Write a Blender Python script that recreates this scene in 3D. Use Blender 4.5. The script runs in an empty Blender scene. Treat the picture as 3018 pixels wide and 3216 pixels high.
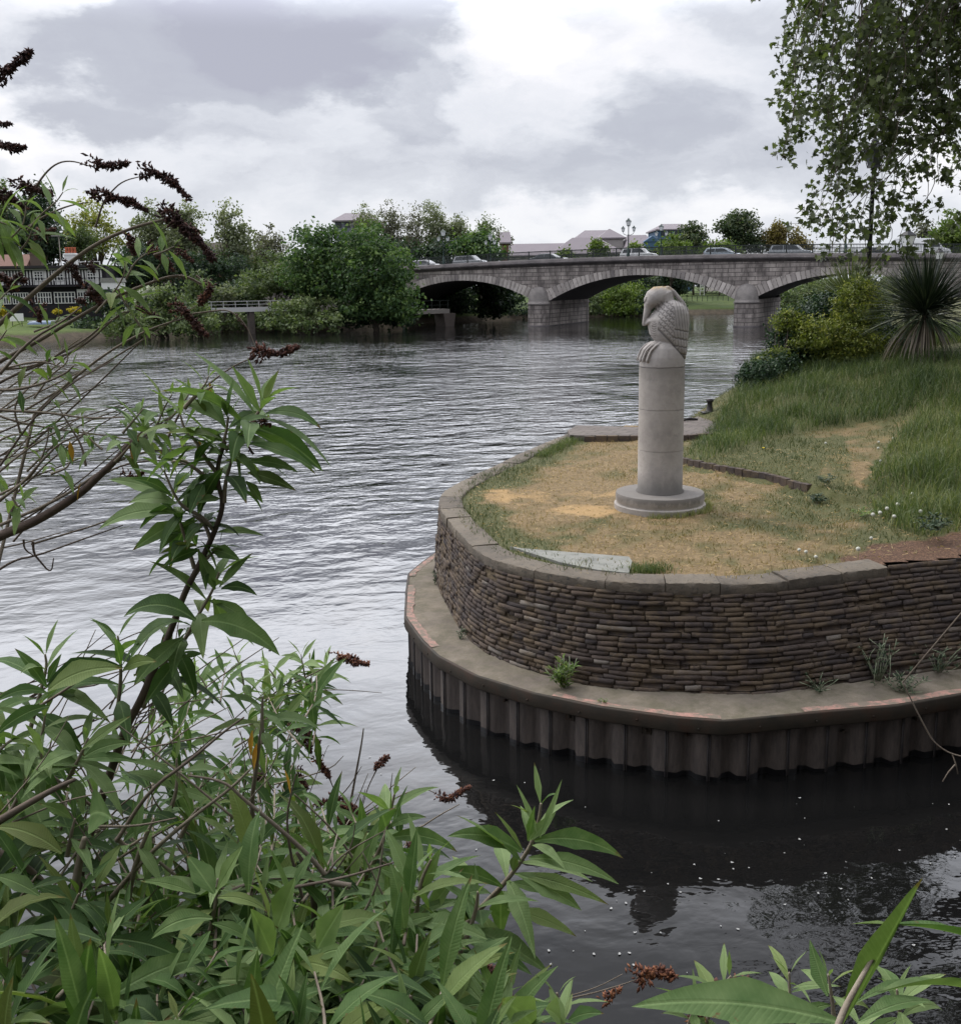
import bpy, math, random
import numpy as np
from mathutils import Vector, Matrix, geometry
R = math.radians
random.seed(7); rng = np.random.default_rng(7)
sc = bpy.context.scene; col = sc.collection

# ------------------------------------------------------------------ camera
F, CX, CY, PIT, ROL, CAMZ = 3200.0, 1509.0, 1500.0, R(10.65), R(0.9), 5.0
fw = np.array([0, math.cos(PIT), -math.sin(PIT)])
r0 = np.array([1.0, 0, 0]); u0 = np.array([0, math.sin(PIT), math.cos(PIT)])
rt = math.cos(ROL)*r0 - math.sin(ROL)*u0; up = math.cos(ROL)*u0 + math.sin(ROL)*r0
def ray(x, y): return fw + (x-CX)/F*rt + (CY-y)/F*up
def onz(x, y, z):
    d = ray(x, y); t = (z-CAMZ)/d[2]; return np.array([d[0]*t, d[1]*t, z])
def at(x, y, Y):
    d = ray(x, y); t = Y/d[1]; return np.array([d[0]*t, Y, CAMZ+d[2]*t])
cd = bpy.data.cameras.new('camera'); cam = bpy.data.objects.new('camera', cd); col.objects.link(cam)
cd.sensor_fit = 'HORIZONTAL'; cd.sensor_width = 36; cd.lens = F/3018*36; cd.shift_y = -(1608-CY)/3018
cd.clip_start = .05; cd.clip_end = 3000
cam.matrix_world = Matrix(((rt[0], up[0], -fw[0], 0), (rt[1], up[1], -fw[1], 0), (rt[2], up[2], -fw[2], CAMZ), (0, 0, 0, 1)))
sc.camera = cam

# ------------------------------------------------------------------ helpers
def tag(o, label=None, cat=None, group=None, kind=None):
    if label: o['label'] = label
    if cat: o['category'] = cat
    if group: o['group'] = group
    if kind: o['kind'] = kind
    return o
def empty(name, loc=(0, 0, 0), rz=0, label=None, cat=None, group=None):
    o = bpy.data.objects.new(name, None); col.objects.link(o); o.location = loc; o.rotation_euler = (0, 0, rz)
    o.empty_display_size = .3
    return tag(o, label, cat, group)
def link(name, me, mat, parent=None):
    o = bpy.data.objects.new(name, me); col.objects.link(o)
    if mat: me.materials.append(mat)
    if parent: o.parent = parent
    return o
def npmesh(name, V, Fa, mat, parent=None, rnd=None, st=None, smooth=False, extra=None):
    """V (n,3) ; Fa (m,k) uniform polygons"""
    me = bpy.data.meshes.new(name); V = np.asarray(V, dtype=np.float32); Fa = np.asarray(Fa, dtype=np.int32)
    m, k = Fa.shape
    me.vertices.add(len(V)); me.vertices.foreach_set('co', V.ravel())
    me.loops.add(m*k); me.loops.foreach_set('vertex_index', Fa.ravel())
    me.polygons.add(m); me.polygons.foreach_set('loop_start', np.arange(0, m*k, k, dtype=np.int32))
    me.polygons.foreach_set('loop_total', np.full(m, k, dtype=np.int32))
    if smooth: me.polygons.foreach_set('use_smooth', np.ones(m, dtype=bool))
    me.update(calc_edges=True)
    if rnd is not None:
        a = me.attributes.new('rnd', 'FLOAT', 'POINT'); a.data.foreach_set('value', np.asarray(rnd, dtype=np.float32))
    if st is not None:
        a = me.attributes.new('st', 'FLOAT_VECTOR', 'POINT'); a.data.foreach_set('vector', np.asarray(st, dtype=np.float32).ravel())
    for kx, vv in (extra or {}).items():
        a = me.attributes.new(kx, 'FLOAT', 'POINT'); a.data.foreach_set('value', np.asarray(vv, dtype=np.float32))
    return link(name, me, mat, parent)
class MB:
    def __init__(s): s.v = []; s.f = []; s.M = Matrix.Identity(4); s.r = []; s.sm = []
    def add(s, vs, fs, rnd=0.5, smooth=False):
        b = len(s.v); M = s.M
        for p in vs: s.v.append(tuple(M @ Vector(p))); s.r.append(rnd)
        for f in fs: s.f.append([b+i for i in f]); s.sm.append(smooth)
    def box(s, x0, x1, y0, y1, z0, z1, rnd=.5):
        s.add([(x0,y0,z0),(x1,y0,z0),(x1,y1,z0),(x0,y1,z0),(x0,y0,z1),(x1,y0,z1),(x1,y1,z1),(x0,y1,z1)],
              [(0,3,2,1),(4,5,6,7),(0,1,5,4),(1,2,6,5),(2,3,7,6),(3,0,4,7)], rnd)
    def frus(s, c, a0, b0, a1, b1, z0, z1, rnd=.5):   # tapered box
        x, y = c
        s.add([(x-a0,y-b0,z0),(x+a0,y-b0,z0),(x+a0,y+b0,z0),(x-a0,y+b0,z0),(x-a1,y-b1,z1),(x+a1,y-b1,z1),(x+a1,y+b1,z1),(x-a1,y+b1,z1)],
              [(0,3,2,1),(4,5,6,7),(0,1,5,4),(1,2,6,5),(2,3,7,6),(3,0,4,7)], rnd)
    def lathe(s, prof, n=24, c=(0, 0), rnd=.5, smooth=True, a0=0, a1=2*math.pi):
        vs = []; fs = []; full = abs(a1-a0-2*math.pi) < 1e-6; m = n if full else n+1
        for (r_, z) in prof:
            for i in range(m):
                a = a0+(a1-a0)*i/n; vs.append((c[0]+r_*math.cos(a), c[1]+r_*math.sin(a), z))
        for j in range(len(prof)-1):
            for i in range(n):
                i2 = (i+1) % m if full else i+1
                fs.append((j*m+i, j*m+i2, (j+1)*m+i2, (j+1)*m+i))
        s.add(vs, fs, rnd, smooth)
    def tube(s, pts, rad, n=6, rnd=.5, smooth=True, cap=True):
        pts = [Vector(p) for p in pts]; k = len(pts)
        if not hasattr(rad, '__len__'): rad = [rad]*k
        vs = []; fs = []; prev = None
        for i, p in enumerate(pts):
            t = (pts[min(i+1, k-1)]-pts[max(i-1, 0)])
            if t.length < 1e-9: t = Vector((0, 0, 1))
            t.normalize()
            if prev is None: prev = t.orthogonal()
            a = prev-t*prev.dot(t)
            if a.length < 1e-6: a = t.orthogonal()
            a.normalize(); prev = a; b = t.cross(a)
            for j in range(n):
                q = 2*math.pi*j/n; vs.append(p+(a*math.cos(q)+b*math.sin(q))*rad[i])
        for i in range(k-1):
            for j in range(n):
                j2 = (j+1) % n; fs.append((i*n+j, i*n+j2, (i+1)*n+j2, (i+1)*n+j))
        if cap: fs.append(tuple(range(n))[::-1]); fs.append(tuple((k-1)*n+j for j in range(n)))
        s.add(vs, fs, rnd, smooth)
    def prism(s, poly, y0, y1, rnd=.5):     # poly in xz
        n = len(poly)
        s.add([(x, y0, z) for x, z in poly]+[(x, y1, z) for x, z in poly],
              [tuple(range(n)), tuple(range(2*n-1, n-1, -1))]+[(i, i+n, (i+1) % n+n, (i+1) % n) for i in range(n)], rnd)
    def build(s, name, mat, parent=None):
        me = bpy.data.meshes.new(name); me.from_pydata(s.v, [], s.f)
        me.polygons.foreach_set('use_smooth', s.sm)
        a = me.attributes.new('rnd', 'FLOAT', 'POINT'); a.data.foreach_set('value', s.r)
        me.update(); return link(name, me, mat, parent)
def kids(o): return [c for c in bpy.data.objects if c.parent == o]
def copy_tree(o, parent=None, loc=None, rz=None, label=None):
    c = o.copy(); col.objects.link(c); c.parent = parent
    if loc is not None: c.location = loc
    if rz is not None: c.rotation_euler = (0, 0, rz)
    if label: c['label'] = label
    for ch in kids(o): copy_tree(ch, c)
    return c
def sm01(a, b, x):
    t = np.clip((np.asarray(x, dtype=float)-a)/(b-a), 0, 1); return t*t*(3-2*t)
def vnoise(x, y, s, seed=0):      # smooth value noise, numpy
    x = np.asarray(x)/s; y = np.asarray(y)/s; xi = np.floor(x).astype(int); yi = np.floor(y).astype(int)
    fx = x-xi; fy = y-yi; fx = fx*fx*(3-2*fx); fy = fy*fy*(3-2*fy)
    def h(a, b):
        n = (a*374761393+b*668265263+seed*1442695041) & 0xffffffff
        n = ((n ^ (n >> 13))*1274126177) & 0xffffffff
        return ((n ^ (n >> 16)) & 0xffff)/65535.0
    return (h(xi, yi)*(1-fx)+h(xi+1, yi)*fx)*(1-fy)+(h(xi, yi+1)*(1-fx)+h(xi+1, yi+1)*fx)*fy
def resample(pts, step):
    pts = np.asarray(pts, dtype=float); d = np.r_[0, np.cumsum(np.linalg.norm(np.diff(pts[:, :2], axis=0), axis=1))]
    n = max(2, int(round(d[-1]/step))+1); q = np.linspace(0, d[-1], n)
    return np.stack([np.interp(q, d, pts[:, i]) for i in range(pts.shape[1])], 1)
def smooth_path(pts, it=2):
    p = np.asarray(pts, dtype=float)
    for _ in range(it):
        q = [p[0]]
        for a, b in zip(p[:-1], p[1:]): q += [a*.75+b*.25, a*.25+b*.75]
        q.append(p[-1]); p = np.array(q)
    return p

# ------------------------------------------------------------------ materials
class NT:
    def __init__(s, t): s.t = t; s.n = t.nodes; s.l = t.links
    def node(s, typ, **k):
        n = s.n.new(typ); ins = k.pop('i', {})
        for a, b in k.items(): setattr(n, a, b)
        for a, b in ins.items(): s.set(n, a, b)
        return n
    def set(s, n, a, b):
        sk = n.inputs[a]
        if isinstance(b, bpy.types.Node): b = b.outputs[0]
        if isinstance(b, bpy.types.NodeSocket): s.l.new(b, sk)
        else:
            if hasattr(sk.default_value, '__len__') and not hasattr(b, '__len__'): b = (b, b, b)
            if hasattr(b, '__len__') and sk.type == 'RGBA' and len(b) == 3: b = (*b, 1)
            sk.default_value = b
    def m(s, op, a, b=None, c=None, clamp=False):
        n = s.node('ShaderNodeMath', operation=op, use_clamp=clamp); s.set(n, 0, a)
        if b is not None: s.set(n, 1, b)
        if c is not None: s.set(n, 2, c)
        return n.outputs[0]
    def vm(s, op, a, b=None, out=0):
        n = s.node('ShaderNodeVectorMath', operation=op); s.set(n, 0, a)
        if b is not None: s.set(n, 3 if op == 'SCALE' else 1, b)
        return n.outputs[out]
    def mix(s, f, a, b, mode='MIX'):
        n = s.node('ShaderNodeMix', data_type='RGBA', blend_type=mode)
        s.set(n, 0, f)
        for idx, val in ((6, a), (7, b)): s.set(n, idx, val)
        return n.outputs[2]
    def ramp(s, f, stops, interp='LINEAR'):
        n = s.node('ShaderNodeValToRGB'); s.set(n, 0, f); cr = n.color_ramp; cr.interpolation = interp
        while len(cr.elements) < len(stops): cr.elements.new(.5)
        for e, (p, c) in zip(cr.elements, stops): e.position = p; e.color = (*c, 1) if hasattr(c, '__len__') else (c, c, c, 1)
        return n.outputs[0]
    def noise(s, vec, scale, detail=4, rough=.55, dist=0, col=False):
        n = s.node('ShaderNodeTexNoise', i={'Scale': scale, 'Detail': detail, 'Roughness': rough, 'Distortion': dist})
        if vec is not None: s.set(n, 'Vector', vec)
        return n.outputs[1 if col else 0]
    def attr(s, name, out=2): return s.node('ShaderNodeAttribute', attribute_name=name).outputs[out]
    def coord(s, which='Object'): return s.node('ShaderNodeTexCoord').outputs[which]
    def scalev(s, v, sx, sy, sz):
        return s.vm('MULTIPLY', v, (sx, sy, sz))
    def bump(s, h, dist=.01, strength=1.0):
        return s.node('ShaderNodeBump', i={'Height': h, 'Distance': dist, 'Strength': strength}).outputs[0]
def mat(name, color, rough=.8, bump=None, spec=.3, metal=0, **k):
    m = bpy.data.materials.new(name); m.use_nodes = True; t = NT(m.node_tree)
    p = m.node_tree.nodes['Principled BSDF']
    c = color(t) if callable(color) else color
    t.set(p, 'Base Color', c); t.set(p, 'Roughness', rough(t) if callable(rough) else rough); t.set(p, 'Metallic', metal); t.set(p, 'Specular IOR Level', spec)
    if bump: t.set(p, 'Normal', bump(t))
    for a, b in k.items(): t.set(p, a.replace('_', ' '), b)
    return m
def varied(c1, c2, scale=3, c3=None, detail=5):
    def f(t):
        n = t.noise(t.coord(), scale, detail)
        st = [(.3, c1), (.7, c2)] if c3 is None else [(.25, c1), (.5, c2), (.75, c3)]
        return t.ramp(n, st)
    return f
def nb(scale, dist, detail=6):
    return lambda t: t.bump(t.noise(t.coord(), scale, detail, .65), dist)
def leafmat(name, dark, mid, light, trans=.25, rough=.55, veins=False, spec=.35):
    m = bpy.data.materials.new(name); m.use_nodes = True; t = NT(m.node_tree); n = m.node_tree.nodes
    p = n['Principled BSDF']; r = t.attr('rnd')
    nz = t.noise(t.coord(), 1.3 if not veins else 25, 3)
    rr = t.m('ADD', r, t.m('MULTIPLY', t.m('SUBTRACT', nz, .5), .5))
    c = t.ramp(rr, [(0.05, dark), (.5, mid), (.95, light)])
    if veins:
        st = t.attr('st', 1); sp = t.node('ShaderNodeSeparateXYZ', i={0: st})
        au = t.m('ABSOLUTE', sp.outputs[0]); v = t.m('SUBTRACT', sp.outputs[1], t.m('MULTIPLY', au, .07))
        w = t.m('SINE', t.m('MULTIPLY', v, 95)); w2 = t.m('POWER', t.m('ABSOLUTE', w), 5)
        rib = t.m('SMOOTH_MAX', 0, t.m('SUBTRACT', 1, t.m('MULTIPLY', au, 9)), .05)
        c = t.mix(t.m('MULTIPLY', rib, .35, clamp=True), c, tuple(min(1, x*1.5+.03) for x in light))
        c = t.mix(t.m('MULTIPLY', t.m('SUBTRACT', 1, w2), .06), c, tuple(x*.6 for x in dark))
        # browned tips and chewed looking blotches on some leaves
        nzb = t.noise(t.coord(), 34, 5, .7); sel = t.m('FRACT', t.m('MULTIPLY', sp.outputs[2], 3.7))
        tipb = t.m('MULTIPLY', t.node('ShaderNodeMapRange', i={0: t.m('ADD', sp.outputs[1], t.m('MULTIPLY', t.m('SUBTRACT', nzb, .5), .25)), 1: .90, 2: .96}).outputs[0], t.m('GREATER_THAN', sel, .55))
        blot = t.m('MULTIPLY', t.node('ShaderNodeMapRange', i={0: t.m('ADD', nzb, t.m('MULTIPLY', au, .10)), 1: .70, 2: .74}).outputs[0], t.m('LESS_THAN', sel, .5))
        c = t.mix(t.m('MULTIPLY', t.m('MAXIMUM', tipb, blot), .85), c, (.13, .075, .03))
        c = t.mix(t.m('MULTIPLY', t.node('ShaderNodeMapRange', i={0: sel, 1: .80, 2: 1.0}).outputs[0], .45), c, (.20, .22, .05))
        t.set(p, 'Normal', t.bump(t.m('ADD', t.m('MULTIPLY', t.m('MULTIPLY', w2, t.noise(t.coord(), 60, 2)), -.5), t.m('MULTIPLY', rib, -.9)), .0011))
    t.set(p, 'Base Color', c); t.set(p, 'Roughness', rough); t.set(p, 'Specular IOR Level', spec)
    tr = t.node('ShaderNodeBsdfTranslucent'); t.set(tr, 0, t.mix(1.0, c, (1.1, 1.25, .6), 'MULTIPLY'))
    mx = t.node('ShaderNodeMixShader'); t.set(mx, 0, trans); t.l.new(p.outputs[0], mx.inputs[1]); t.l.new(tr.outputs[0], mx.inputs[2])
    t.l.new(mx.outputs[0], n['Material Output'].inputs[0]); return m
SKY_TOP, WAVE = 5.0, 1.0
# ------------------------------------------------------------------ render / world / sun
sc.view_settings.view_transform = 'Standard'; sc.view_settings.look = 'None'; sc.view_settings.exposure = .30; sc.view_settings.gamma = 1
sc.render.engine = 'CYCLES'
SUN_AZ, SUN_EL = R(-48), R(50)     # azimuth from +Y towards +X
w = bpy.data.worlds.new('World'); sc.world = w; w.use_nodes = True; t = NT(w.node_tree); wn = w.node_tree.nodes
bg = wn['Background']
sky = t.node('ShaderNodeTexSky', sky_type='NISHITA', sun_disc=False, sun_elevation=SUN_EL, sun_rotation=SUN_AZ, air_density=1.2, dust_density=3)
gen = t.coord('Generated'); nrm = t.vm('NORMALIZE', gen); sx = t.node('ShaderNodeSeparateXYZ', i={0: nrm})
az = t.m('ARCTAN2', sx.outputs[0], sx.outputs[1]); el = t.m('ARCSINE', sx.outputs[2])
# clouds are drawn on the dome by compass direction and elevation, with ragged noise edges
flat = t.node('ShaderNodeCombineXYZ', i={0: az, 1: t.m('MULTIPLY', el, 2.0), 2: 0})
wob = t.noise(flat, 5.5, 7, .58, col=True)
wob2 = t.vm('SCALE', t.vm('SUBTRACT', wob, (.5, .5, .5)), .30)
fl2 = t.vm('ADD', flat, wob2)
def blob(acc, px, py, rx, ry, wgt, hard=.5):
    d = ray(px/.6183, py/.6183); d = d/np.linalg.norm(d)
    a = math.atan2(d[0], d[1]); e = math.asin(d[2])*2
    v = t.vm('SUBTRACT', fl2, (a, e, 0)); v = t.scalev(v, 1979/rx, 1979/2/ry, 1)
    l = t.vm('LENGTH', v, out=1)
    g = t.node('ShaderNodeMapRange', interpolation_type='SMOOTHSTEP', i={0: l, 1: 1+hard, 2: 1-hard, 3: 0, 4: wgt})
    return t.m('ADD', acc, g.outputs[0])
acc = t.m('MULTIPLY', t.m('SUBTRACT', t.noise(fl2, 3.2, 8, .6), .5), .55)
acc = t.m('ADD', acc, t.m('MULTIPLY', t.m('SUBTRACT', t.noise(fl2, 11, 7, .62), .5), .34))
for b in [(420, 95, 330, 95, .42, .22), (640, 50, 250, 110, .26, .22), (790, 215, 110, 60, .20, .3), (230, 235, 90, 50, .12, .3), (1290, 205, 150, 70, .24, .35), (1250, 330, 480, 60, .12, .6),
          (330, 250, 190, 45, .14, .5), (90, 260, 30, 40, .10, .5), (1700, 130, 200, 120, .10, .6), (1500, -10, 150, 40, .16, .5), (900, 350, 700, 70, .10, .6),
          (50, 270, 95, 90, -.34, .5), (985, 50, 110, 80, -.22, .4), (740, 120, 60, 25, -.16, .5), (1150, 100, 230, 70, -.18, .6), (1150, 430, 380, 32, -.28, .5),
          (560, 170, 140, 35, -.12, .6), (1840, 300, 70, 60, -.34, .6), (520, 440, 90, 60, -.2, .6), (330, 330, 160, 25, -.1, .6)]:
    acc = blob(acc, *b)
dn = t.m('ADD', acc, .42)
clc = t.ramp(dn, [(0.0, (.93, .92, .92)), (.22, (.80, .80, .84)), (.45, (.64, .66, .715)), (.68, (.45, .47, .535)), (1.0, (.38, .39, .465))])
low = t.node('ShaderNodeMapRange', interpolation_type='SMOOTHSTEP', i={0: el, 1: R(8), 2: R(0), 3: 0, 4: .5})
clc = t.mix(low.outputs[0], clc, (.62, .66, .71))
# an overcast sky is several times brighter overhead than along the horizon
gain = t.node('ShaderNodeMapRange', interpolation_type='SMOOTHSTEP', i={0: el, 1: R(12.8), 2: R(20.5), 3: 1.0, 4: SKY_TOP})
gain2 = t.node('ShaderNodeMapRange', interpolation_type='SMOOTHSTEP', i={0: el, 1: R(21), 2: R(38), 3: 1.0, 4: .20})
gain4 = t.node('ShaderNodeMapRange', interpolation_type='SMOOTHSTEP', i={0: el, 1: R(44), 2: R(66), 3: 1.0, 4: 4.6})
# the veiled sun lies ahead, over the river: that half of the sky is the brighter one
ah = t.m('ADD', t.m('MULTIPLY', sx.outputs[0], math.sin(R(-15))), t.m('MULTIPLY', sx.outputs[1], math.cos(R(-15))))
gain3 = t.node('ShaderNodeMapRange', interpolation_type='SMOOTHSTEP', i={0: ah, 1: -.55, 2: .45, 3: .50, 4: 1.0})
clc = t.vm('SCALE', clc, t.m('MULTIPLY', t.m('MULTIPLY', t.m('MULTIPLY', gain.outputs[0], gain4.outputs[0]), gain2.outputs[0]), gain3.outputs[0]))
veil = t.vm('SCALE', sky.outputs[0], .1)
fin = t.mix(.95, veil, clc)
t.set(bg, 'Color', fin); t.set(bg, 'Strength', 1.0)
sd = bpy.data.lights.new('sun', 'SUN'); so = bpy.data.objects.new('sun', sd); col.objects.link(so)
sd.energy = 1.5; sd.angle = R(18); sd.color = (1, .95, .86)
sv = Vector((math.sin(SUN_AZ)*math.cos(SUN_EL), math.cos(SUN_AZ)*math.cos(SUN_EL), math.sin(SUN_EL)))
so.rotation_euler = sv.to_track_quat('Z', 'Y').to_euler()

# ------------------------------------------------------------------ shared materials
def stone_col(t, base, dark, warm, sc1=2.0):
    co = t.coord(); a = t.noise(co, sc1, 6, .65); b = t.noise(co, sc1*14, 4, .7); c = t.ramp(a, [(.3, dark), (.52, base), (.75, warm)])
    return t.mix(t.m('MULTIPLY', b, .5), c, tuple(x*.55 for x in base))
M = {}
M['concrete'] = mat('weathered_concrete', lambda t: stone_col(t, (.25, .225, .19), (.15, .135, .12), (.30, .26, .21), 1.5), .9, nb(60, .006))
M['coping'] = mat('granite_coping', lambda t: t.mix(t.m('MULTIPLY', t.node('ShaderNodeMapRange', i={0: t.noise(t.coord(), 22, 3, .7), 1: .58, 2: .66}).outputs[0], .7), t.mix(t.attr('rnd'), stone_col(t, (.12, .10, .082), (.05, .044, .04), (.18, .145, .105), 3.5), (.20, .17, .13)), (.06, .06, .055)), .9, nb(35, .014))
M['pale_slab'] = mat('pale_concrete_slab', lambda t: stone_col(t, (.25, .25, .225), (.16, .16, .145), (.30, .29, .265), 5), .9, nb(50, .004))
M['statue'] = mat('carved_stone', lambda t: stone_col(t, (.33, .305, .295), (.22, .205, .205), (.40, .365, .345), 3.2), .9, nb(45, .004))
def brickm(t):
    r = t.attr('rnd'); co = t.coord()
    c = t.ramp(r, [(0, (.035, .029, .030)), (.3, (.068, .052, .046)), (.6, (.095, .069, .055)), (.85, (.14, .10, .07)), (1, (.25, .22, .19))])
    n = t.noise(co, 7, 5, .7); c = t.mix(t.m('MULTIPLY', n, .8), c, (.06, .05, .048))
    sm = t.node('ShaderNodeMapRange', i={0: t.noise(t.scalev(co, 1, 1, 1.6), 3.1, 7, .75), 1: .46, 2: .60}).outputs[0]; c = t.mix(t.m('MULTIPLY', sm, .7), c, (.135, .098, .06))
    l = t.node('ShaderNodeMapRange', i={0: t.noise(co, 2.3, 7, .8), 1: .64, 2: .70}).outputs[0]
    return t.mix(t.m('MULTIPLY', l, .4), c, (.26, .24, .21))
M['brick'] = mat('old_brown_brick', brickm, .92, nb(55, .012))
M['mortar'] = mat('crumbled_mortar', lambda t: t.ramp(t.noise(t.coord(), 2.2, 6, .7), [(.3, (.040, .034, .03)), (.5, (.095, .072, .048)), (.7, (.20, .15, .09))]), .95, nb(30, .02))
M['pile'] = mat('grimy_steel_piling', lambda t: t.mix(t.ramp(t.noise(t.scalev(t.coord(), 6, 6, 1.2), 3, 6, .7), [(.35, 0), (.75, 1)]), (.10, .082, .072), (.042, .036, .034)), .75, nb(40, .005))
M['capbeam'] = mat('olive_capping_beam', varied((.020, .018, .013), (.036, .028, .020), 5, (.050, .026, .016)), .7, nb(50, .003))
M['slime'] = mat('wet_algae_line', (.006, .006, .007), .35)
M['iron'] = mat('dark_iron', varied((.018, .016, .018), (.035, .03, .028), 20), .6, nb(60, .003))
M['blackpaint'] = mat('black_lamp_paint', (.012, .012, .016), .4)
M['greenpaint'] = mat('dark_green_paint', (.02, .04, .035), .45)
M['glass_l'] = mat('frosted_lantern_glass', (.72, .74, .76), .25)
M['bark'] = mat('bark', varied((.05, .04, .032), (.11, .09, .07), 6), .9, nb(25, .01))
M['stem'] = mat('woody_stem', lambda t: t.mix(t.attr('rnd'), varied((.06, .042, .036), (.13, .095, .075), 18)(t), varied((.20, .16, .12), (.30, .26, .20), 20)(t)), .8, nb(120, .0015))
M['stemgreen'] = mat('felted_green_stem', (.24, .27, .18), .8)
M['head'] = mat('dry_seed_head', lambda t: t.ramp(t.attr('rnd'), [(0, (.045, .028, .028)), (.5, (.075, .035, .03)), (.85, (.16, .065, .04)), (1, (.26, .11, .055))]), .85)
M['budleaf'] = leafmat('buddleia_leaf', (.018, .038, .014), (.068, .130, .036), (.21, .29, .12), .34, .62, True, .2)
M['yleaf'] = mat('withered_yellow_leaf', (.55, .30, .03), .6)
M['petal'] = mat('petal', (.32, .32, .31), .8)

def grime(zs, c0, stain=(.10, .095, .09)):
    def f(t):
        k = stone_col(t, (.41, .375, .345), (.26, .24, .225), (.49, .445, .405), 2.4); co = t.coord(); z = t.node('ShaderNodeSeparateXYZ', i={0: co}).outputs[2]
        n = t.noise(t.scalev(co, 3, 3, 1.3), 2.2, 6, .7)
        for za, zb, a in zs:
            g = t.node('ShaderNodeMapRange', interpolation_type='SMOOTHSTEP', i={0: t.m('ADD', z, t.m('MULTIPLY', t.m('SUBTRACT', n, .5), .28)), 1: za, 2: zb, 3: a, 4: 0}).outputs[0]
            k = t.mix(g, k, stain)
        sp_ = t.ramp(t.noise(co, 5, 5, .7), [(.6, 0), (.75, .5)]); return t.mix(sp_, k, (.17, .16, .15))
    return f
M['column'] = mat('weathered_column_stone', grime([(.27, .62, .8), (2.05, 1.75, .45)], 0), .92, nb(45, .004))
M['plinth'] = mat('weathered_plinth_stone', grime([(.20, .12, .75)], 0, (.13, .12, .11)), .92, nb(45, .006))
# ------------------------------------------------------------------ river
def waterm():
    m = bpy.data.materials.new('river_water'); m.use_nodes = True; t = NT(m.node_tree); p = m.node_tree.nodes['Principled BSDF']
    co = t.coord()
    t.set(p, 'Base Color', (.006, .006, .006)); t.set(p, 'IOR', 1.5); t.set(p, 'Roughness', .02); t.set(p, 'Specular IOR Level', .5)
    rot = t.node('ShaderNodeMapping', i={0: co}); rot.inputs[2].default_value = (0, 0, R(-12)); v = rot.outputs[0]
    sp = t.node('ShaderNodeSeparateXYZ', i={0: co})
    # the wind reaches the open river; the water in the lee of the banks stays calmer
    open_ = t.node('ShaderNodeMapRange', interpolation_type='SMOOTHSTEP', i={0: sp.outputs[1], 1: 10, 2: 45, 3: .15, 4: 1.35}).outputs[0]
    open_ = t.m('MULTIPLY', open_, t.node('ShaderNodeMapRange', interpolation_type='SMOOTHSTEP', i={0: sp.outputs[1], 1: 80, 2: 112, 3: 1, 4: .35}).outputs[0])
    gust = t.ramp(t.noise(t.scalev(v, .05, .03, 1), 1, 4, .6), [(.36, .35), (.62, 1.35)])
    a = t.noise(t.scalev(v, 1.5, 1.9, 1), 1.0, 3, .5, .3)
    b = t.noise(t.scalev(v, 3.6, 5.5, 1), 1.0, 3, .55, .3)
    c = t.noise(t.scalev(v, .42, .62, 1), 1.0, 2, .5)
    h = t.m('ADD', t.m('MULTIPLY', a, .085), t.m('ADD', t.m('MULTIPLY', b, .016), t.m('MULTIPLY', c, .145)))
    # lively eddies in front of the near bank on the right
    ed = t.node('ShaderNodeMapRange', interpolation_type='SMOOTHSTEP', i={0: t.vm('DISTANCE', co, (3.2, 5.2, 0), out=1), 1: 2.4, 2: .6, 3: 0, 4: .07}).outputs[0]
    h = t.m('MULTIPLY', h, t.m('ADD', t.m('MULTIPLY', open_, gust), ed))
    t.set(p, 'Normal', t.bump(h, WAVE)); return m
npmesh('river', [(-600, -60, 0), (900, -60, 0), (900, 900, 0), (-600, 900, 0)], [(0, 1, 2, 3)], waterm())['kind'] = 'structure'
npmesh('ground', [(-2500, -2500, -2.5), (2500, -2500, -2.5), (2500, 2500, -2.5), (-2500, 2500, -2.5)], [(0, 1, 2, 3)], mat('river_bed', (.03, .03, .02), 1))['kind'] = 'structure'

# ------------------------------------------------------------------ terrace outline (plan, read from the photograph, world metres)
ZT, ZL = 1.83, .68
TOP = [(1778,1363),(1658,1411),(1572,1454),(1471,1499),(1401,1537),(1378,1562),(1376,1587),(1406,1630),(1466,1705),(1524,1745),(1602,1775),(1783,1812),(1947,1829),(2194,1833),(2373,1831),(2559,1811),(2775,1783),(3018,1758)]
top = [onz(x, y, ZT) for x, y in TOP]
LED = [(1400,1705),(1371,1735),(1325,1768),(1285,1801),(1278,1854),(1274,1939),(1325,2010),(1376,2060),(1497,2123),(1678,2178),(1884,2221),(2116,2253),(2274,2265),(2559,2238),(2811,2217),(3018,2181)]
led = [onz(x, y, ZL) for x, y in LED]
for k_, P_ in (('top', top), ('led', led)): print(k_, [tuple(round(float(q), 2) for q in p) for p in P_])
d = top[-1]-top[-3]; d /= np.linalg.norm(d); top.append(top[-1]+d*1.5); top.append(top[-1]+np.array([.5, -1.2, 0])); top.append(top[-1]+np.array([.1, -7.5, 0]))
d = led[-1]-led[-3]; d /= np.linalg.norm(d); led.append(led[-1]+d*1.0); led.append(led[-1]+np.array([.45, -1.2, 0])); led.append(led[-1]+np.array([.1, -7.5, 0]))
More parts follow.
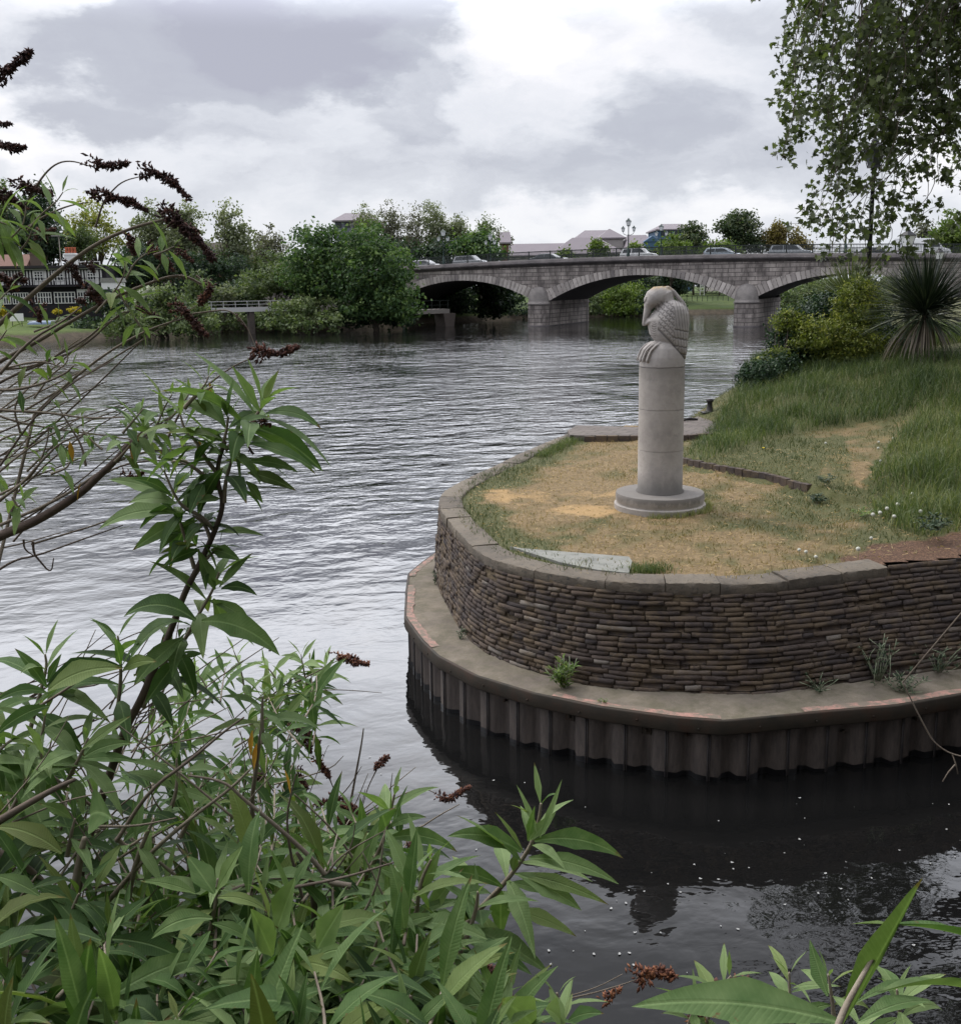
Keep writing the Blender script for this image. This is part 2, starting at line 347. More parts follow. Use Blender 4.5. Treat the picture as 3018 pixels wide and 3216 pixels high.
# the river side of the wall runs on towards the paved landing
top = smooth_path(top, 2); led0 = np.array(led)
def offset(path, dist):
    p = np.asarray(path); t_ = np.gradient(p[:, :2], axis=0); t_ /= np.linalg.norm(t_, axis=1)[:, None]
    q = p.copy(); q[:, 0] += -t_[:, 1]*dist*-1*-1; q[:, 1] += t_[:, 0]*dist; return q
COP = resample(top, .12)
inner = offset(COP, .34)      # left of travel direction = land side
fo_ = np.interp(COP[:, 0], [-.6, .1, .6, 1.4, 2.5, 4.0, 5.3], [.10, .16, .20, .28, .34, .40, .46]); foot = COP+(offset(COP, -1.0)-COP)*fo_[:, None]      # the wall leans back more towards the right
# ------------------------------------------------------------------ coping + masonry wall
wall = empty('retaining_wall', tuple(map(float, (COP[60][0], COP[60][1], ZL))), 0, 'curved old brown brick retaining wall under the statue lawn, topped with granite coping', 'wall')
def rel(p, o): return (p[0]-o.location[0], p[1]-o.location[1], p[2]-o.location[2])
L = np.r_[0, np.cumsum(np.linalg.norm(np.diff(COP[:, :2], axis=0), axis=1))]
def samp(P_, s): return np.array([np.interp(s, L, P_[:, i]) for i in range(3)])
s = 0.0; SEND = L[-1]; sc_len = []
# where the coping stops (mulch bank beyond)
stop = onz(2775, 1783, ZT); SSTOP = L[np.argmin(np.linalg.norm(COP[:, :2]-stop[:2], axis=1))]
CH = .125
while s < SSTOP-.1:
    ln = min(random.uniform(.55, .95), SSTOP-s); e = s+ln; n = 14; mb = MB(); vs = []; ph_ = random.uniform(0, 9); fs = []
    dz = random.uniform(-.012, .012); dp = random.uniform(-.018, .018); rr = random.random()*.6; m = 9
    ch = CH+random.uniform(-.02, .02)
    for i in range(n+1):
        q = s+.006+(ln-.012)*i/n; a = samp(COP, q); b = samp(inner, q); dr = b-a; dr /= np.linalg.norm(dr)+1e-9
        o = a-dr*dp; edge = 1.0 if 0 < i < n else .0
        for (u, z) in ((.34, -ch), (.34, -.012), (.33, 0), (.17, .004), (.014, 0), (-.004, -.008), (-.010, -.05), (-.010, -.11), (.0, -ch)):
            jit = random.uniform(-.006, .006)+(.014*(vnoise(q*1.0, ph_, .09, 3)-.6) if u < .1 else 0)
            pt = o+dr*(u+jit)+np.array([0, 0, z+dz+random.uniform(-.004, .004)]); pt[2] = ZT+z+dz+random.uniform(-.004, .005)-(.022*max(0, float(vnoise(q*1.0, ph_+3, .07, 4))-.55) if u < .05 else 0); vs.append(rel(pt, wall))
    for i in range(n):
        for j in range(m): a_ = i*m+j; fs.append((a_, i*m+(j+1) % m, (i+1)*m+(j+1) % m, (i+1)*m+j))
    fs.append(tuple(range(m))[::-1]); fs.append(tuple(n*m+j for j in range(m)))
    mb.add(vs, fs, rr, True); o = mb.build('coping_stone', M['coping'], wall)
    mod = o.modifiers.new('e', 'EDGE_SPLIT'); mod.split_angle = R(50)
    s = e
# mortar backing
def strip(P0, P1, z0, z1, nz, jit, parent, name, mt, s0=0, s1=None):
    s1 = s1 or L[-1]; n = int((s1-s0)/.08); V = []; Fc = []
    for i in range(n+1):
        q = s0+(s1-s0)*i/n; a = samp(P0, q); b = samp(P1, q)
        for j in range(nz+1):
            u = j/nz; p = a*(1-u)+b*u; p[2] = z0*(1-u)+z1*u; p[0] += random.uniform(-jit, jit); p[1] += random.uniform(-jit, jit); V.append(rel(p, parent) if parent else tuple(p))
    for i in range(n):
        for j in range(nz): a_ = i*(nz+1)+j; Fc.append((a_, a_+nz+1, a_+nz+2, a_+1))
    return npmesh(name, V, Fc, mt, parent, smooth=True)
inset = offset(COP, .05); finset = offset(foot, .05)
strip(offset(foot, .019), offset(COP, .019), ZL-.25, ZT-.03, 14, .006, wall, 'mortar', M['mortar'])
# individual bricks
z = ZL-.04; V = []; Fc = []; RN = []; row = 0
while z < ZT-.03:
    h = random.uniform(.045, .062); s = random.uniform(0, .2)
    while s < L[-1]-.35:
        ln = random.choice([.11, .16, .22, .22, .24, .30, .36]) * random.uniform(.8, 1.2)
        if z > ZT-CH-.01 and s < SSTOP: s += .05; continue
        miss = random.random() < .05+.16*float(vnoise(s, z*3, .5, 6) > .7); proud = random.gauss(0, .006) if not miss else -.03
        gap = random.uniform(.002, .007); tilt = random.uniform(-.007, .007); nx, nz_ = 4, 3; b0 = len(V)
        rn = min(1, max(0, random.gauss(.42, .22))); rn = rn if random.random() > .02 else 1.0
        sag = .012*math.sin(s*1.7+row*.3)
        for j in range(nz_+2):
            for i in range(nx+2):
                u = [0, .0, .33, .67, 1.0, 1.0][i] if nx == 4 else 0; q = s+gap+(ln-2*gap)*u
                vv = [0, 0, .5, 1, 1][j]; zz = z+sag+.004+(h-.009)*vv+tilt*(u-.5)*2+random.uniform(-.003, .003)
                rim = i in (0, nx+1) or j in (0, nz_+1)
                f_ = (zz-ZL)/(ZT-ZL); a = samp(foot, q)*(1-f_)+samp(COP, q)*f_
                dr = samp(inner, q)-samp(COP, q); dr /= np.linalg.norm(dr)+1e-9
                corner = (i in (1, nx)) and (j in (1, nz_))
                dep = .024 if rim else (-proud+random.uniform(-.004, .004)+.010)
                p = a+dr*dep; p[2] = zz; V.append(rel(p, wall)); RN.append(rn)
        w_ = nx+2
        for j in range(nz_+1):
            for i in range(nx+1): a_ = b0+j*w_+i; Fc.append((a_, a_+1, a_+w_+1, a_+w_))
        s += ln
    z += h; row += 1
npmesh('brickwork', V, Fc, M['brick'], wall, rnd=RN, smooth=False)
# ------------------------------------------------------------------ ledge + sheet piling
LEDP = np.array(led0); LL = resample(LEDP, .1)
Ll = np.r_[0, np.cumsum(np.linalg.norm(np.diff(LL[:, :2], axis=0), axis=1))]
nl = len(LL); V = []; Fc = []
fi = offset(foot, .12)
for i in range(nl):
    q = i/(nl-1); a = LL[i]
    dd = np.linalg.norm(fi[:, :2]-a[:2], axis=1); b = fi[np.argmin(dd)]
    for j in range(7):
        u = j/6; p = a*(1-u)+b*u; p[2] = ZL+.03*u+(random.uniform(-.006, .006) if 0 < j < 6 else 0); V.append(tuple(p))
for i in range(nl-1):
    for j in range(6): a_ = i*7+j; Fc.append((a_, a_+7, a_+8, a_+1))
ledm = mat('gritty_ledge', lambda t: t.mix(t.ramp(t.noise(t.coord(), 2.6, 9, .8), [(.42, 0), (.62, .85)]), stone_col(t, (.20, .17, .135), (.12, .10, .085), (.26, .215, .165), 2), (.10, .09, .06)), .95, nb(70, .008))
npmesh('concrete_ledge', V, Fc, ledm)['kind'] = 'structure'
pil = empty('sheet_piling', (float(LL[60][0]), float(LL[60][1]), 0), 0, 'corrugated steel sheet piling rising out of the water round the foot of the terrace', 'piling')
LD = {'L': Ll}
def sampL(P_, q): return np.array([np.interp(q, Ll, P_[:, i]) for i in range(3)])
tl = np.gradient(LL[:, :2], axis=0); tl /= np.linalg.norm(tl, axis=1)[:, None]; NL = np.stack([-tl[:, 1], tl[:, 0], np.zeros(len(tl))], 1)   # points inland
# soften normals
for _ in range(6): NL[1:-1] = (NL[:-2]+NL[1:-1]*2+NL[2:])/4
prof = [(0, 0), (.26, 0), (.40, 1), (.60, 1), (.74, 0), (1, 0)]
V = []; Fc = []; P_ = .43; q = .05; ridge = MB(); cnt = 0; bolts = []
cols_ = []
while q < Ll[-1]-P_:
    for (u, d_) in prof[:-1]:
        cols_.append((q+u*P_, .045+d_*.085))
    bolts.append(q); q += P_
for (qq, d_) in cols_:
    a = sampL(LL, qq)+sampL(NL, qq)*d_
    for zz in (-.8, 0.02, .3, .6): V.append(rel((a[0], a[1], zz), pil))
for i in range(len(cols_)-1):
    for j in range(3): a_ = i*4+j; Fc.append((a_, a_+4, a_+5, a_+1))
npmesh('corrugated_sheet', V, Fc, M['pile'], pil)
mb = MB(); mw = MB(); mbo = MB()
for k_, qq in enumerate(bolts):
    a = sampL(LL, qq)+sampL(NL, qq)*.03; x, y, _ = rel((a[0], a[1], 0), pil)
    mb.tube([(x, y, -.5), (x, y, .57)], .008, 6)
    x2, y2 = (sampL(LL, qq+.02)+sampL(NL, qq)*.035)[:2]; x2 -= pil.location[0]; y2 -= pil.location[1]
    mb.tube([(x2, y2, -.5), (x2, y2, .57)], .006, 6)
    if random.random() < .55:
        c = sampL(LL, qq+P_*.5); nn = sampL(NL, qq+P_*.5); c = c+nn*.115; zz = random.choice([.44, .46, .40])
        big = random.random() < .3; r_ = .045 if big else .0
        cc = rel((c[0], c[1], zz), pil); nn_ = Vector((nn[0], nn[1], 0)).normalized(); tt = Vector((-nn_.y, nn_.x, 0))
        if big:
            pc = Vector(cc); q4 = [pc+tt*a1*.05+Vector((0, 0, b1*.05))-nn_*f1 for f1 in (0, .02) for a1, b1 in ((-1, -1), (1, -1), (1, 1), (-1, 1))]
            mbo.add(q4, [(0, 1, 2, 3), (7, 6, 5, 4), (0, 4, 5, 1), (1, 5, 6, 2), (2, 6, 7, 3), (3, 7, 4, 0)])
        mbo.tube([Vector(cc), Vector(cc)-nn_*.045], .016, 6); mbo.build('bolt', M['capbeam'], pil); mbo = MB()
mb.build('interlock_rib', M['iron'], pil)
# capping beam
V = []; Fc = []; prof2 = [(.14, .60), (-.005, .60), (-.02, .535), (-.02, .665), (0.0, .685), (.10, .687), (.10, .66)]
prof2 = [(.10, .53), (-.018, .528), (-.022, .54), (-.022, .672), (-.015, .684), (.0, .688), (.012, .686)]
for i in range(nl):
    for (d_, zz) in prof2:
        p = LL[i]+NL[i]*d_; V.append(rel((p[0], p[1], zz+.002), pil))
k_ = len(prof2)
for i in range(nl-1):
    for j in range(k_-1): a_ = i*k_+j; Fc.append((a_, a_+k_, a_+k_+1, a_+1))
npmesh('capping_beam', V, Fc, M['capbeam'], pil)
for q in np.arange(.3, Ll[-1]-.3, .62):
    for dz_ in (.60,):
        a = sampL(LL, q)-sampL(NL, q)*.02; nn = sampL(NL, q); cc = rel((a[0], a[1], dz_+random.uniform(-.02, .02)), pil)
        mbo.tube([Vector(cc), Vector(cc)-Vector((nn[0], nn[1], 0)).normalized()*.012], .012, 6); mbo.build('bolt', M['capbeam'], pil); mbo = MB()
# worn pink paint along the rim, broken into patches
pinkm = mat('worn_pink_paint', lambda t: t.mix(t.ramp(t.noise(t.coord(), 9, 6, .75), [(.46, 0), (.6, 1)]), (.17, .14, .11), (.36, .20, .165)), .85, nb(60, .004))
V = []; Fc = []; run = []
def flush(run):
    if len(run) < 3: return
    V = []; Fc = []; b0 = 0
    for i, w1 in run:
        for d_ in (.012, .012+w1): p = LL[i]+NL[i]*d_; V.append(rel((p[0], p[1], ZL+.012), pil))
    for k_ in range(len(run)-1): Fc.append((b0+2*k_, b0+2*k_+2, b0+2*k_+3, b0+2*k_+1))
    npmesh('painted_strip', V, Fc, pinkm, pil)
for i in range(nl):
    on = vnoise(i*.1, 3.1, .7, 5) > .36 or i < 22
    if on: run.append((i, .10+random.uniform(-.02, .02)))
    else: flush(run); run = []
flush(run)
# wet dark line at water level
V = []; Fc = []
for (qq, d_) in cols_:
    a = sampL(LL, qq)+sampL(NL, qq)*(d_-.004)
    hh = .025+.035*vnoise(qq*3, 0, .5, 2)+.02*random.random()
    for zz in (-.3, hh): V.append(rel((a[0], a[1], zz), pil))
for i in range(len(cols_)-1): a_ = i*2; Fc.append((a_, a_+2, a_+3, a_+1))
npmesh('algae_line', V, Fc, M['slime'], pil)

# ------------------------------------------------------------------ statue
BC = onz(2072, 1543, ZT+.215)
print('statue base', BC)
CR = .5*142/3200*BC[1]; print('column radius', CR)
st = empty('bird_statue', (float(BC[0]), float(BC[1]), ZT-.02), R(0), 'pale carved stone bird with long bill perched on a tall round column with ringed base', 'statue')
g0 = ZT-.02
pb = MB(); PR = CR*1.98
pb.lathe([(PR*1.02, -.1), (PR*1.03, .07), (PR*.985, .085), (PR*.985, .11), (PR*1.0, .125), (PR*1.0, .205), (PR*.985, .232), (PR*.5, .238), (0, .238)], 64)
o = pb.build('plinth', M['plinth'], st); o.modifiers.new('e', 'EDGE_SPLIT').split_angle = R(35)
c0 = .236; DH = 133/3200*BC[1]*.985
pc = MB(); pf = [(CR*1.06, c0), (CR*1.06, c0+.02), (CR*1.0, c0+.05)]
zc = c0
for k_ in range(3):
    z1 = c0+(DH*.96 if k_ == 0 else 0)+0
z_ = [c0+.05, c0+.40*1, 0]
JT = [onz(2072, 1421, 0)]
def zat(px, py): return float(at(px, py, BC[1]-CR)[2])-g0
j3, j2, j1 = zat(2075, 1421), zat(2079, 1290.5), zat(2082, 1156.5)
print('joints', j1, j2, j3)
CR2 = CR*1.0
for zj in (j3, j2, j1):
    pf += [(CR2, zj-.006), (CR2*.975, zj-.004), (CR2*.975, zj+.004), (CR2, zj+.006)]
ZC = j1
pc.lathe(pf, 48)
o = pc.build('column', M['column'], st); o.modifiers.new('e', 'EDGE_SPLIT').split_angle = R(35)
# the carved bird and its perch: one closed surface, remeshed from overlapping volumes, then carved
U = CR*2/745                               # metres per pixel of the close-up
def bx_(x): return (x-952)*U
def bz_(y): return ZC+.006+(1470-y)*U
vb = MB()
def loft(secs, n=28):
    """secs: (cx, cy, z, rx, ry) rings, stacked"""
    vs = []; fs = []
    for (cx, cy, z, rx, ry) in secs:
        for i in range(n):
            a = 2*math.pi*i/n; vs.append((cx+rx*math.cos(a), cy+ry*math.sin(a), z))
    for j in range(len(secs)-1):
        for i in range(n): fs.append((j*n+i, j*n+(i+1) % n, (j+1)*n+(i+1) % n, (j+1)*n+i))
    fs.append(tuple(range(n))[::-1]); fs.append(tuple((len(secs)-1)*n+i for i in range(n)))
    vb.add(vs, fs)
def sec(y, xl, xr, ry, cy=0): return ((bx_(xl)+bx_(xr))/2, cy, bz_(y), (xr-xl)/2*U, ry)
loft([sec(1476, 582, 1325, CR), sec(1400, 584, 1325, CR), sec(1320, 600, 1325, CR*.99), sec(1240, 628, 1320, CR*.95), sec(1170, 665, 1310, CR*.9), sec(1110, 720, 1290, CR*.8), sec(1070, 790, 1250, CR*.65), sec(1045, 860, 1200, CR*.4)])
loft([sec(1366, 1285, 1333, .05), sec(1310, 1180, 1342, .16), sec(1240, 1085, 1350, .22), sec(1160, 985, 1358, .25), sec(1080, 870, 1364, .265), sec(1020, 785, 1368, .275), sec(940, 738, 1374, .285), sec(860, 722, 1380, .29),
      sec(780, 705, 1382, .29), sec(700, 715, 1380, .285), sec(620, 770, 1370, .275), sec(550, 830, 1340, .26), sec(490, 890, 1290, .235), sec(440, 950, 1225, .19), sec(405, 1010, 1150, .11), sec(392, 1050, 1110, .05)])
def loftp(pts, n=20):
    """tube with elliptical sections: (x, z, r_in_plane, r_depth[, y])"""
    vs = []; fs = []; k = len(pts)
    for i, p in enumerate(pts):
        x, z, ra, rb = p[:4]; y = p[4] if len(p) > 4 else 0
        a = pts[max(i-1, 0)]; b = pts[min(i+1, k-1)]; tx, tz = b[0]-a[0], b[1]-a[1]; l = math.hypot(tx, tz) or 1; nx_, nz_ = -tz/l, tx/l
        for j in range(n):
            q = 2*math.pi*j/n; vs.append((x+nx_*ra*math.cos(q), y+rb*math.sin(q), z+nz_*ra*math.cos(q)))
    for i in range(k-1):
        for j in range(n): fs.append((i*n+j, i*n+(j+1) % n, (i+1)*n+(j+1) % n, (i+1)*n+j))
    fs.append(tuple(range(n))[::-1]); fs.append(tuple((k-1)*n+j for j in range(n))); vb.add(vs, fs)
def q_(x, y, a, b, yy=0): return (bx_(x), bz_(y), a*U, b, yy)
loftp([q_(1010, 620, 230, .17), q_(1010, 500, 170, .14), q_(1000, 400, 130, .125), q_(975, 300, 128, .125), q_(930, 255, 95, .10)])     # neck
loftp([q_(1062, 300, 20, .03), q_(1035, 300, 100, .09), q_(960, 310, 140, .125), q_(870, 345, 178, .15), q_(790, 390, 165, .145), q_(745, 440, 125, .125), q_(722, 490, 88, .09), q_(708, 530, 66, .065), q_(690, 600, 56, .052), q_(668, 680, 42, .040), q_(648, 750, 31, .030), q_(638, 812, 22, .02)])  # head and bill
loftp([q_(660, 800, 14, .03), q_(710, 740, 45, .10), q_(790, 740, 110, .18), q_(880, 760, 140, .23), q_(900, 860, 160, .24)])   # crop
for yy in (-.035, .035):
    loftp([q_(930, 215, 30, .03, yy*.5), q_(1020, 205, 34, .03, yy), q_(1110, 265, 32, .03, yy), q_(1200, 370, 30, .03, yy*1.2), q_(1290, 480, 28, .03, yy*1.3), q_(1340, 570, 24, .026, yy*1.3), q_(1335, 640, 12, .018, yy*1.2)], 12)
for yy, sh in ((-.17, 0), (-.11, -28), (.05, -10), (.13, -30), (-.23, 60)):
    loftp([q_(840+sh, 1080, 26, .03, yy*.7), q_(740+sh, 1120, 18, .02, yy), q_(662+sh, 1195, 18, .02, yy), q_(622+sh, 1290, 20, .02, yy), q_(606+sh, 1350, 24, .022, yy), q_(598+sh, 1392, 12, .015, yy)], 10)
for sgn in (-1, 1):
    loftp([q_(690, 425, 5, .01, sgn*.075), q_(690, 450, 20, .02, sgn*.082), q_(690, 475, 5, .01, sgn*.075)], 10)
tmp = vb.build('tmp', None); md = tmp.modifiers.new('r', 'REMESH'); md.mode = 'VOXEL'; md.voxel_size = .0085
ms = tmp.modifiers.new('s', 'SMOOTH'); ms.factor = .6; ms.iterations = 3
dg = bpy.context.evaluated_depsgraph_get(); me = bpy.data.meshes.new_from_object(tmp.evaluated_get(dg)); bpy.data.objects.remove(tmp)
n = len(me.vertices); C = np.empty(n*3, dtype=np.float32); me.vertices.foreach_get('co', C); C = C.reshape(-1, 3)
N = np.empty(n*3, dtype=np.float32); me.vertices.foreach_get('normal', N); N = N.reshape(-1, 3)
X = C[:, 0]/U+952; Y = 1470-(C[:, 2]-ZC-.006)/U
lower = 860+(X-830)*1.04                     # lower rim of the wing
wing = (X > 820+30*np.sin(Y*.02)) & (Y > 420) & (Y < np.minimum(lower+20, 1380)) & (np.abs(C[:, 1]) > .02)
dpt = np.zeros(n)
d0 = lower-Y                                 # distance above wing rim in px
row = np.floor(d0/95); tcol = (X*.65+(Y)*.5+row*31)/58
prim = np.abs((tcol % 1)-.5)
scal = ((d0 % 95)/95); arch = (scal-.30*(1-(prim*2)**2))
line1 = np.exp(-((arch-.02)/.09)**2); line2 = np.exp(-((prim-.5)/.10)**2)*.7
cov = wing & (X < 1085)
dpt = np.where(cov, np.maximum(line1, line2), 0)
barb = np.exp(-((((X*.93-Y*.12)/46) % 1)-.5)**2/.012)*.8
rim = sum(np.exp(-((Y-(y0_+(X-1085)*.22+12*np.abs(np.sin(X/23))))/11)**2) for y0_ in (850, 985, 1110, 1225))
dpt = np.where(wing & (X >= 1085), np.maximum(np.where(Y > 850, barb*.8, barb), rim), dpt)
edge = np.exp(-((d0)/14)**2)*((X > 830) & (Y > 800)); dpt = np.maximum(dpt, edge*1.2)
br = (X < 830) & (Y > 740) & (Y < 1040); dpt = np.where(br, np.exp(-((((Y+8*np.sin(X/9))/38) % 1)-.5)**2/.02)*(np.abs(X-780) < 28)*.8, dpt)
hd = (Y < 640) & (X < 1060); dpt = np.where(hd & (np.abs(X-(650+(Y-430)*-.25)) < 9) & (Y < 470) & (Y > 350), .8, dpt)
C2 = C-N*(dpt*.010)[:, None]; me.vertices.foreach_set('co', C2.astype(np.float32).ravel()); me.polygons.foreach_set('use_smooth', np.ones(len(me.polygons), dtype=bool))
def statm(t):
    c = stone_col(t, (.40, .37, .35), (.27, .25, .24), (.47, .435, .405), 4)
    sp = t.node('ShaderNodeSeparateXYZ', i={0: t.coord()}); top_ = t.node('ShaderNodeMapRange', interpolation_type='SMOOTHSTEP', i={0: sp.outputs[2], 1: bz_(265), 2: bz_(185)}).outputs[0]
    l = t.m('MULTIPLY', top_, t.ramp(t.noise(t.coord(), 16, 5, .7), [(.4, 0), (.6, .8)])); c = t.mix(l, c, (.33, .22, .07))
    g = t.attr('rnd'); return t.mix(t.m('MULTIPLY', g, .75), c, (.06, .055, .055))
a = me.attributes.new('rnd', 'FLOAT', 'POINT'); a.data.foreach_set('value', np.clip(dpt, 0, 1).astype(np.float32))
me.materials.clear()
bird = link('carved_bird', me, mat('carved_bird_stone', statm, .92, nb(50, .003)), st)
# ------------------------------------------------------------------ foliage tools
def proj(P_):
    v = np.asarray(P_, dtype=float)-np.array([0, 0, CAMZ]); dn_ = v@fw
    return CX+F*(v@rt)/dn_, CY-F*(v@up)/dn_
def inpoly(x, y, poly):
    x = np.asarray(x); y = np.asarray(y); ins = np.zeros(x.shape, bool); n = len(poly)
    for i in range(n):
        x1, y1 = poly[i][:2]; x2, y2 = poly[(i+1) % n][:2]
        if y1 == y2: continue
        c = ((y1 > y) != (y2 > y)) & (x < (x2-x1)*(y-y1)/(y2-y1)+x1); ins ^= c
    return ins
def unit(n):
    v = rng.normal(size=(n, 3)); return v/np.linalg.norm(v, axis=1)[:, None]
def crown_pts(lobes, n_clump, per, cr, shell=.55):
    lobes = np.asarray(lobes, dtype=float); vol = lobes[:, 3]*lobes[:, 4]*lobes[:, 5]; pr = vol**.75; pr /= pr.sum()
    li = rng.choice(len(lobes), n_clump, p=pr); u = unit(n_clump); u[:, 2] = np.where(u[:, 2] < -.4, u[:, 2]*.6, u[:, 2])
    r_ = rng.uniform(shell**2, 1.0, n_clump)**.5*rng.uniform(.92, 1.08, n_clump)
    cc = lobes[li, :3]+u*lobes[li, 3:6]*r_[:, None]
    crv = cr*rng.uniform(.6, 1.4, n_clump)
    off = rng.normal(size=(n_clump, per, 3))*crv[:, None, None]*np.array([1, 1, .7])*.6
    P_ = (cc[:, None, :]+off).reshape(-1, 3); out = np.repeat(u, per, axis=0)
    rn = np.clip(np.repeat(rng.normal(.45, .16, n_clump), per)+rng.normal(0, .14, n_clump*per)+off.reshape(-1, 3)[:, 2]/(cr+1e-6)*.10, 0, 1)
    return P_, out, rn, cc
def quads_leaves(P_, out, rn, size, asp=.5, outw=.6, name='crown', mt=None, parent=None):
    n = len(P_); N_ = unit(n)+out*outw; N_[:, 2] += .35; N_ /= np.linalg.norm(N_, axis=1)[:, None]
    a = unit(n); a -= N_*(a*N_).sum(1)[:, None]; a /= np.linalg.norm(a, axis=1)[:, None]; b = np.cross(N_, a)
    s_ = size*rng.uniform(.6, 1.35, n)[:, None]
    V = np.stack([P_-a*s_*.5, P_+b*s_*asp*.5+N_*s_*.06, P_+a*s_*.5, P_-b*s_*asp*.5+N_*s_*.06], 1).reshape(-1, 3)
    return npmesh(name, V, np.arange(4*n).reshape(-1, 4), mt, parent, rnd=np.repeat(rn, 4))
def curve_pts(a, b, k=6, sag=0, wig=.05):
    a = np.asarray(a, float); b = np.asarray(b, float); l = np.linalg.norm(b-a); o = []
    w1 = rng.normal(size=3)*wig*l
    for i in range(k+1):
        u = i/k; o.append(a*(1-u)+b*u+w1*math.sin(math.pi*u)+np.array([0, 0, sag*math.sin(math.pi*u)]))
    return o
def limbs(mb, root, cc, tops, r0_, n, zfork):
    root = np.asarray(root, float); c = np.mean(cc, axis=0)
    for _ in range(tops):
        t_ = cc[rng.integers(len(cc))]; z0 = root[2]+(zfork+rng.uniform(0, .25))*(t_[2]-root[2])
        st_ = np.array([root[0]+(c[0]-root[0])*.3, root[1]+(c[1]-root[1])*.3, z0]); pts = curve_pts(st_, t_, n, .04*np.linalg.norm(t_-st_), .06)
        mb.tube(pts, list(np.linspace(r0_*.45, r0_*.07, len(pts))), 5)
def tree(name, label, group, root, lobes, n_clump, per, cr, leaf, mt, r_tr=.2, nl_=14, zfork=.3, shell=.55, cat='tree', asp=.5, bark=None, forks=1):
    e = empty(name, tuple(map(float, root)), 0, label, cat, group); L_ = np.asarray(lobes, float).copy(); L_[:, :3] -= np.asarray(root)
    P_, out, rn, cc = crown_pts(L_, n_clump, per, cr, shell)
    mb = MB(); ctr = L_[:, :3].mean(axis=0)
    for k_ in range(forks):
        tp = ctr if forks == 1 else L_[k_ % len(L_), :3]
        pts = curve_pts((rng.normal()*.1, rng.normal()*.1, -.2), tp, 6, 0, .03); mb.tube(pts, list(np.linspace(r_tr, r_tr*.35, 7)), 7)
    limbs(mb, (0, 0, 0), cc, nl_, r_tr, 5, zfork)
    mb.build('trunk', bark or M['bark'], e)
    quads_leaves(P_, out, rn, leaf, asp, .6, 'crown', mt, e)
    return e
def leaves_mesh(P_, D, Ln, Wd, droop, rn, name, mt, parent, nseg=6, fold=.35, roll=None, peak=.42, offset_=None, wave=0.0):
    """lance-shaped blades, folded along the midrib and curving under their own weight"""
    P_ = np.asarray(P_, float); D = np.asarray(D, float); D = D/np.linalg.norm(D, axis=1)[:, None]; n = len(P_)
    Ln = np.broadcast_to(Ln, n).astype(float); Wd = np.broadcast_to(Wd, n).astype(float); droop = np.broadcast_to(droop, n).astype(float)
    roll = rng.normal(0, .35, n) if roll is None else np.broadcast_to(roll, n)
    C_ = P_.copy(); d_ = D.copy(); V = []; ST = []
    upv = np.tile([0., 0, 1], (n, 1)); sd_ = np.cross(D, upv); bad = np.linalg.norm(sd_, axis=1) < .15; sd_[bad] = unit(int(bad.sum())); sd_ -= D*(sd_*D).sum(1)[:, None]; sd_ /= np.linalg.norm(sd_, axis=1)[:, None]
    nn = np.cross(sd_, D); sd_ = sd_*np.cos(roll)[:, None]+nn*np.sin(roll)[:, None]
    ph = rng.uniform(0, 6, n)
    for i in range(nseg+1):
        u = i/nseg
        wv = (u/peak)**.75 if u < peak else max(0, (1-u)/(1-peak))**.85*1.0
        if i == 0: wv = .12
        w_ = Wd*wv*.5
        if wave: w_ = w_*(1+wave*np.sin(ph+u*19))
        nn = np.cross(sd_, d_); nn /= np.linalg.norm(nn, axis=1)[:, None]
        V += [C_-sd_*w_[:, None]+nn*(w_*fold)[:, None], C_.copy(), C_+sd_*w_[:, None]+nn*(w_*fold)[:, None]]
        ST += [np.stack([-np.full(n, wv), np.full(n, u), ph], 1), np.stack([np.zeros(n), np.full(n, u), ph], 1), np.stack([np.full(n, wv), np.full(n, u), ph], 1)]
        C_ = C_+d_*(Ln/nseg)[:, None]; d_ = d_+np.array([0, 0, -1.])*(droop/nseg)[:, None]; d_ /= np.linalg.norm(d_, axis=1)[:, None]
        sd_ -= d_*(sd_*d_).sum(1)[:, None]; sd_ /= np.linalg.norm(sd_, axis=1)[:, None]
    k_ = 3*(nseg+1); V = np.stack(V, 1).reshape(-1, 3); ST = np.stack(ST, 1).reshape(-1, 3)
    f = []
    for i in range(nseg):
        a = i*3; f += [(a, a+1, a+4, a+3), (a+1, a+2, a+5, a+4)]
    f = np.array(f); Fa = (f[None]+(np.arange(n)*k_)[:, None, None]).reshape(-1, 4)
    if offset_ is not None: V = V-np.asarray(offset_)
    return npmesh(name, V, Fa, mt, parent, rnd=np.repeat(rn, k_), st=ST, smooth=True)
def blades(P_, Ln, Wd, lean, rn, name, mt, **tg):
    n = len(P_); a = rng.uniform(0, 2*math.pi, n); l = lean*rng.uniform(.2, 1.3, n); dx = np.stack([np.cos(a), np.sin(a), np.zeros(n)], 1)
    b = rng.uniform(0, 2*math.pi, n); sd_ = np.stack([np.cos(b), np.sin(b), np.zeros(n)], 1)*(Wd/2)[:, None]; z = np.array([0, 0, 1.])
    m1 = P_+dx*(Ln*l*.35)[:, None]+z*(Ln*.6)[:, None]; tp = P_+dx*(Ln*l)[:, None]+z*(Ln*(1-.3*l))[:, None]
    V = np.stack([P_-sd_, P_+sd_, m1+sd_*.8, m1-sd_*.8, tp+sd_*.1, tp-sd_*.1], 1).reshape(-1, 3)
    f = np.array([(0, 1, 2, 3), (3, 2, 4, 5)]); Fa = (f[None]+(np.arange(n)*6)[:, None, None]).reshape(-1, 4)
    o = npmesh(name, V, Fa, mt, None, rnd=np.repeat(rn, 6)); tag(o, **tg); return o
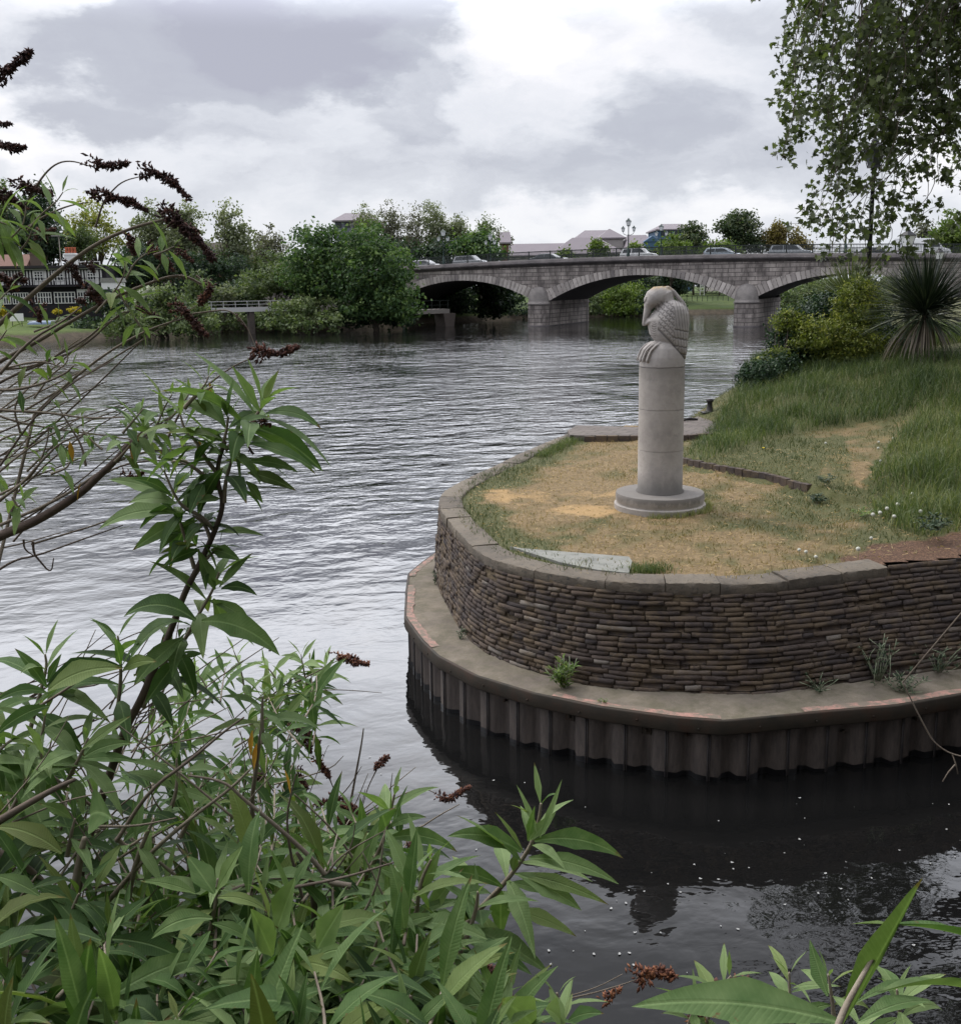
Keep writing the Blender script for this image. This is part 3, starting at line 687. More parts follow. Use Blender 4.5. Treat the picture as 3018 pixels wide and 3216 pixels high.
LM = {
 'shrub_dark': leafmat('dark_shrub_leaf', (.006, .018, .009), (.018, .045, .018), (.05, .09, .03), .15),
 'shrub_yel': leafmat('yellow_green_leaf', (.04, .06, .012), (.14, .175, .03), (.33, .32, .06), .3),
 'plane': leafmat('plane_leaf', (.035, .045, .022), (.075, .095, .042), (.16, .19, .08), .38),
 'grass': leafmat('grass_blade', (.032, .058, .018), (.10, .135, .042), (.27, .27, .12), .3),
 'dry': leafmat('dry_grass_blade', (.055, .075, .02), (.20, .155, .06), (.42, .30, .14), .2),
}
# ------------------------------------------------------------------ terrace ground
KE = [onz(x, y, ZT) for x, y in [(2085,1440),(2144,1457),(2297,1490),(2405,1505),(2543,1541),(2640,1575)]]
kx = np.array([p[0] for p in KE]); ky = np.array([p[1] for p in KE])
print('kerb', list(zip(kx.round(2), ky.round(2))))
LZ = [tuple(onz(x, y, ZT+.1)[:2]) for x, y in [(2120,1345),(2160,1342),(2200,1330),(2240,1320),(2280,1300),(2230,1300),(2150,1362),(2240,1352),(2330,1300),(2300,1280),(2200,1310),(2190,1360),(2290,1335),(2360,1270),(2260,1340),(2180,1335),(2220,1345),(2260,1310),(2330,1275)]]
def zterr(x, y):
    x = np.asarray(x, float); y = np.asarray(y, float)
    z = np.full(x.shape, ZT-.02)
    ya = np.interp(x, kx, ky); inn = sm01(0, .06, y-ya)*sm01(kx[0]-.3, kx[0], x)*(1-sm01(kx[-2], kx[-1]+.6, x)); soft = sm01(0, 1.2, y-ya)*sm01(kx[-2]-.2, kx[-1]+.6, x)
    if len(LZ): dl_ = np.full(x.shape, 9.); [np.minimum(dl_, np.hypot(x-a_, y-b_), out=dl_) for a_, b_ in LZ]; lk = sm01(.4, 1.8, dl_)
    else: lk = 1
    z = z+.13*np.maximum(inn, soft)*lk
    z = z+.12*sm01(0, 3, y-ya)*sm01(kx[0], kx[0]+1, x)*lk
    z = z+.62*sm01(19.0, 24.5, y-.15*(x-8))*sm01(4.4, 7.0, x)
    z = z+.75*sm01(6.0, 10.5, x-.12*(y-12))*sm01(10.5, 13.5, y)*(1-.35*sm01(19, 24, y))
    z = z+.5*sm01(9, 16, x)*(1-sm01(60, 90, y))
    z = z+.03*(vnoise(x, y, .6, 1)-.5)+.02*(vnoise(x, y, .2, 2)-.5)
    return z
bound = list(map(tuple, offset(COP, .15)[:, :2]))
RB = [(49, 110), (44, 96), (25, 66), (13.5, 43)]
lnd = [onz(x, y, ZT) for x, y in [(2305,1278),(2210,1303),(2146,1323),(2005,1343),(1812,1337),(1782,1352)]]
print('landing', [tuple(p.round(2)) for p in lnd])
poly = bound+[(70, -2), (70, 112)]+RB+[tuple(p[:2]) for p in lnd]
MASS_A = [(2160,1415),(2240,1345),(2275,1290),(2330,1215),(2430,1180),(2440,1120),(3100,1120),(3100,1300),(2880,1300),(2700,1330),(2560,1350),(2450,1372),(2330,1405),(2240,1440),(2170,1450)]
MASS_B = [(2725,1590),(2738,1470),(2790,1400),(2870,1320),(3018,1265),(3300,1200),(3300,1640),(3018,1670),(2900,1690),(2790,1660)]
MULCH = [(2650,1745),(2750,1715),(2860,1700),(3018,1672),(3300,1650),(3400,1800),(2600,1900)]
PATH = [(2520,1372),(2700,1335),(2880,1300),(2960,1290),(2900,1330),(2800,1400),(2740,1470),(2720,1530),(2600,1510),(2560,1440)]
def masks(x, y, z):
    px, py = proj(np.stack([x, y, z], -1)); vis = (y > 7)
    edge_d = np.min(np.hypot(x[:, None]-COP[None, ::2, 0], y[:, None]-COP[None, ::2, 1]), axis=1)
    n1 = vnoise(x, y, .55, 3); n2 = vnoise(x, y, .18, 4); n3 = vnoise(x, y, 1.7, 9)
    bare = np.zeros(x.shape)
    for (bx0, by0, rx, ry, w_) in ((1600, 1560, 130, 22, 1), (1830, 1605, 130, 22, 1), (1900, 1540, 200, 25, .6), (2000, 1740, 200, 22, .3), (1950, 1790, 200, 12, .4), (1900, 1440, 200, 22, .3)):
        bare = np.maximum(bare, w_*(.45+.9*n1)*np.exp(-((px+90*(n3-.5)-bx0)/rx)**2-((py+30*(n2-.5)-by0)/ry)**2))
    path = inpoly(px+60*(n1-.5), py+40*(n2-.5), PATH)*.36*(.3+n1); bare = np.maximum(bare, path)
    green = .36+.95*(n1*.6+n3*.4-.45)+.4*(n2-.5)
    lf = np.exp(-((edge_d-.45)/.32)**2)*(px < 2000)*.75; green = green+lf
    green = green+.45*sm01(2350, 2800, px)*(py > 1540)+.35*(inpoly(px, py, [(2100,1440),(2350,1390),(2650,1370),(2700,1560),(2540,1535),(2300,1485)]))
    green = green+.35*(py < 1450)*(px > 2110)
    A = inpoly(px, py, MASS_A); B = inpoly(px, py, MASS_B)
    green = np.where(A | B, .9, green)-bare*.9
    mulch = inpoly(px+30*(n2-.5), py+14*(n1-.5), MULCH)
    behind = (y > 26) | (px > 3100)
    return np.clip(green, 0, 1), np.clip(bare, 0, 1), mulch & (y < 14), A | (behind & (y < 60)), B
def gridmesh(x0, x1, y0, y1, st_, dz=0):
    xs = np.arange(x0, x1, st_); ys = np.arange(y0, y1, st_); gx, gy = np.meshgrid(xs, ys); x = gx.ravel(); y = gy.ravel(); z = zterr(x, y)+dz
    ins = inpoly(x, y, poly); nx = len(xs); idx = np.arange(len(x)).reshape(len(ys), nx)
    q = np.stack([idx[:-1, :-1], idx[:-1, 1:], idx[1:, 1:], idx[1:, :-1]], -1).reshape(-1, 4); q = q[ins[q].all(axis=1)]
    return np.stack([x, y, z], 1), q
def groundm():
    def c(t):
        g = t.attr('green'); b = t.attr('bare'); s_ = t.attr('mulch'); co = t.coord()
        n = t.noise(co, 13, 9, .82); n2 = t.noise(co, 42, 5, .8)
        straw = t.ramp(n, [(.32, (.075, .055, .028)), (.5, (.185, .13, .065)), (.68, (.31, .225, .125))])
        gr = t.ramp(n2, [(.3, (.03, .045, .015)), (.6, (.075, .09, .03)), (.8, (.13, .13, .05))])
        f = t.m('SUBTRACT', t.m('ADD', g, t.m('MULTIPLY', n, .5)), .25); f = t.node('ShaderNodeMapRange', i={0: f, 1: .3, 2: .62}).outputs[0]
        k = t.mix(t.m('MULTIPLY', f, .8), straw, gr)
        sand = t.ramp(n2, [(.3, (.30, .19, .085)), (.7, (.42, .28, .13))]); k = t.mix(t.node('ShaderNodeMapRange', i={0: t.m('ADD', b, t.m('MULTIPLY', t.m('SUBTRACT', n, .5), .9)), 1: .35, 2: .75}).outputs[0], k, sand)
        mu = t.ramp(t.noise(co, 30, 8, .9), [(.36, (.022, .013, .010)), (.5, (.085, .045, .028)), (.6, (.22, .13, .075)), (.7, (.36, .26, .18))]); return t.mix(s_, k, mu)
    return mat('patchy_dry_lawn', c, .95, nb(45, .02))
gm = groundm()
V1, Q1 = gridmesh(-2.5, 13, 7.5, 31, .1)
g_, b_, m_, A_, B_ = masks(V1[:, 0], V1[:, 1], V1[:, 2])
npmesh('lawn', V1, Q1, gm, None, smooth=True, extra={'green': g_, 'bare': b_, 'mulch': m_.astype(float)})['kind'] = 'structure'
V2, Q2 = gridmesh(0, 70, -2, 112, .8, -.06); n2_ = len(V2)
npmesh('right_bank_ground', V2, Q2, gm, None, smooth=True, extra={'green': np.full(n2_, .8), 'bare': np.zeros(n2_), 'mulch': np.zeros(n2_)})['kind'] = 'structure'
# bank wall down to the water
ln_ = [tuple(p[:2]) for p in RB]+[tuple(p[:2]) for p in lnd]+[tuple(COP[0][:2])]
V = []; Fc = []
for i, (x, y) in enumerate(ln_):
    V += [(x, y, -.6), (x, y, ZT-.02)]
for i in range(len(ln_)-1): Fc.append((2*i, 2*i+2, 2*i+3, 2*i+1))
tag(npmesh('river_wall', V, Fc, M['concrete']), 'low concrete river wall running from the paved landing up to the bridge', 'wall')
# short turf
N0 = 90000; x = rng.uniform(-2.4, 9.5, N0); y = rng.uniform(9.3, 27, N0); ok = inpoly(x, y, poly); x = x[ok]; y = y[ok]; z = zterr(x, y)
g_, b_, m_, A_, B_ = masks(x, y, z)
keep = (~m_) & (rng.uniform(size=len(x)) > b_*1.15) & (~A_) & (np.hypot(x-BC[0], y-BC[1]) > PR*1.02) & (rng.uniform(size=len(x)) < .3+g_)
x, y, z, g_, B_ = x[keep], y[keep], z[keep], g_[keep], B_[keep]
n = len(x); rn = np.clip(1.0-g_*1.15+rng.normal(0, .15, n), 0, 1)
edge_d = np.min(np.hypot(x[:, None]-COP[None, ::3, 0], y[:, None]-COP[None, ::3, 1]), axis=1)
hgt = rng.uniform(.014, .05, n)*(.5+vnoise(x, y, .3, 21))*(1+1.0*g_)+.05*np.exp(-((edge_d-.36)/.1)**2)*(rng.uniform(size=n) > .5)
blades(np.stack([x, y, z-.004], 1), hgt, np.full(n, .009), np.full(n, 1.1), rn, 'turf', LM['dry'], label='short patchy lawn, dried straw yellow and green, around the statue', cat='turf', kind='stuff')
# taller grass fringe along the coping far left edge and round the plinth
def fringe(n, pts, sp, h, rr_, name, **tg):
    pts = np.asarray(pts, float); i = rng.integers(0, len(pts), n); x = pts[i, 0]+rng.normal(0, sp, n); y = pts[i, 1]+rng.normal(0, sp, n)
    ok = inpoly(x, y, [tuple(p[:2]) for p in offset(COP, .36)]+[(30, 9), (30, 40), (3, 24)]) & (np.hypot(x-BC[0], y-BC[1]) > PR*1.03)
    x, y = x[ok], y[ok]; n = len(x)
    blades(np.stack([x, y, zterr(x, y)-.01], 1), rng.uniform(.4, 1, n)*h, np.full(n, .008), np.full(n, .7), np.clip(rng.normal(rr_, .18, n), 0, 1), name, LM['grass'], **tg)
fr = [samp(inner, q) for q in np.arange(.0, 2.9, .05)]
fringe(2600, fr+[p+np.array([.12, -.05, 0]) for p in fr], .09, .16, .5, 'grass_fringe', label='taller green grass growing along the far coping edge', cat='grass', kind='stuff')
fp = onz(2010, 1790, ZT)
fringe(420, [fp, fp+np.array([.08, .02, 0]), fp+np.array([.2, 0.02, 0])], .09, .15, .4, 'grass_tuft', label='green grass tuft beside the pale concrete slab', cat='grass', kind='stuff')
pr_ = [BC+np.array([math.cos(a), math.sin(a), 0])*PR*1.07 for a in np.linspace(-1.9, .6, 30)]
fringe(800, pr_, .05, .13, .95, 'dry_grass', label='reddish dry grass clump against the right side of the statue plinth', cat='grass', kind='stuff')
# long grass masses
N0 = 150000; x = rng.uniform(1.8, 14, N0); y = rng.uniform(10.5, 31, N0); ok = inpoly(x, y, poly); x = x[ok]; y = y[ok]; z = zterr(x, y)
g_, b_, m_, A_, B_ = masks(x, y, z); dens = .35+.65*vnoise(x, y, .5, 8); ok = (A_ | B_) & (~m_) & (rng.uniform(size=len(x)) < dens) & (x < 3.8+y*.42)
x, y, z, A_ = x[ok], y[ok], z[ok], A_[ok]; n = len(x); print('long grass', n)
clump = vnoise(x, y, .7, 12)*.7+vnoise(x, y, .25, 13)*.3
hh = (.16+.42*clump)*rng.uniform(.5, 1.15, n); px, py = proj(np.stack([x, y, z], 1))
fade = sm01(0, 55, py-np.interp(px, [2100, 2330, 2560, 2880], [1455, 1400, 1350, 1300])); hh = np.where(A_, hh*(1-.5*fade), hh)
hh = hh*np.where(A_, np.clip(sm01(2150, 2350, px)+.35, 0, 1), .4+.6*sm01(2720, 2860, px))
blades(np.stack([x, y, z-.02], 1), hh, np.full(n, .011), np.full(n, .75), np.clip(.62-clump*.55+rng.normal(0, .17, n)+.18*(1-A_), 0, 1), 'long_grass', LM['grass'], label='tall dark green grass covering the slope below the shrubs and on the right', cat='grass', kind='stuff')
# concrete slab set in the lawn behind the coping
SL = [onz(x, y, ZT+.012) for x, y in [(1602,1716),(1640,1722),(1975,1748),(1985,1762),(1975,1799),(1880,1790),(1760,1766)]]
mb = MB(); k_ = len(SL); mb.add([tuple(p) for p in SL]+[(p[0], p[1], ZT-.1) for p in SL], [tuple(range(k_))[::-1], tuple(range(k_, 2*k_))]+[(i, (i+1) % k_, (i+1) % k_+k_, i+k_) for i in range(k_)])
tag(mb.build('concrete_slab', M['pale_slab']), 'pale concrete slab let into the lawn just behind the coping', 'slab')
# paved landing
lp = [onz(x, y, ZT+.10) for x, y in [(1782,1352),(1812,1335),(2005,1341),(2146,1322),(2215,1300),(2330,1268),(2420,1290),(2330,1340),(2236,1357),(2146,1365),(2005,1366),(1834,1367),(1790,1366)]]
k_ = len(lp); mb = MB(); mb.add([tuple(p) for p in lp]+[(p[0], p[1], ZT-.2) for p in lp], [tuple(range(k_))[::-1]]+[(i, (i+1) % k_, (i+1) % k_+k_, i+k_) for i in range(k_)])
def pavm(t):
    b = t.node('ShaderNodeTexBrick', i={0: t.node('ShaderNodeMapping', i={0: t.coord()}).outputs[0], 'Color1': (.12, .10, .095, 1), 'Color2': (.17, .145, .13, 1), 'Mortar': (.03, .03, .025, 1), 'Scale': 1.0, 'Mortar Size': .012, 'Brick Width': .42, 'Row Height': .22})
    b.inputs[0].links[0].from_node.inputs[2].default_value = (0, 0, R(35)); return t.mix(t.m('MULTIPLY', t.noise(t.coord(), 6, 5, .7), .6), b, (.10, .085, .07))
ld = tag(mb.build('paved_landing', mat('setts', pavm, .9, nb(30, .006))), None, None, None, 'structure')
# edging bricks on the lawn side of the landing
eg = [onz(x, y, ZT+.10) for x, y in [(1834,1369),(2005,1368),(2146,1367),(2250,1359)]]; ep = resample(eg, .23); mb = MB()
for i in range(len(ep)-1):
    a, b = ep[i], ep[i+1]; ang = math.atan2(b[1]-a[1], b[0]-a[0]); mb.M = Matrix.Translation(((a[0]+b[0])/2, (a[1]+b[1])/2, 0)) @ Matrix.Rotation(ang, 4, 'Z')
    mb.box(-.107, .107, -.06, .06, ZT-.1, ZT+.105+random.uniform(-.008, .008), random.uniform(.2, .8))
tag(mb.build('brick_edging', M['brick']), 'row of upright bricks edging the paved landing', 'kerb')
# curved kerb of bricks
kp = resample(smooth_path(KE[:5], 2), .16); mb = MB()
for i in range(len(kp)-1):
    a, b = kp[i], kp[i+1]; ang = math.atan2(b[1]-a[1], b[0]-a[0]); mb.M = Matrix.Translation(((a[0]+b[0])/2, (a[1]+b[1])/2, 0)) @ Matrix.Rotation(ang, 4, 'Z')
    mb.box(-.075, .075, -.05, .05, ZT-.1, ZT+.115+random.uniform(-.012, .008)-.07*max(0, i/len(kp)-.6), random.uniform(.0, .6))
tag(mb.build('brick_kerb', M['brick']), 'low curved brick kerb retaining the raised bed behind the statue', 'kerb')
# bollard
p = onz(2228, 1304, ZT+.1); bo = empty('mooring_bollard', tuple(map(float, p)), 0, 'small black iron mooring bollard on the landing edge', 'bollard')
bo.location[2] += .07; hb = 44/3200*p[1]; mb = MB(); mb.lathe([(hb*.42, 0), (hb*.42, hb*.05), (hb*.25, hb*.12), (hb*.19, hb*.45), (hb*.18, hb*.72), (hb*.25, hb*.78), (hb*.27, hb*.86), (hb*.22, hb*.97), (0, hb)], 20); mb.build('post', M['iron'], bo)
mb = MB(); mb.box(-hb*.55, hb*.5, -hb*.4, hb*.4, -.02, hb*.035); mb.build('base_plate', M['iron'], bo)
p = onz(2165, 1321, ZT+.1); mb = MB(); mb.tube([(p[0]-.18, p[1]-.05, p[2]+.02), (p[0], p[1], p[2]+.045), (p[0]+.2, p[1]+.08, p[2]+.02)], [.02, .035, .02], 8); tag(mb.build('mooring_ring', M['iron']), 'flat rusty mooring fitting lying on the landing edge beside the water', 'fitting')
# dandelion clocks and wall plants
dl = [(2866,1551),(2819,1584),(2786,1597),(2764,1610),(2741,1616),(2695,1724),(2891,1606),(2808,1622),(2764,1447),(2760,1388),(2758,1407),(2736,1690),(2992,1360),(2805,1376),(2970,1397),(2593,1391),(2510,1727),(2531,1733),(2562,1749)]
stm = mat('dandelion_stalk', (.22, .24, .10), .7); clk = mat('dandelion_fluff', lambda t: t.ramp(t.noise(t.coord(), 120, 2), [(.3, (.25, .25, .2)), (.6, (.62, .62, .55))]), 1)
proto = None
for i, (x, y) in enumerate(dl):
    hgt = .16 if i < 8 else .07
    p = onz(x, y, ZT+.1); 
    for _ in range(4): zz = float(zterr(p[0], p[1]))+hgt; p = onz(x, y, zz)
    e = empty('dandelion_clock', (float(p[0]), float(p[1]), float(p[2])-hgt), 0, 'white dandelion seed clock standing in the grass', 'dandelion', 'dandelion clocks in the grass')
    if i in (0, 8):
        m1 = MB(); m1.tube([(0, 0, -.03), (.004, 0, hgt*.5), (0, 0, hgt)], .003, 4); s1 = m1.build('stalk', stm, e)
        m2 = MB(); rr = .027 if i == 0 else .022
        m2.lathe([(0.001, hgt-rr), (rr*.7, hgt-rr*.7), (rr, hgt), (rr*.7, hgt+rr*.7), (.001, hgt+rr)], 10); s2 = m2.build('seed_head', clk, e); cur = (s1, s2)
    else:
        for s_ in cur: c = s_.copy(); col.objects.link(c); c.parent = e
yl = mat('yellow_petals', (.75, .55, .02), .6)
p = onz(2398, 1403, ZT+.3); e = empty('dandelion_flower', (float(p[0]), float(p[1]), float(zterr(p[0], p[1]))), 0, 'single yellow dandelion flower on the raised bed', 'flower')
mb = MB(); mb.tube([(0, 0, 0), (0, 0, .05)], .003, 4); mb.build('stalk', stm, e); mb = MB(); mb.lathe([(0, .05), (.022, .062), (.02, .07), (0, .073)], 12); mb.build('flower_head', yl, e)
def small_plant(label, x, y, z0, r, h, nl_, ll, mt, name='wall_plant', hang=.9, fl=0):
    p = onz(x, y, z0); e = empty(name, tuple(map(float, p)), 0, label, 'plant'); nst = max(5, nl_//14); mb = MB(); P_ = []; D = []
    for i in range(nst):
        a = rng.uniform(0, 2*math.pi); rr = r*rng.uniform(.3, 1); tip = np.array([math.cos(a)*rr, math.sin(a)*rr-abs(rr)*.3*0, h*rng.uniform(.5, 1)]); pts = curve_pts((0, 0, -.02), tip, 5, .1*h, .12); mb.tube(pts, .0035, 4)
        for k_ in range(nl_//nst):
            u = rng.uniform(.25, 1); q = pts[min(5, int(u*5))]; P_.append(q); v = unit(1)[0]; v[2] = abs(v[2])*.4; D.append(v+tip/np.linalg.norm(tip)*.6)
    mb.build('stem', M['stemgreen'], e); n = len(P_)
    leaves_mesh(P_, D, rng.uniform(.6, 1.2, n)*ll, ll*.27, hang, np.clip(rng.normal(.5, .2, n), 0, 1), 'foliage', mt, e, nseg=4); return e
LM['wallp'] = leafmat('wall_plant_leaf', (.04, .08, .015), (.10, .17, .03), (.24, .28, .06), .25)
LM['ivy'] = leafmat('bramble_leaf', (.010, .022, .010), (.025, .05, .02), (.05, .08, .035), .15)
small_plant('bright green leafy plant rooted at the foot of the brick wall', 1768, 2158, ZL+.02, .20, .34, 320, .085, LM['wallp'])
small_plant('small green tuft at the wall foot on the left of the ledge', 1446, 2008, ZL+.02, .08, .15, 70, .05, LM['ivy'], 'wall_weed')
small_plant('dark weed growing up the left edge of the wall foot', 1364, 1835, ZL+.02, .09, .22, 80, .04, LM['ivy'], 'wall_weed')
small_plant('tiny tuft of green on the painted rim of the ledge', 1893, 2206, ZL+.01, .07, .05, 40, .035, LM['wallp'], 'wall_weed')
small_plant('bramble clump hanging over the ledge edge on the right', 2843, 2172, ZL+.02, .28, .2, 260, .055, LM['ivy'], 'bramble')
small_plant('bramble climbing the dark wall above the ledge', 2760, 2140, ZL+.02, .24, .5, 260, .055, LM['ivy'], 'bramble')
small_plant('low ivy creeping along the foot of the dark wall', 2570, 2165, ZL+.02, .26, .16, 160, .045, LM['ivy'], 'ivy')
small_plant('dark bramble against the wall at the right picture edge', 2950, 2112, ZL+.02, .3, .35, 220, .055, LM['ivy'], 'bramble')
small_plant('dark leafy weed in the long grass above the mulch', 2945, 1660, ZT+.15, .3, .14, 200, .10, LM['ivy'], 'dock_plant')
small_plant('broad leaved weed at the end of the brick kerb', 2560, 1572, ZT, .22, .08, 90, .10, LM['ivy'], 'dock_plant')
small_plant('grey green weed patch in the lawn under the dandelion clocks', 2705, 1612, ZT+.02, .3, .06, 120, .06, LM['wallp'], 'weed_patch')
small_plant('weed clump against the raised bed behind the kerb', 2600, 1515, ZT+.14, .22, .12, 130, .07, LM['ivy'], 'weed_patch')
# ------------------------------------------------------------------ shrubs on the right bank
def lob(x0, x1, y0, y1, Y, dep=None):
    a = at(x0, (y0+y1)/2, Y); b = at(x1, (y0+y1)/2, Y); tz = at((x0+x1)/2, y0, Y)[2]; bz = at((x0+x1)/2, y1, Y)[2]
    rx = (b[0]-a[0])/2; return [(a[0]+b[0])/2, Y, (tz+bz)/2, rx, dep or rx, (tz-bz)/2]
def zg(x, y): return float(zterr(x, y))
def shrub(name, label, lobs, mt, ncl, per, cr, leaf, root=None, asp=.5, cat='shrub', shell=.5, group=None):
    c = np.mean(np.array(lobs)[:, :3], axis=0); root = root or (c[0], c[1], zg(c[0], c[1])); return tree(name, label, group, root, lobs, ncl, per, cr, leaf, mt, .04, 16, .1, shell, cat, asp, forks=4)
shrub('yellow_green_shrub', 'bright yellow-green shrub in the middle of the planting beside the spiky palm', [lob(2550,2800,985,1180,26.5), lob(2610,2780,880,1070,26.8), lob(2640,2750,865,980,26.9), lob(2490,2640,990,1130,26.2), lob(2620,2740,1040,1170,25.9)], LM['shrub_yel'], 900, 26, .15, .075)
shrub('dark_green_shrub', 'dark green shrub at the river side of the planting', [lob(2420,2570,960,1180,27.2), lob(2500,2690,915,1130,28), lob(2740,2860,1030,1190,26.8), lob(2600,2800,1060,1200,27.4), lob(2640,2800,960,1120,28.4)], LM['shrub_dark'], 1400, 26, .16, .09)
shrub('low_yellowish_shrub', 'low yellowish shrub leaning over the river edge', [lob(2390,2490,1090,1180,26), lob(2430,2530,970,1060,26.9)], LM['shrub_yel'], 260, 22, .12, .07)
shrub('low_dark_shrub', 'low dark shrub spilling over the river wall above the bollard', [lob(2325,2460,1130,1240,25.2), lob(2370,2520,1110,1220,25.8)], LM['shrub_dark'], 520, 24, .13, .075)
shrub('laurel_shrub', 'dark shrub behind the spiky palm at the right edge', [lob(2760,3000,1080,1200,28.5), lob(2960,3150,1110,1210,26)], LM['shrub_dark'], 700, 26, .17, .09)
# white blossom on the low shrub
def cordyline(label, x, y, Y, rad, nlf, mt, dead=True, squash=1.0):
    c = at(x, y, Y); zb = zg(c[0], c[1]); e = empty('cordyline_palm', (float(c[0]), float(c[1]), zb), 0, label, 'palm'); h = c[2]-zb
    mb = MB(); mb.tube([(0, 0, -.2), (.03, 0, h*.5), (0, 0, h+.1)], [.09, .075, .07], 10); mb.build('trunk', M['bark'], e)
    u = unit(nlf); u[:, 2] = np.where(u[:, 2] < -.35, -u[:, 2], u[:, 2]); u[:, 2] = u[:, 2]*.95+.08
    P_ = np.array([0, 0, h])+u*np.array([.05, .05, .12])+np.stack([np.zeros(nlf), np.zeros(nlf), rng.uniform(-.12, .12, nlf)], 1)
    leaves_mesh(P_, u, rad*rng.uniform(.82, 1.08, nlf)*squash, .034, np.clip(.55-u[:, 2]*.35, .1, 1)*rng.uniform(.6, 1.5, nlf), np.clip(rng.normal(.42, .2, nlf), 0, 1), 'foliage', mt, e, nseg=5, fold=.3, peak=.3)
    if dead:
        n = 90; a = rng.uniform(0, 2*math.pi, n); D = np.stack([np.cos(a)*.8, np.sin(a)*.8, rng.uniform(-.7, -.1, n)], 1)
        leaves_mesh(np.tile([0, 0, h-.08], (n, 1))+D*.05, D, rad*rng.uniform(.8, 1.15, n), .036, rng.uniform(1.8, 3.5, n), np.clip(rng.normal(.5, .2, n), 0, 1), 'dead_leaves', dm, e, nseg=6, fold=.3, peak=.3)
    return e
dm = leafmat('dead_palm_leaf', (.05, .04, .03), (.12, .095, .07), (.24, .20, .15), .1)
LM['cord'] = leafmat('cordyline_leaf', (.008, .016, .009), (.025, .04, .02), (.14, .16, .10), .12, .4, spec=.5)
LM['cord2'] = leafmat('pale_cordyline_leaf', (.04, .055, .02), (.11, .13, .05), (.24, .24, .12), .2)
cordyline('large dark spiky cordyline palm at the right edge', 2905, 990, 24.6, 1.62, 820, LM['cord'])
cordyline('paler olive cordyline palm rising behind the yellow-green shrub', 2672, 965, 30, 1.6, 520, LM['cord2'], False)
cordyline('pale cordyline palm behind the lamp at the right', 2850, 955, 33, 1.35, 300, LM['cord2'], False)
# ------------------------------------------------------------------ lamps on the right bank
def lantern(mbf, mbg, z, h, r):
    """square tapering lantern: frame, roof, glass"""
    mbg.frus((0, 0), r*.52, r*.52, r*.92, r*.92, z+h*.06, z+h*.56)
    for sx_ in (-1, 1):
        for sy_ in (-1, 1): mbf.tube([(sx_*r*.55, sy_*r*.55, z), (sx_*r*.97, sy_*r*.97, z+h*.58)], r*.05, 4)
    mbf.frus((0, 0), r*.6, r*.6, r*.56, r*.56, z-h*.03, z+h*.06)
    mbf.frus((0, 0), r*1.1, r*1.1, r*1.05, r*1.05, z+h*.56, z+h*.60)
    mbf.frus((0, 0), r*1.08, r*1.08, r*.42, r*.42, z+h*.60, z+h*.78)
    mbf.frus((0, 0), r*.34, r*.34, r*.30, r*.30, z+h*.78, z+h*.84); mbf.frus((0, 0), r*.42, r*.42, r*.1, r*.1, z+h*.84, z+h*.92)
    mbf.lathe([(.001, z+h*.9), (r*.1, z+h*.94), (.001, z+h)], 8)
def street_lamp(label, x, ytop, Y, hl, group=None, post_r=.055, dark=None):
    p = at(x, ytop, Y); zb = zg(p[0], p[1]) if Y < 100 else 0; e = empty('street_lamp', (float(p[0]), Y, zb), R(20), label, 'lamp post', group); H = p[2]-zb; r = hl*.27
    m1 = MB(); m1.lathe([(.16, 0), (.16, .5), (.11, .6), (.075, .65), (post_r*1.2, .9), (post_r, 1.0), (post_r*.75, H-hl-.1), (post_r*1.4, H-hl-.08), (post_r*.8, H-hl), (post_r*.8, H-hl+.03)], 12)
    m1.tube([(-.3, 0, H-hl-.35), (.3, 0, H-hl-.35)], .018, 6); m1.build('post', M['blackpaint'], e)
    f = MB(); g = MB(); lantern(f, g, H-hl, hl, r); f.build('lantern_frame', M['blackpaint'], e); g.build('lantern_glass', dark or M['glass_l'], e)
street_lamp('tall black lamp post seen through the hanging plane tree leaves', 2750, 425, 30, .85, None, .075, mat('dim_lantern_glass', (.05, .055, .06), .3))
street_lamp('black lamp with clear lantern in front of the bridge, nearer of the short pair', 2853, 712, 41, .78, 'short promenade lamps')
street_lamp('black lamp with clear lantern at the right edge, smaller and farther of the short pair', 2951, 775, 66, .78, 'short promenade lamps')
# ------------------------------------------------------------------ plane tree overhanging from the right
def plane_leaf():
    pts = [(0, 0), (.28, .02), (.5, .22), (.30, .32), (.50, .60), (.22, .55), (0, 1.0), (-.22, .55), (-.50, .60), (-.30, .32), (-.5, .22), (-.28, .02)]
    return np.array([(x, y, -.10*abs(x)-.12*y*y) for x, y in pts])
def inst(T, P_, D, size, rn, name, mt, parent):
    n = len(P_); D = D/np.linalg.norm(D, axis=1)[:, None]; N_ = unit(n); N_[:, 2] += .6; N_ -= D*(N_*D).sum(1)[:, None]; N_ /= np.linalg.norm(N_, axis=1)[:, None]; S_ = np.cross(D, N_)
    V = P_[:, None, :]+size[:, None, None]*(T[None, :, 0:1]*S_[:, None, :]+T[None, :, 1:2]*D[:, None, :]+T[None, :, 2:3]*N_[:, None, :])
    k_ = len(T); return npmesh(name, V.reshape(-1, 3), np.arange(n*k_).reshape(n, k_), mt, parent, rnd=np.repeat(rn, k_))
pt = empty('plane_tree', (16.5, 25, zg(16.5, 25)), 0, 'large plane tree hanging leafy twigs into the sky at the top right', 'tree'); O_ = np.array(pt.location)
mb = MB(); tr = [(0, 0, -.3), (.1, 0, 3), (-.1, .1, 7), (0, .2, 12), (.3, 0, 17)]; mb.tube(tr, [.62, .5, .44, .36, .2], 14)
mains = []
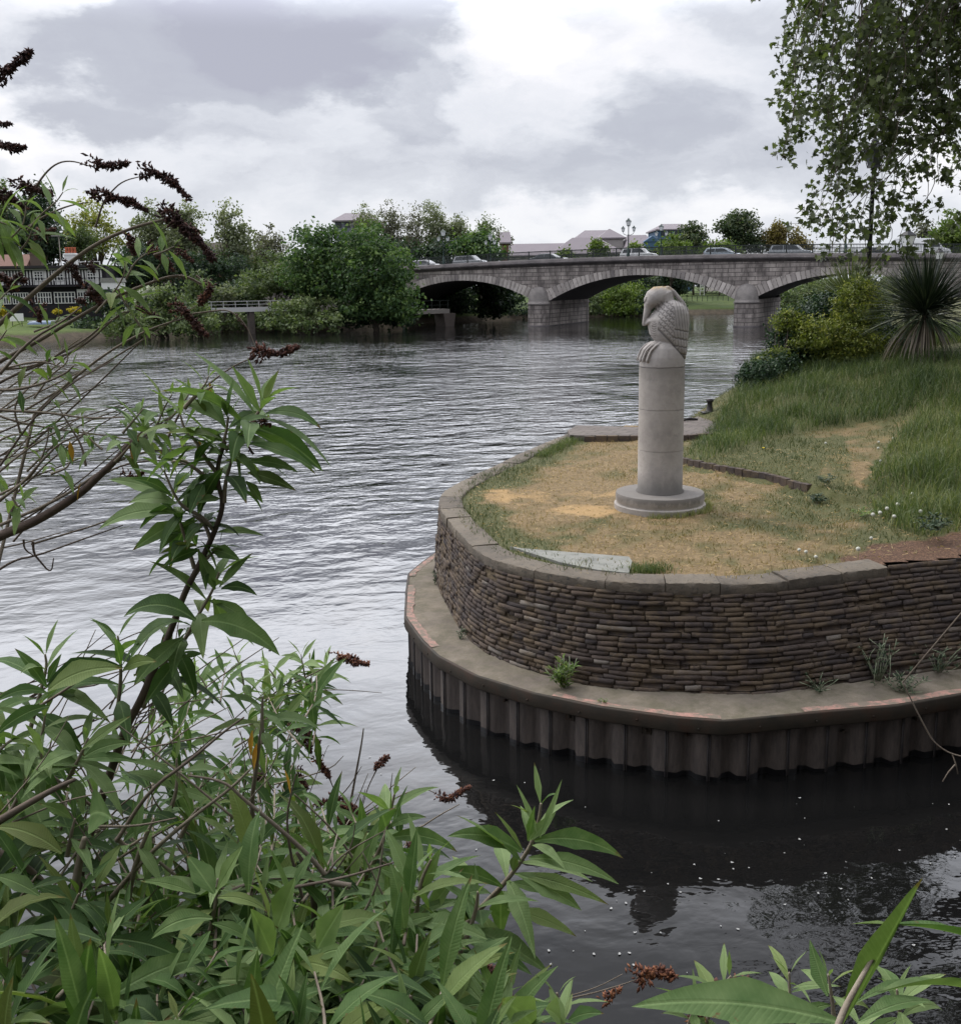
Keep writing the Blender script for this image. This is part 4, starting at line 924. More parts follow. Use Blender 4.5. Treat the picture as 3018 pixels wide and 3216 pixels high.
for (x, y, Y) in [(2900, -260, 24), (2700, -200, 26), (2850, 150, 27), (2960, 420, 26.5), (2620, -420, 25), (3000, -500, 22), (2400, -450, 27)]:
    b = at(x, y, Y)-O_; pts = curve_pts(np.array([0, .1, max(5, b[2]-3.5)]), b, 8, .8, .04); mb.tube(pts, list(np.linspace(.22, .035, 9)), 8); mains += pts[3:]
for _ in range(9):
    a = rng.uniform(-1.5, 1.2); b = np.array([math.cos(a)*rng.uniform(4, 8), math.sin(a)*rng.uniform(4, 9), rng.uniform(8, 16)]); pts = curve_pts(np.array([0, .1, b[2]-3]), b, 6, .6, .05); mb.tube(pts, list(np.linspace(.2, .04, 7)), 7)
mains = np.array(mains)
# twigs hang from strands whose tips are read from the photograph
STR = [(2480,30,-60),(2560,120,-40),(2530,210,0),(2500,300,-20),(2475,200,20),(2460,380,60),(2490,480,120),(2520,440,60),(2560,520,120),(2590,380,0),(2620,500,60),(2600,620,200),(2560,700,380),(2590,780,460),(2630,700,300),(2660,600,200),(2650,420,60),(2700,350,0),(2720,480,100),(2740,600,220),(2700,720,400),
       (2760,700,400),(2790,560,220),(2840,470,150),(2880,540,260),(2830,620,340),(2910,560,330),(2950,590,380),(2990,580,400),(2900,400,100),(2950,300,20),(2850,300,0),(2780,250,-20),(2700,200,-60),(2620,240,-60),(2980,200,-80),(3010,310,120),(3000,120,-120),(2900,150,-120),(2820,100,-160),(2740,60,-200),(2650,100,-160),(2580,20,-200),(2930,40,-200),(2990,20,-220),(2870,700,520),(2900,790,620),(2830,780,600),(2720,830,640),(2620,830,700),(2590,740,560),(2560,330,40),(2520,100,-100),(2690,290,-20),(2760,400,60),(2640,330,-20),(2930,440,120),(2830,380,40),(2870,230,-80),(2560,420,60),(2500,250,-30),(2960,90,-180),(2800,10,-240),(2700,-20,-260),(2880,20,-230),(2700,650,320),(2660,530,160),(2750,520,160),(2780,330,0),(2610,440,60)]
tw = MB(); LP = []; LD_ = []; BP = []
STR += [(rng.uniform(2700, 3060), rng.uniform(60, 420), rng.uniform(-300, 0)) for _ in range(34)]
for (x, y, y0) in STR+STR[::3]:
    Y = 26+rng.normal(0, 1.2); x += rng.normal(0, 16); y += rng.normal(0, 14)
    tip = at(x, y, Y)-O_; hi = at(x+rng.uniform(10, 130), y0-60+rng.normal(0, 30), Y)-O_
    dd = np.linalg.norm(mains-hi, axis=1); m0 = mains[np.argmin(dd)]
    pts = smooth_path([m0, (m0+hi)/2+np.array([0, 0, .3]), hi, (hi*.7+tip*.3)+np.array([rng.normal(0, .3), rng.normal(0, .3), 0]), (hi*.35+tip*.65)+np.array([rng.normal(0, .25), 0, rng.normal(0, .1)]), tip], 2)
    tw.tube(pts, list(np.linspace(.016, .006, len(pts))), 4)
    l = len(pts); 
    ln = np.linalg.norm(tip-hi)
    for k_ in range(int(3+ln*3.0)):
        u = rng.uniform(.5, 1)**.8; q = pts[min(l-1, int(u*l))]; sp = rng.normal(0, .2, 3)*np.array([1, 1, .6]); q2 = q+sp
        c = int(rng.integers(4, 9))
        for _ in range(c): LP.append(q2+rng.normal(0, .085, 3)); v = rng.normal(0, .8, 3)+np.array([0, 0, -.35]); LD_.append(v)
        if rng.uniform() < .35: tw.tube([q, (q+q2)/2+np.array([0, 0, .03]), q2], .006, 3)
    for k_ in range(3):
        q = pts[min(l-1, int(rng.uniform(.75, 1)*l))]; BP.append(q+np.array([rng.normal(0, .06), rng.normal(0, .06), -rng.uniform(.06, .2)]))
mb.build('trunk', M['bark'], pt); tw.build('twigs', M['bark'], pt)
LP = np.array(LP); LD_ = np.array(LD_); n = len(LP); print('plane leaves', n)
inst(plane_leaf(), LP, LD_, rng.uniform(.10, .19, n), np.clip(rng.normal(.42, .2, n), 0, 1), 'crown', LM['plane'], pt)
bb = MB()
for q in BP:
    bb.tube([q+np.array([0, 0, .12]), q], .002, 3); bb.lathe([(.001, q[2]-.016), (.014, q[2]-.008), (.014, q[2]+.008), (.001, q[2]+.016)], 6, (q[0], q[1]))
bb.build('seed_balls', M['bark'], pt)
# rest of the crown out of frame, with lobes added to shade the inlet
LB = [(-1, -4, 13, 6, 6, 3.2), (2, 1, 16, 7, 7, 3.5), (4, -5, 10, 5, 6, 3), (-6, 1, 14.5, 4.5, 4, 2.0), (-4.5, -9, 11.5, 4.5, 4, 1.8), (3, -12, 9.5, 5, 5, 2.5), (-6, -19, 8.5, 4.2, 5, 2.3), (-4.5, -23, 7.5, 4.5, 4, 2.2), (-1, -17, 9, 5, 6, 3)]
P_, out, rn, cc = crown_pts(LB, 900, 30, .55, .35); quads_leaves(P_, out, rn, .30, .8, .3, 'upper_and_shade_crown', LM['plane'], pt)

# unseen tree added right of and behind the camera to shade the inlet wall
nt = empty('added_shade_tree', (11.5, 1.0, 1.8), 0, 'unseen dense tree added on the near bank to shade the inlet wall on the right', 'tree')
mb = MB(); mb.tube([(0, 0, -.4), (.1, 0, 3), (0, .2, 7)], [.5, .4, .25], 12)
for q in ((-4, 3, 6), (-3, -3, 6.5), (3, 2, 7), (-5, -.5, 5.5), (0, 5, 6)): mb.tube(curve_pts((0, 0, 3), q, 5, .3), [.2, .17, .14, .1, .07, .04], 7)
mb.build('trunk', M['bark'], nt)
LB = [(-4.2, 3.6, 5.6, 3.0, 2.8, 1.9), (-5, -1.5, 6.4, 3.6, 3.6, 2.2), (0, 0, 7.5, 5, 5, 3), (-1.5, 6, 6, 4, 3, 2.2), (-9.5, -5, 9.0, 5, 3.5, 2.5), (-2, -5, 6.5, 5, 4, 3), (-8, -8, 6.5, 5.5, 3, 4.5), (-14, -9, 6, 5, 3, 4), (-19, -9, 6, 5, 3, 3.5)]
P_, out, rn, cc = crown_pts(LB, 1500, 30, .55, .3); quads_leaves(P_, out, rn, .36, .8, .3, 'crown', LM['plane'], nt)

# loose straw lying on the lawn and a few pebbles at its bare patches
N0 = 5000; x = rng.uniform(-1.2, 6.5, N0); y = rng.uniform(10.5, 18, N0); ok = inpoly(x, y, [tuple(p[:2]) for p in offset(COP, .42)]+[(30, 9), (30, 40), (3, 24)]) & (np.hypot(x-BC[0], y-BC[1]) > PR*1.05); x, y = x[ok], y[ok]; n = len(x)
a = rng.uniform(0, 6.28, n); l = rng.uniform(.02, .07, n); dx, dy = np.cos(a)*l, np.sin(a)*l; z = zterr(x, y)+.012; w_ = .003
V = np.stack([np.stack([x-dy*.06, y+dx*.06, z], 1), np.stack([x+dy*.06, y-dx*.06, z], 1), np.stack([x+dx+dy*.05, y+dy-dx*.05, z+rng.uniform(0, .02, n)], 1), np.stack([x+dx-dy*.05, y+dy+dx*.05, z+rng.uniform(0, .02, n)], 1)], 1).reshape(-1, 3)
tag(npmesh('straw_litter', V, np.arange(4*n).reshape(-1, 4), LM['dry'], None, rnd=np.repeat(np.clip(rng.normal(.75, .3, n), 0, 1), 4)), 'loose dry straw scattered over the lawn around the statue', 'straw', None, 'stuff')
# ------------------------------------------------------------------ road bridge
BA = R(25.4); BO = np.array([19.0, 122.4]); BW = 14.5
ca, sa = math.cos(BA), math.sin(BA)
def bw(s, dpt, z=0): return np.array([BO[0]+ca*s+sa*dpt, BO[1]-sa*s+ca*dpt, z])
br = empty('road_bridge', (BO[0], BO[1], 0), -BA, 'long granite road bridge with three shallow arches and iron railings over the river', 'bridge')
def deck(x): return 7.72-.62*(min(abs(x), 60)/34)**2
ARCH = [(-22.75-.65, 10.05, 3.1, 5.75), (0, 11.28, 3.1, 6.02), (23.4, 10.05, 3.1, 5.75)]   # centre, half span, springing, crown
def arc(x, A):
    cx, a, z0, z1 = A; r = z1-z0; R_ = (a*a+r*r)/(2*r); u = x-cx
    return z1-R_+math.sqrt(max(R_*R_-u*u, 0))
def stonem(name, bwid, bh, dark=1.0):
    def c(t):
        co = t.coord(); v = t.vm('ADD', t.node('ShaderNodeCombineXYZ', i={0: t.node('ShaderNodeSeparateXYZ', i={0: co}).outputs[0], 1: t.node('ShaderNodeSeparateXYZ', i={0: co}).outputs[2], 2: 0}).outputs[0], (0, .02, 0))
        b = t.node('ShaderNodeTexBrick', i={0: v, 'Color1': (.47, .42, .39, 1), 'Color2': (.26, .232, .218, 1), 'Mortar': (.04, .036, .036, 1), 'Scale': 1.0, 'Mortar Size': .035, 'Brick Width': bwid, 'Row Height': bh, 'Bias': -.1})
        st_ = t.ramp(t.noise(t.scalev(co, .5, .5, .18), 2.0, 6, .7), [(.40, 0), (.62, .9)]); k = t.mix(st_, b, (.075, .066, .064))
        return t.mix(t.m('MULTIPLY', t.noise(co, 3, 5, .7), .35), k, (.16, .14, .135))
    return mat(name, c, .9, nb(5, .02))
BS = stonem('granite_ashlar', 1.5, .47); BP_ = stonem('granite_pier', 1.7, .52)
BD = mat('dark_granite_cornice', lambda t: stone_col(t, (.12, .108, .11), (.06, .055, .058), (.18, .16, .16), .8), .9)
BV = mat('granite_voussoir', lambda t: t.mix(t.ramp(t.noise(t.scalev(t.coord(), .6, .6, .3), 2.2, 6, .7), [(.5, 0), (.78, .8)]), t.ramp(t.attr('rnd'), [(0, (.20, .18, .178)), (.5, (.44, .40, .375)), (1, (.58, .53, .50))]), (.09, .08, .08)), .9, nb(6, .02))
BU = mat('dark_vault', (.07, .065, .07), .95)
xs = sorted(set([round(v, 3) for v in np.arange(-75, 75.01, .5)]+[round(c+s*a, 3) for c, a, _, _ in ARCH for s in (-1, 1)]))
def bot(x, side=0):
    for A in ARCH:
        if A[0]-A[1]-1e-4 <= x <= A[0]+A[1]+1e-4: return arc(x, A)
    return None
bface = MB(); face = MB(); vault = MB()
for x0, x1 in zip(xs[:-1], xs[1:]):
    xm = (x0+x1)/2; A = next((A for A in ARCH if abs(xm-A[0]) < A[1]), None)
    b0, b1 = (arc(x0, A), arc(x1, A)) if A else (-1, -1)
    t0, t1 = deck(x0)-.34, deck(x1)-.34
    for y_, fl in ((0, 0), (BW, 1)):
        f = (0, 1, 2, 3) if not fl else (3, 2, 1, 0)
        (bface if fl else face).add([(x0, y_, b0), (x1, y_, b1), (x1, y_, t1), (x0, y_, t0)], [f])
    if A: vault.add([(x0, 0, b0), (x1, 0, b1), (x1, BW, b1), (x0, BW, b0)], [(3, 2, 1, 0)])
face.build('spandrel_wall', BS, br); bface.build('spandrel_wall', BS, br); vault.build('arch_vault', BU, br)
for A in ARCH:
    mb = MB(); cx, a, z0, z1 = A; r = z1-z0; R_ = (a*a+r*r)/(2*r); cz = z1-R_; th = math.asin(a/R_); nv = 45 if A[0] == 0 else 41
    for i in range(nv):
        q0 = -th+2*th*i/nv+.0020; q1 = -th+2*th*(i+1)/nv-.0020; qm = abs((q0+q1)/2)/th; e = .74+.52*qm**1.6+random.choice([0, .06, .12])*qm
        pr_ = .045+random.uniform(-.008, .008); pts = []
        for q, rr in ((q0, R_), (q1, R_), (q1, R_+e), (q0, R_+e)): pts.append((cx+rr*math.sin(q), cz+rr*math.cos(q)))
        pts = [(px_, min(pz_, deck(px_)-.36)) for px_, pz_ in pts]
        mb.prism(pts, -pr_, .3, random.gauss(.5, .2))
    mb.build('voussoirs', BV, br)
def extr(prof, y_of, mt, name, sgn=1, n=60):
    """profile list (y, dz) swept along the humped deck line"""
    V = []; Fc = []; k_ = len(prof); xs_ = np.linspace(-75, 75, n)
    for x in xs_:
        for y_, dz in prof: V.append((x, y_of+sgn*y_, deck(x)+dz))
    for i in range(n-1):
        for j in range(k_-1): a_ = i*k_+j; Fc.append((a_, a_+k_, a_+k_+1, a_+1))
    return npmesh(name, V, Fc, mt, br)
for yy, sg in ((0, 1), (BW, -1)):
    extr([(.02, -.36), (-.10, -.36), (-.12, -.22), (-.30, -.16), (-.46, -.02), (-.46, .14), (-.12, .18), (.3, .18)], yy, BD, 'cornice', sg)
    extr([(-.12, .178), (-.12, .50), (.22, .50), (.22, .1)], yy, mat('parapet_granite', lambda t: stone_col(t, (.20, .18, .178), (.12, .11, .112), (.26, .24, .23), .8), .9), 'parapet_plinth', sg)
V = []; Fc = []
for x in np.linspace(-75, 75, 60): V += [(x, .2, deck(x)-.22), (x, BW-.2, deck(x)-.22)]
npmesh('road_surface', V, [(2*i, 2*i+2, 2*i+3, 2*i+1) for i in range(59)], mat('asphalt', (.05, .05, .05), .9), br)
RM = mat('railing_paint', (.022, .028, .026), .5)
def railing(yy, x0, x1, step):
    x = x0
    while x < x1:
        pb_ = MB(); z = deck(x)+.5; pb_.box(x-.07, x+.07, yy-.06, yy+.06, z, z+1.0); pb_.build('railing_post', RM, br)
        xn = x+step; mb = MB(); zn = deck(xn)+.5
        for dz, hh in ((.87, .10), (.08, .07)):
            mb.add([(x+.05, yy-.03, z+dz), (xn-.05, yy-.03, zn+dz), (xn-.05, yy+.03, zn+dz), (x+.05, yy+.03, z+dz), (x+.05, yy-.03, z+dz+hh), (xn-.05, yy-.03, zn+dz+hh), (xn-.05, yy+.03, zn+dz+hh), (x+.05, yy+.03, z+dz+hh)], [(0,3,2,1),(4,5,6,7),(0,1,5,4),(1,2,6,5),(2,3,7,6),(3,0,4,7)])
        q = x+.17
        while q < xn-.1:
            zz = z+(zn-z)*(q-x)/step; mb.box(q-.021, q+.021, yy-.018, yy+.018, zz+.1, zz+.9); q += .15
        mb.build('railing_panel', RM, br); x = xn
railing(.05, -47.6, 50, 2.8); railing(BW-.05, -47.6, 50, 5.6)
capm = mat('weathered_cap_stone', lambda t: stone_col(t, (.25, .23, .22), (.13, .12, .115), (.34, .31, .295), .9), .9, nb(6, .03))
for sg in (-1, 1):
    cx = sg*12.66; hw = 1.36; mb = MB()
    mb.box(cx-hw, cx+hw, 0, BW, -1.5, 3.1)
    mc = MB()
    for yy, a0, a1 in ((0, math.pi, 2*math.pi), (BW, 0, math.pi)):
        mb.lathe([(hw, -1.5), (hw, 2.62)], 18, (cx, yy), .5, True, a0, a1)
        mc.lathe([(hw, 2.62), (hw*1.07, 2.66), (hw*1.07, 2.84), (hw*.99, 2.86), (hw*.97, 3.1), (hw*.93, 3.6), (hw*.84, 4.1), (hw*.66, 4.5), (hw*.4, 4.74), (.02, 4.85)], 18, (cx, yy), .5, True, a0, a1)
    mc.build('cutwater_cap', capm, br)
    mb.box(cx-hw-.05, cx+hw+.05, .0, BW, 2.66, 2.84)
    o = mb.build('pier', BP_, br); o.modifiers.new('e', 'EDGE_SPLIT').split_angle = R(35)
    mb = MB(); mb.lathe([(hw+.06, -1), (hw+.1, -.2), (hw+.06, .12), (hw, .16)], 18, (cx, 0), .5, True, math.pi, 2*math.pi); mb.box(cx-hw-.1, cx+hw+.1, 0, BW, -1, .12); mb.build('pier_footing', BD, br)
mb = MB(); mb.tube([(-12.66+1.5, BW-1, 0), (-12.66+1.5, BW-1, 3)], .07, 6); mb.build('drain_pipe', M['pale_slab'], br)
# three-headed lamp standards on the parapets
def bridge_lamp():
    e = empty('bridge_lamp', (0, 0, 0), 0, '-', 'lamp post', 'lamp standards on the bridge'); m1 = MB(); H = 4.35
    m1.lathe([(.2, 0), (.2, .3), (.13, .4), (.16, .75), (.1, .85), (.075, 1.0), (.06, 2.4), (.1, 2.45), (.055, 2.5), (.05, H-.95), (.09, H-.93), (.05, H-.85)], 10)
    for s in (-1, 1):
        m1.tube([(0, 0, 2.45), (s*.25, 0, 2.42), (s*.55, 0, 2.55), (s*.66, 0, 2.75), (s*.66, 0, 2.86)], .03, 6)
    m1.build('post', M['greenpaint'], e); f = MB(); g = MB(); lantern(f, g, H-.87, .95, .26)
    for s in (-1, 1): f.M = g.M = Matrix.Translation((s*.66, 0, 0)); lantern(f, g, 2.85, .68, .18)
    f.build('lantern_frame', M['greenpaint'], e); g.build('lantern_glass', M['glass_l'], e); return e
bl = bridge_lamp(); LPL = []
for x, fr_, lb in [(-1.3, 0, 'three-headed green lamp standard in front of the white car'), (-25.8, 0, 'three-headed lamp standard against the trees at the left end of the bridge'), (23.0, 0, 'lamp standard on the near parapet half hidden by the plane leaves'),
                   (-1.3, 1, 'lamp standard on the far parapet in front of the chestnut tree'), (-25.8, 1, 'lamp standard on the far parapet beside the dark chestnut at the left')]:
    p = bw(x, BW-.1 if fr_ else .05, deck(x)+.5)
    if not LPL: bl.location = tuple(p); bl.rotation_euler = (0, 0, -BA); bl['label'] = lb; LPL.append(bl)
    else: LPL.append(copy_tree(bl, None, tuple(p), -BA, lb))
# ------------------------------------------------------------------ vehicles
glass = mat('car_glass', (.02, .025, .03), .08, None, .6); tyre = mat('tyre', (.015, .015, .015), .9); rimm = mat('wheel_rim', (.35, .35, .36), .4, None, .5, .6)
redl = mat('tail_lamp_red', (.45, .03, .03), .3); whl = mat('head_lamp_clear', (.7, .7, .7), .2)
def car(x, lane, colr, label, style='hatch', L_=4.2):
    p = bw(x, lane, deck(x)-.215); sl = -math.atan((deck(x-1)-deck(x+1))/2)
    e = empty('car', tuple(p), -BA, label, 'van' if style == 'van' else 'car'); e.rotation_euler = (0, math.atan((deck(x-1)-deck(x+1))/2), -BA)
    pm = mat('car_paint', colr, .28, None, .5, 0, Coat_Weight=.6)
    k = L_/4.2; W = .88
    if style == 'van':
        prof = [(-2.4,.35),(-2.45,.9),(-2.42,2.15),(-2.3,2.3),(1.0,2.3),(1.25,2.2),(1.75,1.35),(2.35,1.15),(2.5,.8),(2.45,.35)]; gl = [(1.02,2.1),(1.18,2.1),(1.6,1.42),(.75,1.42),(.75,2.1)]; gls = [gl]
    elif style == 'suv':
        prof = [(-2.1,.35),(-2.15,.9),(-2.05,1.2),(-1.85,1.68),(-1.6,1.75),(.3,1.75),(.55,1.7),(1.15,1.15),(1.95,1.02),(2.15,.85),(2.15,.35)]; gls = [[(-1.85,1.18),(-1.68,1.6),(-.75,1.66),(-.75,1.18)],[(-.67,1.18),(-.67,1.66),(.32,1.66),(.5,1.6),(.95,1.18)]]
    elif style == 'saloon':
        prof = [(-2.2,.32),(-2.25,.75),(-2.15,.95),(-1.6,1.02),(-1.0,1.40),(-.7,1.45),(.15,1.45),(.45,1.4),(1.15,.98),(2.0,.85),(2.2,.65),(2.2,.32)]; gls = [[(-1.45,1.0),(-.98,1.33),(-.4,1.38),(-.4,1.0)],[(-.32,1.0),(-.32,1.38),(.15,1.38),(.4,1.33),(.95,1.0)]]
    else:
        prof = [(-1.95,.32),(-2.02,.8),(-1.95,1.05),(-1.65,1.42),(-1.4,1.5),(.2,1.5),(.5,1.44),(1.15,1.02),(1.85,.86),(2.08,.65),(2.05,.32)]; gls = [[(-1.7,1.03),(-1.5,1.36),(-.72,1.42),(-.72,1.03)],[(-.64,1.03),(-.64,1.42),(.2,1.42),(.42,1.37),(.95,1.03)]]
    n = len(prof); vs = []; zmid = .95
    for yy, ins_ in ((-W, 0), (W, 0)):
        pass
    def wy(z): return W-(max(0, z-zmid)*.28)
    ring = []
    mb = MB(); poly_ = [(a*k, b) for a, b in prof]
    vs = [(a, -wy(b), b) for a, b in poly_]+[(a, -wy(b)*.9, b+.02) for a, b in poly_]+[(a, wy(b)*.9, b+.02) for a, b in poly_]+[(a, wy(b), b) for a, b in poly_]
    fs = [tuple(range(n)), tuple(range(4*n-1, 3*n-1, -1))]
    for r_ in range(3): fs += [(r_*n+i, r_*n+n+i, r_*n+n+(i+1) % n, r_*n+(i+1) % n) for i in range(n)]
    mb.add(vs, fs); body = mb.build('body', pm, e)
    for g_ in gls:
        m2 = MB()
        for s in (-1, 1):
            q = [(a*k, s*(wy(b)+.012), b) for a, b in g_]; m2.add(q, [tuple(range(len(q)))])
        m2.build('side_window', glass, e)
    # windscreen and rear window
    def slope(i, j, nm):
        (x0, z0), (x1, z1) = poly_[i], poly_[j]; dx, dz = x1-x0, z1-z0; l = math.hypot(dx, dz); nx_, nz_ = -dz/l*.018, dx/l*.018
        if nz_ < 0: nx_, nz_ = -nx_, -nz_
        f = [(.12), (.88)]; q = []
        for u, s in ((f[0], -1), (f[0], 1), (f[1], 1), (f[1], -1)): z_ = z0+dz*u; q.append((x0+dx*u+nx_, s*(wy(z_)-.10), z_+nz_+.02))
        m2 = MB(); m2.add(q, [(0, 1, 2, 3)]); m2.build(nm, glass, e)
    slope(5 if style == 'van' else n-5, 6 if style == 'van' else n-4, 'windscreen') if style != 'van' else slope(5, 6, 'windscreen')
    if style != 'van': slope(2 if style != 'saloon' else 3, 3 if style != 'saloon' else 4, 'rear_window')
    for wx in (-1.28*k, 1.3*k):
        for s in (-1, 1):
            m2 = MB(); m2.M = Matrix.Translation((wx, s*(W-.08), .32)) @ Matrix.Rotation(R(90), 4, 'X')
            m2.lathe([(.2, -.11), (.31, -.11), (.33, -.07), (.33, .07), (.31, .11), (.2, .11)], 18); w_ = m2.build('wheel', tyre, e)
            m2 = MB(); m2.M = Matrix.Translation((wx, s*(W-.08), .32)) @ Matrix.Rotation(R(90), 4, 'X'); m2.lathe([(.001, -.10), (.2, -.09), (.2, .09), (.001, .10)], 12); m2.build('rim', rimm, w_)
    m2 = MB(); [m2.box(-2.04*k, -1.9*k, s*W*.86-.1, s*W*.86+.1, .75, .95) for s in (-1, 1)]; m2.build('tail_lamp', redl, e)
    m2 = MB(); [m2.box(1.93*k, 2.09*k, s*W*.75-.14, s*W*.75+.14, .62, .78) for s in (-1, 1)]; m2.build('headlamp', whl, e)
    return e
car(-30.2, 3.4, (.55, .55, .56), 'silver car behind the railing at the far left end of the bridge', 'hatch')
car(-23.6, 3.4, (.35, .36, .38), 'grey car with red tail lamps behind the railing left of the dark hatchback', 'suv', 4.3)
car(-12.6, 3.4, (.09, .10, .11), 'dark grey car crossing left of the white car', 'saloon', 4.6)
car(-1.0, 3.4, (.72, .72, .72), 'white car passing behind the middle lamp standard', 'suv', 4.2)
car(9.0, 3.4, (.40, .46, .52), 'silver-blue hatchback right of the bridge centre', 'hatch', 4.3)
car(16.8, 3.4, (.26, .28, .30), 'grey estate car above the right pier of the bridge', 'suv', 4.7)
car(25.6, 6.5, (.05, .06, .07), 'dark car partly hidden by the plane leaves on the bridge', 'saloon', 4.5)
car(30.4, 3.4, (.62, .63, .64), 'white van behind the lantern on the bridge', 'van', 5.0)
car(38.5, 3.4, (.70, .70, .71), 'white car at the right end of the bridge', 'suv', 4.4)
# ------------------------------------------------------------------ land across the river
WL = [(-260,1090),(0,1076),(160,1071),(330,1061),(500,1050),(700,1041),(880,1038),(1080,1036),(1290,1030)]
edge = [onz(x, y, 0)[:2] for x, y in WL]
edge += [bw(-33.0, -1)[:2], bw(-33.0, 8)[:2], bw(-28, BW+3)[:2], bw(-22, BW+14)[:2]]+[onz(x, y, 0)[:2] for x, y in [(1830,994),(2000,990),(2272,985),(2500,980),(2760,974)]]+[np.array([130, 158]), np.array([300, 150])]
print('edge', [tuple(np.round(p, 1)) for p in edge])
LPOLY = [(-400, 60)]+[tuple(p) for p in edge]+[(400, 150), (400, 520), (-400, 520)]
def dist_edge(x, y):
    d = np.full(x.shape, 1e9); E = [np.array([-400, 60.])]+[np.asarray(p, float) for p in edge]
    for a, b in zip(E[:-1], E[1:]):
        ab = b-a; t_ = np.clip(((x-a[0])*ab[0]+(y-a[1])*ab[1])/(ab@ab), 0, 1); d = np.minimum(d, np.hypot(x-a[0]-ab[0]*t_, y-a[1]-ab[1]*t_))
    return np.where(inpoly(x, y, LPOLY), d, -d)
def zland(x, y):
    d = dist_edge(np.atleast_1d(np.asarray(x, float)), np.atleast_1d(np.asarray(y, float)))
    return -1+1.75*sm01(-1.5, 1.2, d)+.085*np.clip(d, 0, 28)+.25*(vnoise(x, y, 3, 4)-.5)
def zl(x, y): return float(zland(x, y)[0])
xs_ = np.concatenate([np.arange(-400, -70, 8), np.arange(-70, 110, 1.5), np.arange(110, 400, 8)]); ys_ = np.concatenate([np.arange(60, 200, 1.5), np.arange(200, 520, 8)])
gx, gy = np.meshgrid(xs_, ys_); zz = zland(gx.ravel(), gy.ravel()); idx = np.arange(gx.size).reshape(gx.shape)
q = np.stack([idx[:-1, :-1], idx[:-1, 1:], idx[1:, 1:], idx[1:, :-1]], -1).reshape(-1, 4); q = q[(zz[q] > -.95).any(axis=1)]
def bankm(t):
    sp = t.node('ShaderNodeSeparateXYZ', i={0: t.coord()}); f = t.node('ShaderNodeMapRange', i={0: t.m('ADD', sp.outputs[2], t.m('MULTIPLY', t.noise(t.coord(), .8, 4), .5)), 1: .85, 2: 1.15}).outputs[0]
    return t.mix(f, t.ramp(t.noise(t.coord(), 1.5, 5, .7), [(.3, (.045, .036, .026)), (.7, (.10, .08, .055))]), t.ramp(t.noise(t.coord(), .25, 5, .6), [(.3, (.04, .068, .015)), (.7, (.085, .115, .026))]))
npmesh('far_bank', np.stack([gx.ravel(), gy.ravel(), zz], 1), q, mat('garden_bank', bankm, .95, nb(3, .1)), None, smooth=True)['kind'] = 'structure'
# ------------------------------------------------------------------ trees
def LMt(name, d, m_, l, tr=.32): return leafmat(name, d, m_, l, tr, .6, spec=.25)
TM = {'big': LMt('sycamore_leaf', (.016, .038, .015), (.055, .105, .034), (.16, .23, .07)), 'mid': LMt('willow_leaf', (.04, .062, .028), (.10, .135, .058), (.20, .235, .105)),
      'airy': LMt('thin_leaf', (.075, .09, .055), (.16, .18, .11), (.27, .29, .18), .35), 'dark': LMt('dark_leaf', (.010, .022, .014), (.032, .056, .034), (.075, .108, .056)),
      'yel': LMt('yellow_leaf', (.10, .12, .02), (.21, .22, .045), (.36, .35, .10), .35), 'brown': LMt('bronze_leaf', (.07, .055, .02), (.15, .12, .04), (.24, .19, .07)),
      'chest': LMt('chestnut_leaf', (.016, .03, .015), (.05, .075, .034), (.20, .21, .13)), 'lime': LMt('lime_leaf', (.04, .07, .012), (.10, .15, .03), (.19, .24, .06)), 'grey': LMt('grey_twiggy_leaf', (.07, .07, .055), (.14, .14, .105), (.22, .22, .16))}
def ftree(name, label, x0, x1, y0, y1, Y, mt, dens=1.0, leaf=.42, cr=.9, group=None, lobes=None, r_tr=None, ground=None, nl=16, shell=.55, dep=None, zf=.2, cat='tree', forks=1):
    """crown between picture columns x0..x1 and rows y0..y1 at distance Y"""
    B = lob(x0, x1, y0, y1, Y, dep); cx, _, cz, rx, ry, rz = B; ry = dep or min(rx, 6)
    if lobes is None:
        lobes = []
        for k_ in range(7):
            a = rng.uniform(0, 6.28); u = rng.uniform(.35, .6); lobes.append([cx+rx*u*math.cos(a)*.9, Y+ry*u*math.sin(a), cz+rz*rng.uniform(-.55, .5), rx*rng.uniform(.4, .58), ry*.5, rz*rng.uniform(.35, .5)])
        lobes.append([cx, Y, cz, rx*.72, ry*.7, rz*.78]); lobes.append([cx+rng.normal()*rx*.1, Y, cz+rz*.45, rx*.5, ry*.5, rz*.55])
    else: lobes = [lob(a, b, c, d, Y+dy, dd) for a, b, c, d, dy, dd in lobes]
    if cat == 'bush' and (Y < 135 or 154 < Y < 170):
        for k_ in range(4): xx = cx+rx*(-.75+.5*k_); lobes.append([xx, Y-ry*.5-.6, 1.2, rx*.33, 1.6, 1.25])
    area = rx*rz*4; n_cl = int(area*2.3*dens)+18; leaf *= 1.28
    gz = ground if ground is not None else zl(cx, Y)
    return tree(name, label, group, (cx, Y, gz), lobes, min(n_cl, 1500), int(24), cr, leaf, mt, r_tr or max(.12, rz*.06), nl, zf, shell, cat, .6, forks=forks)
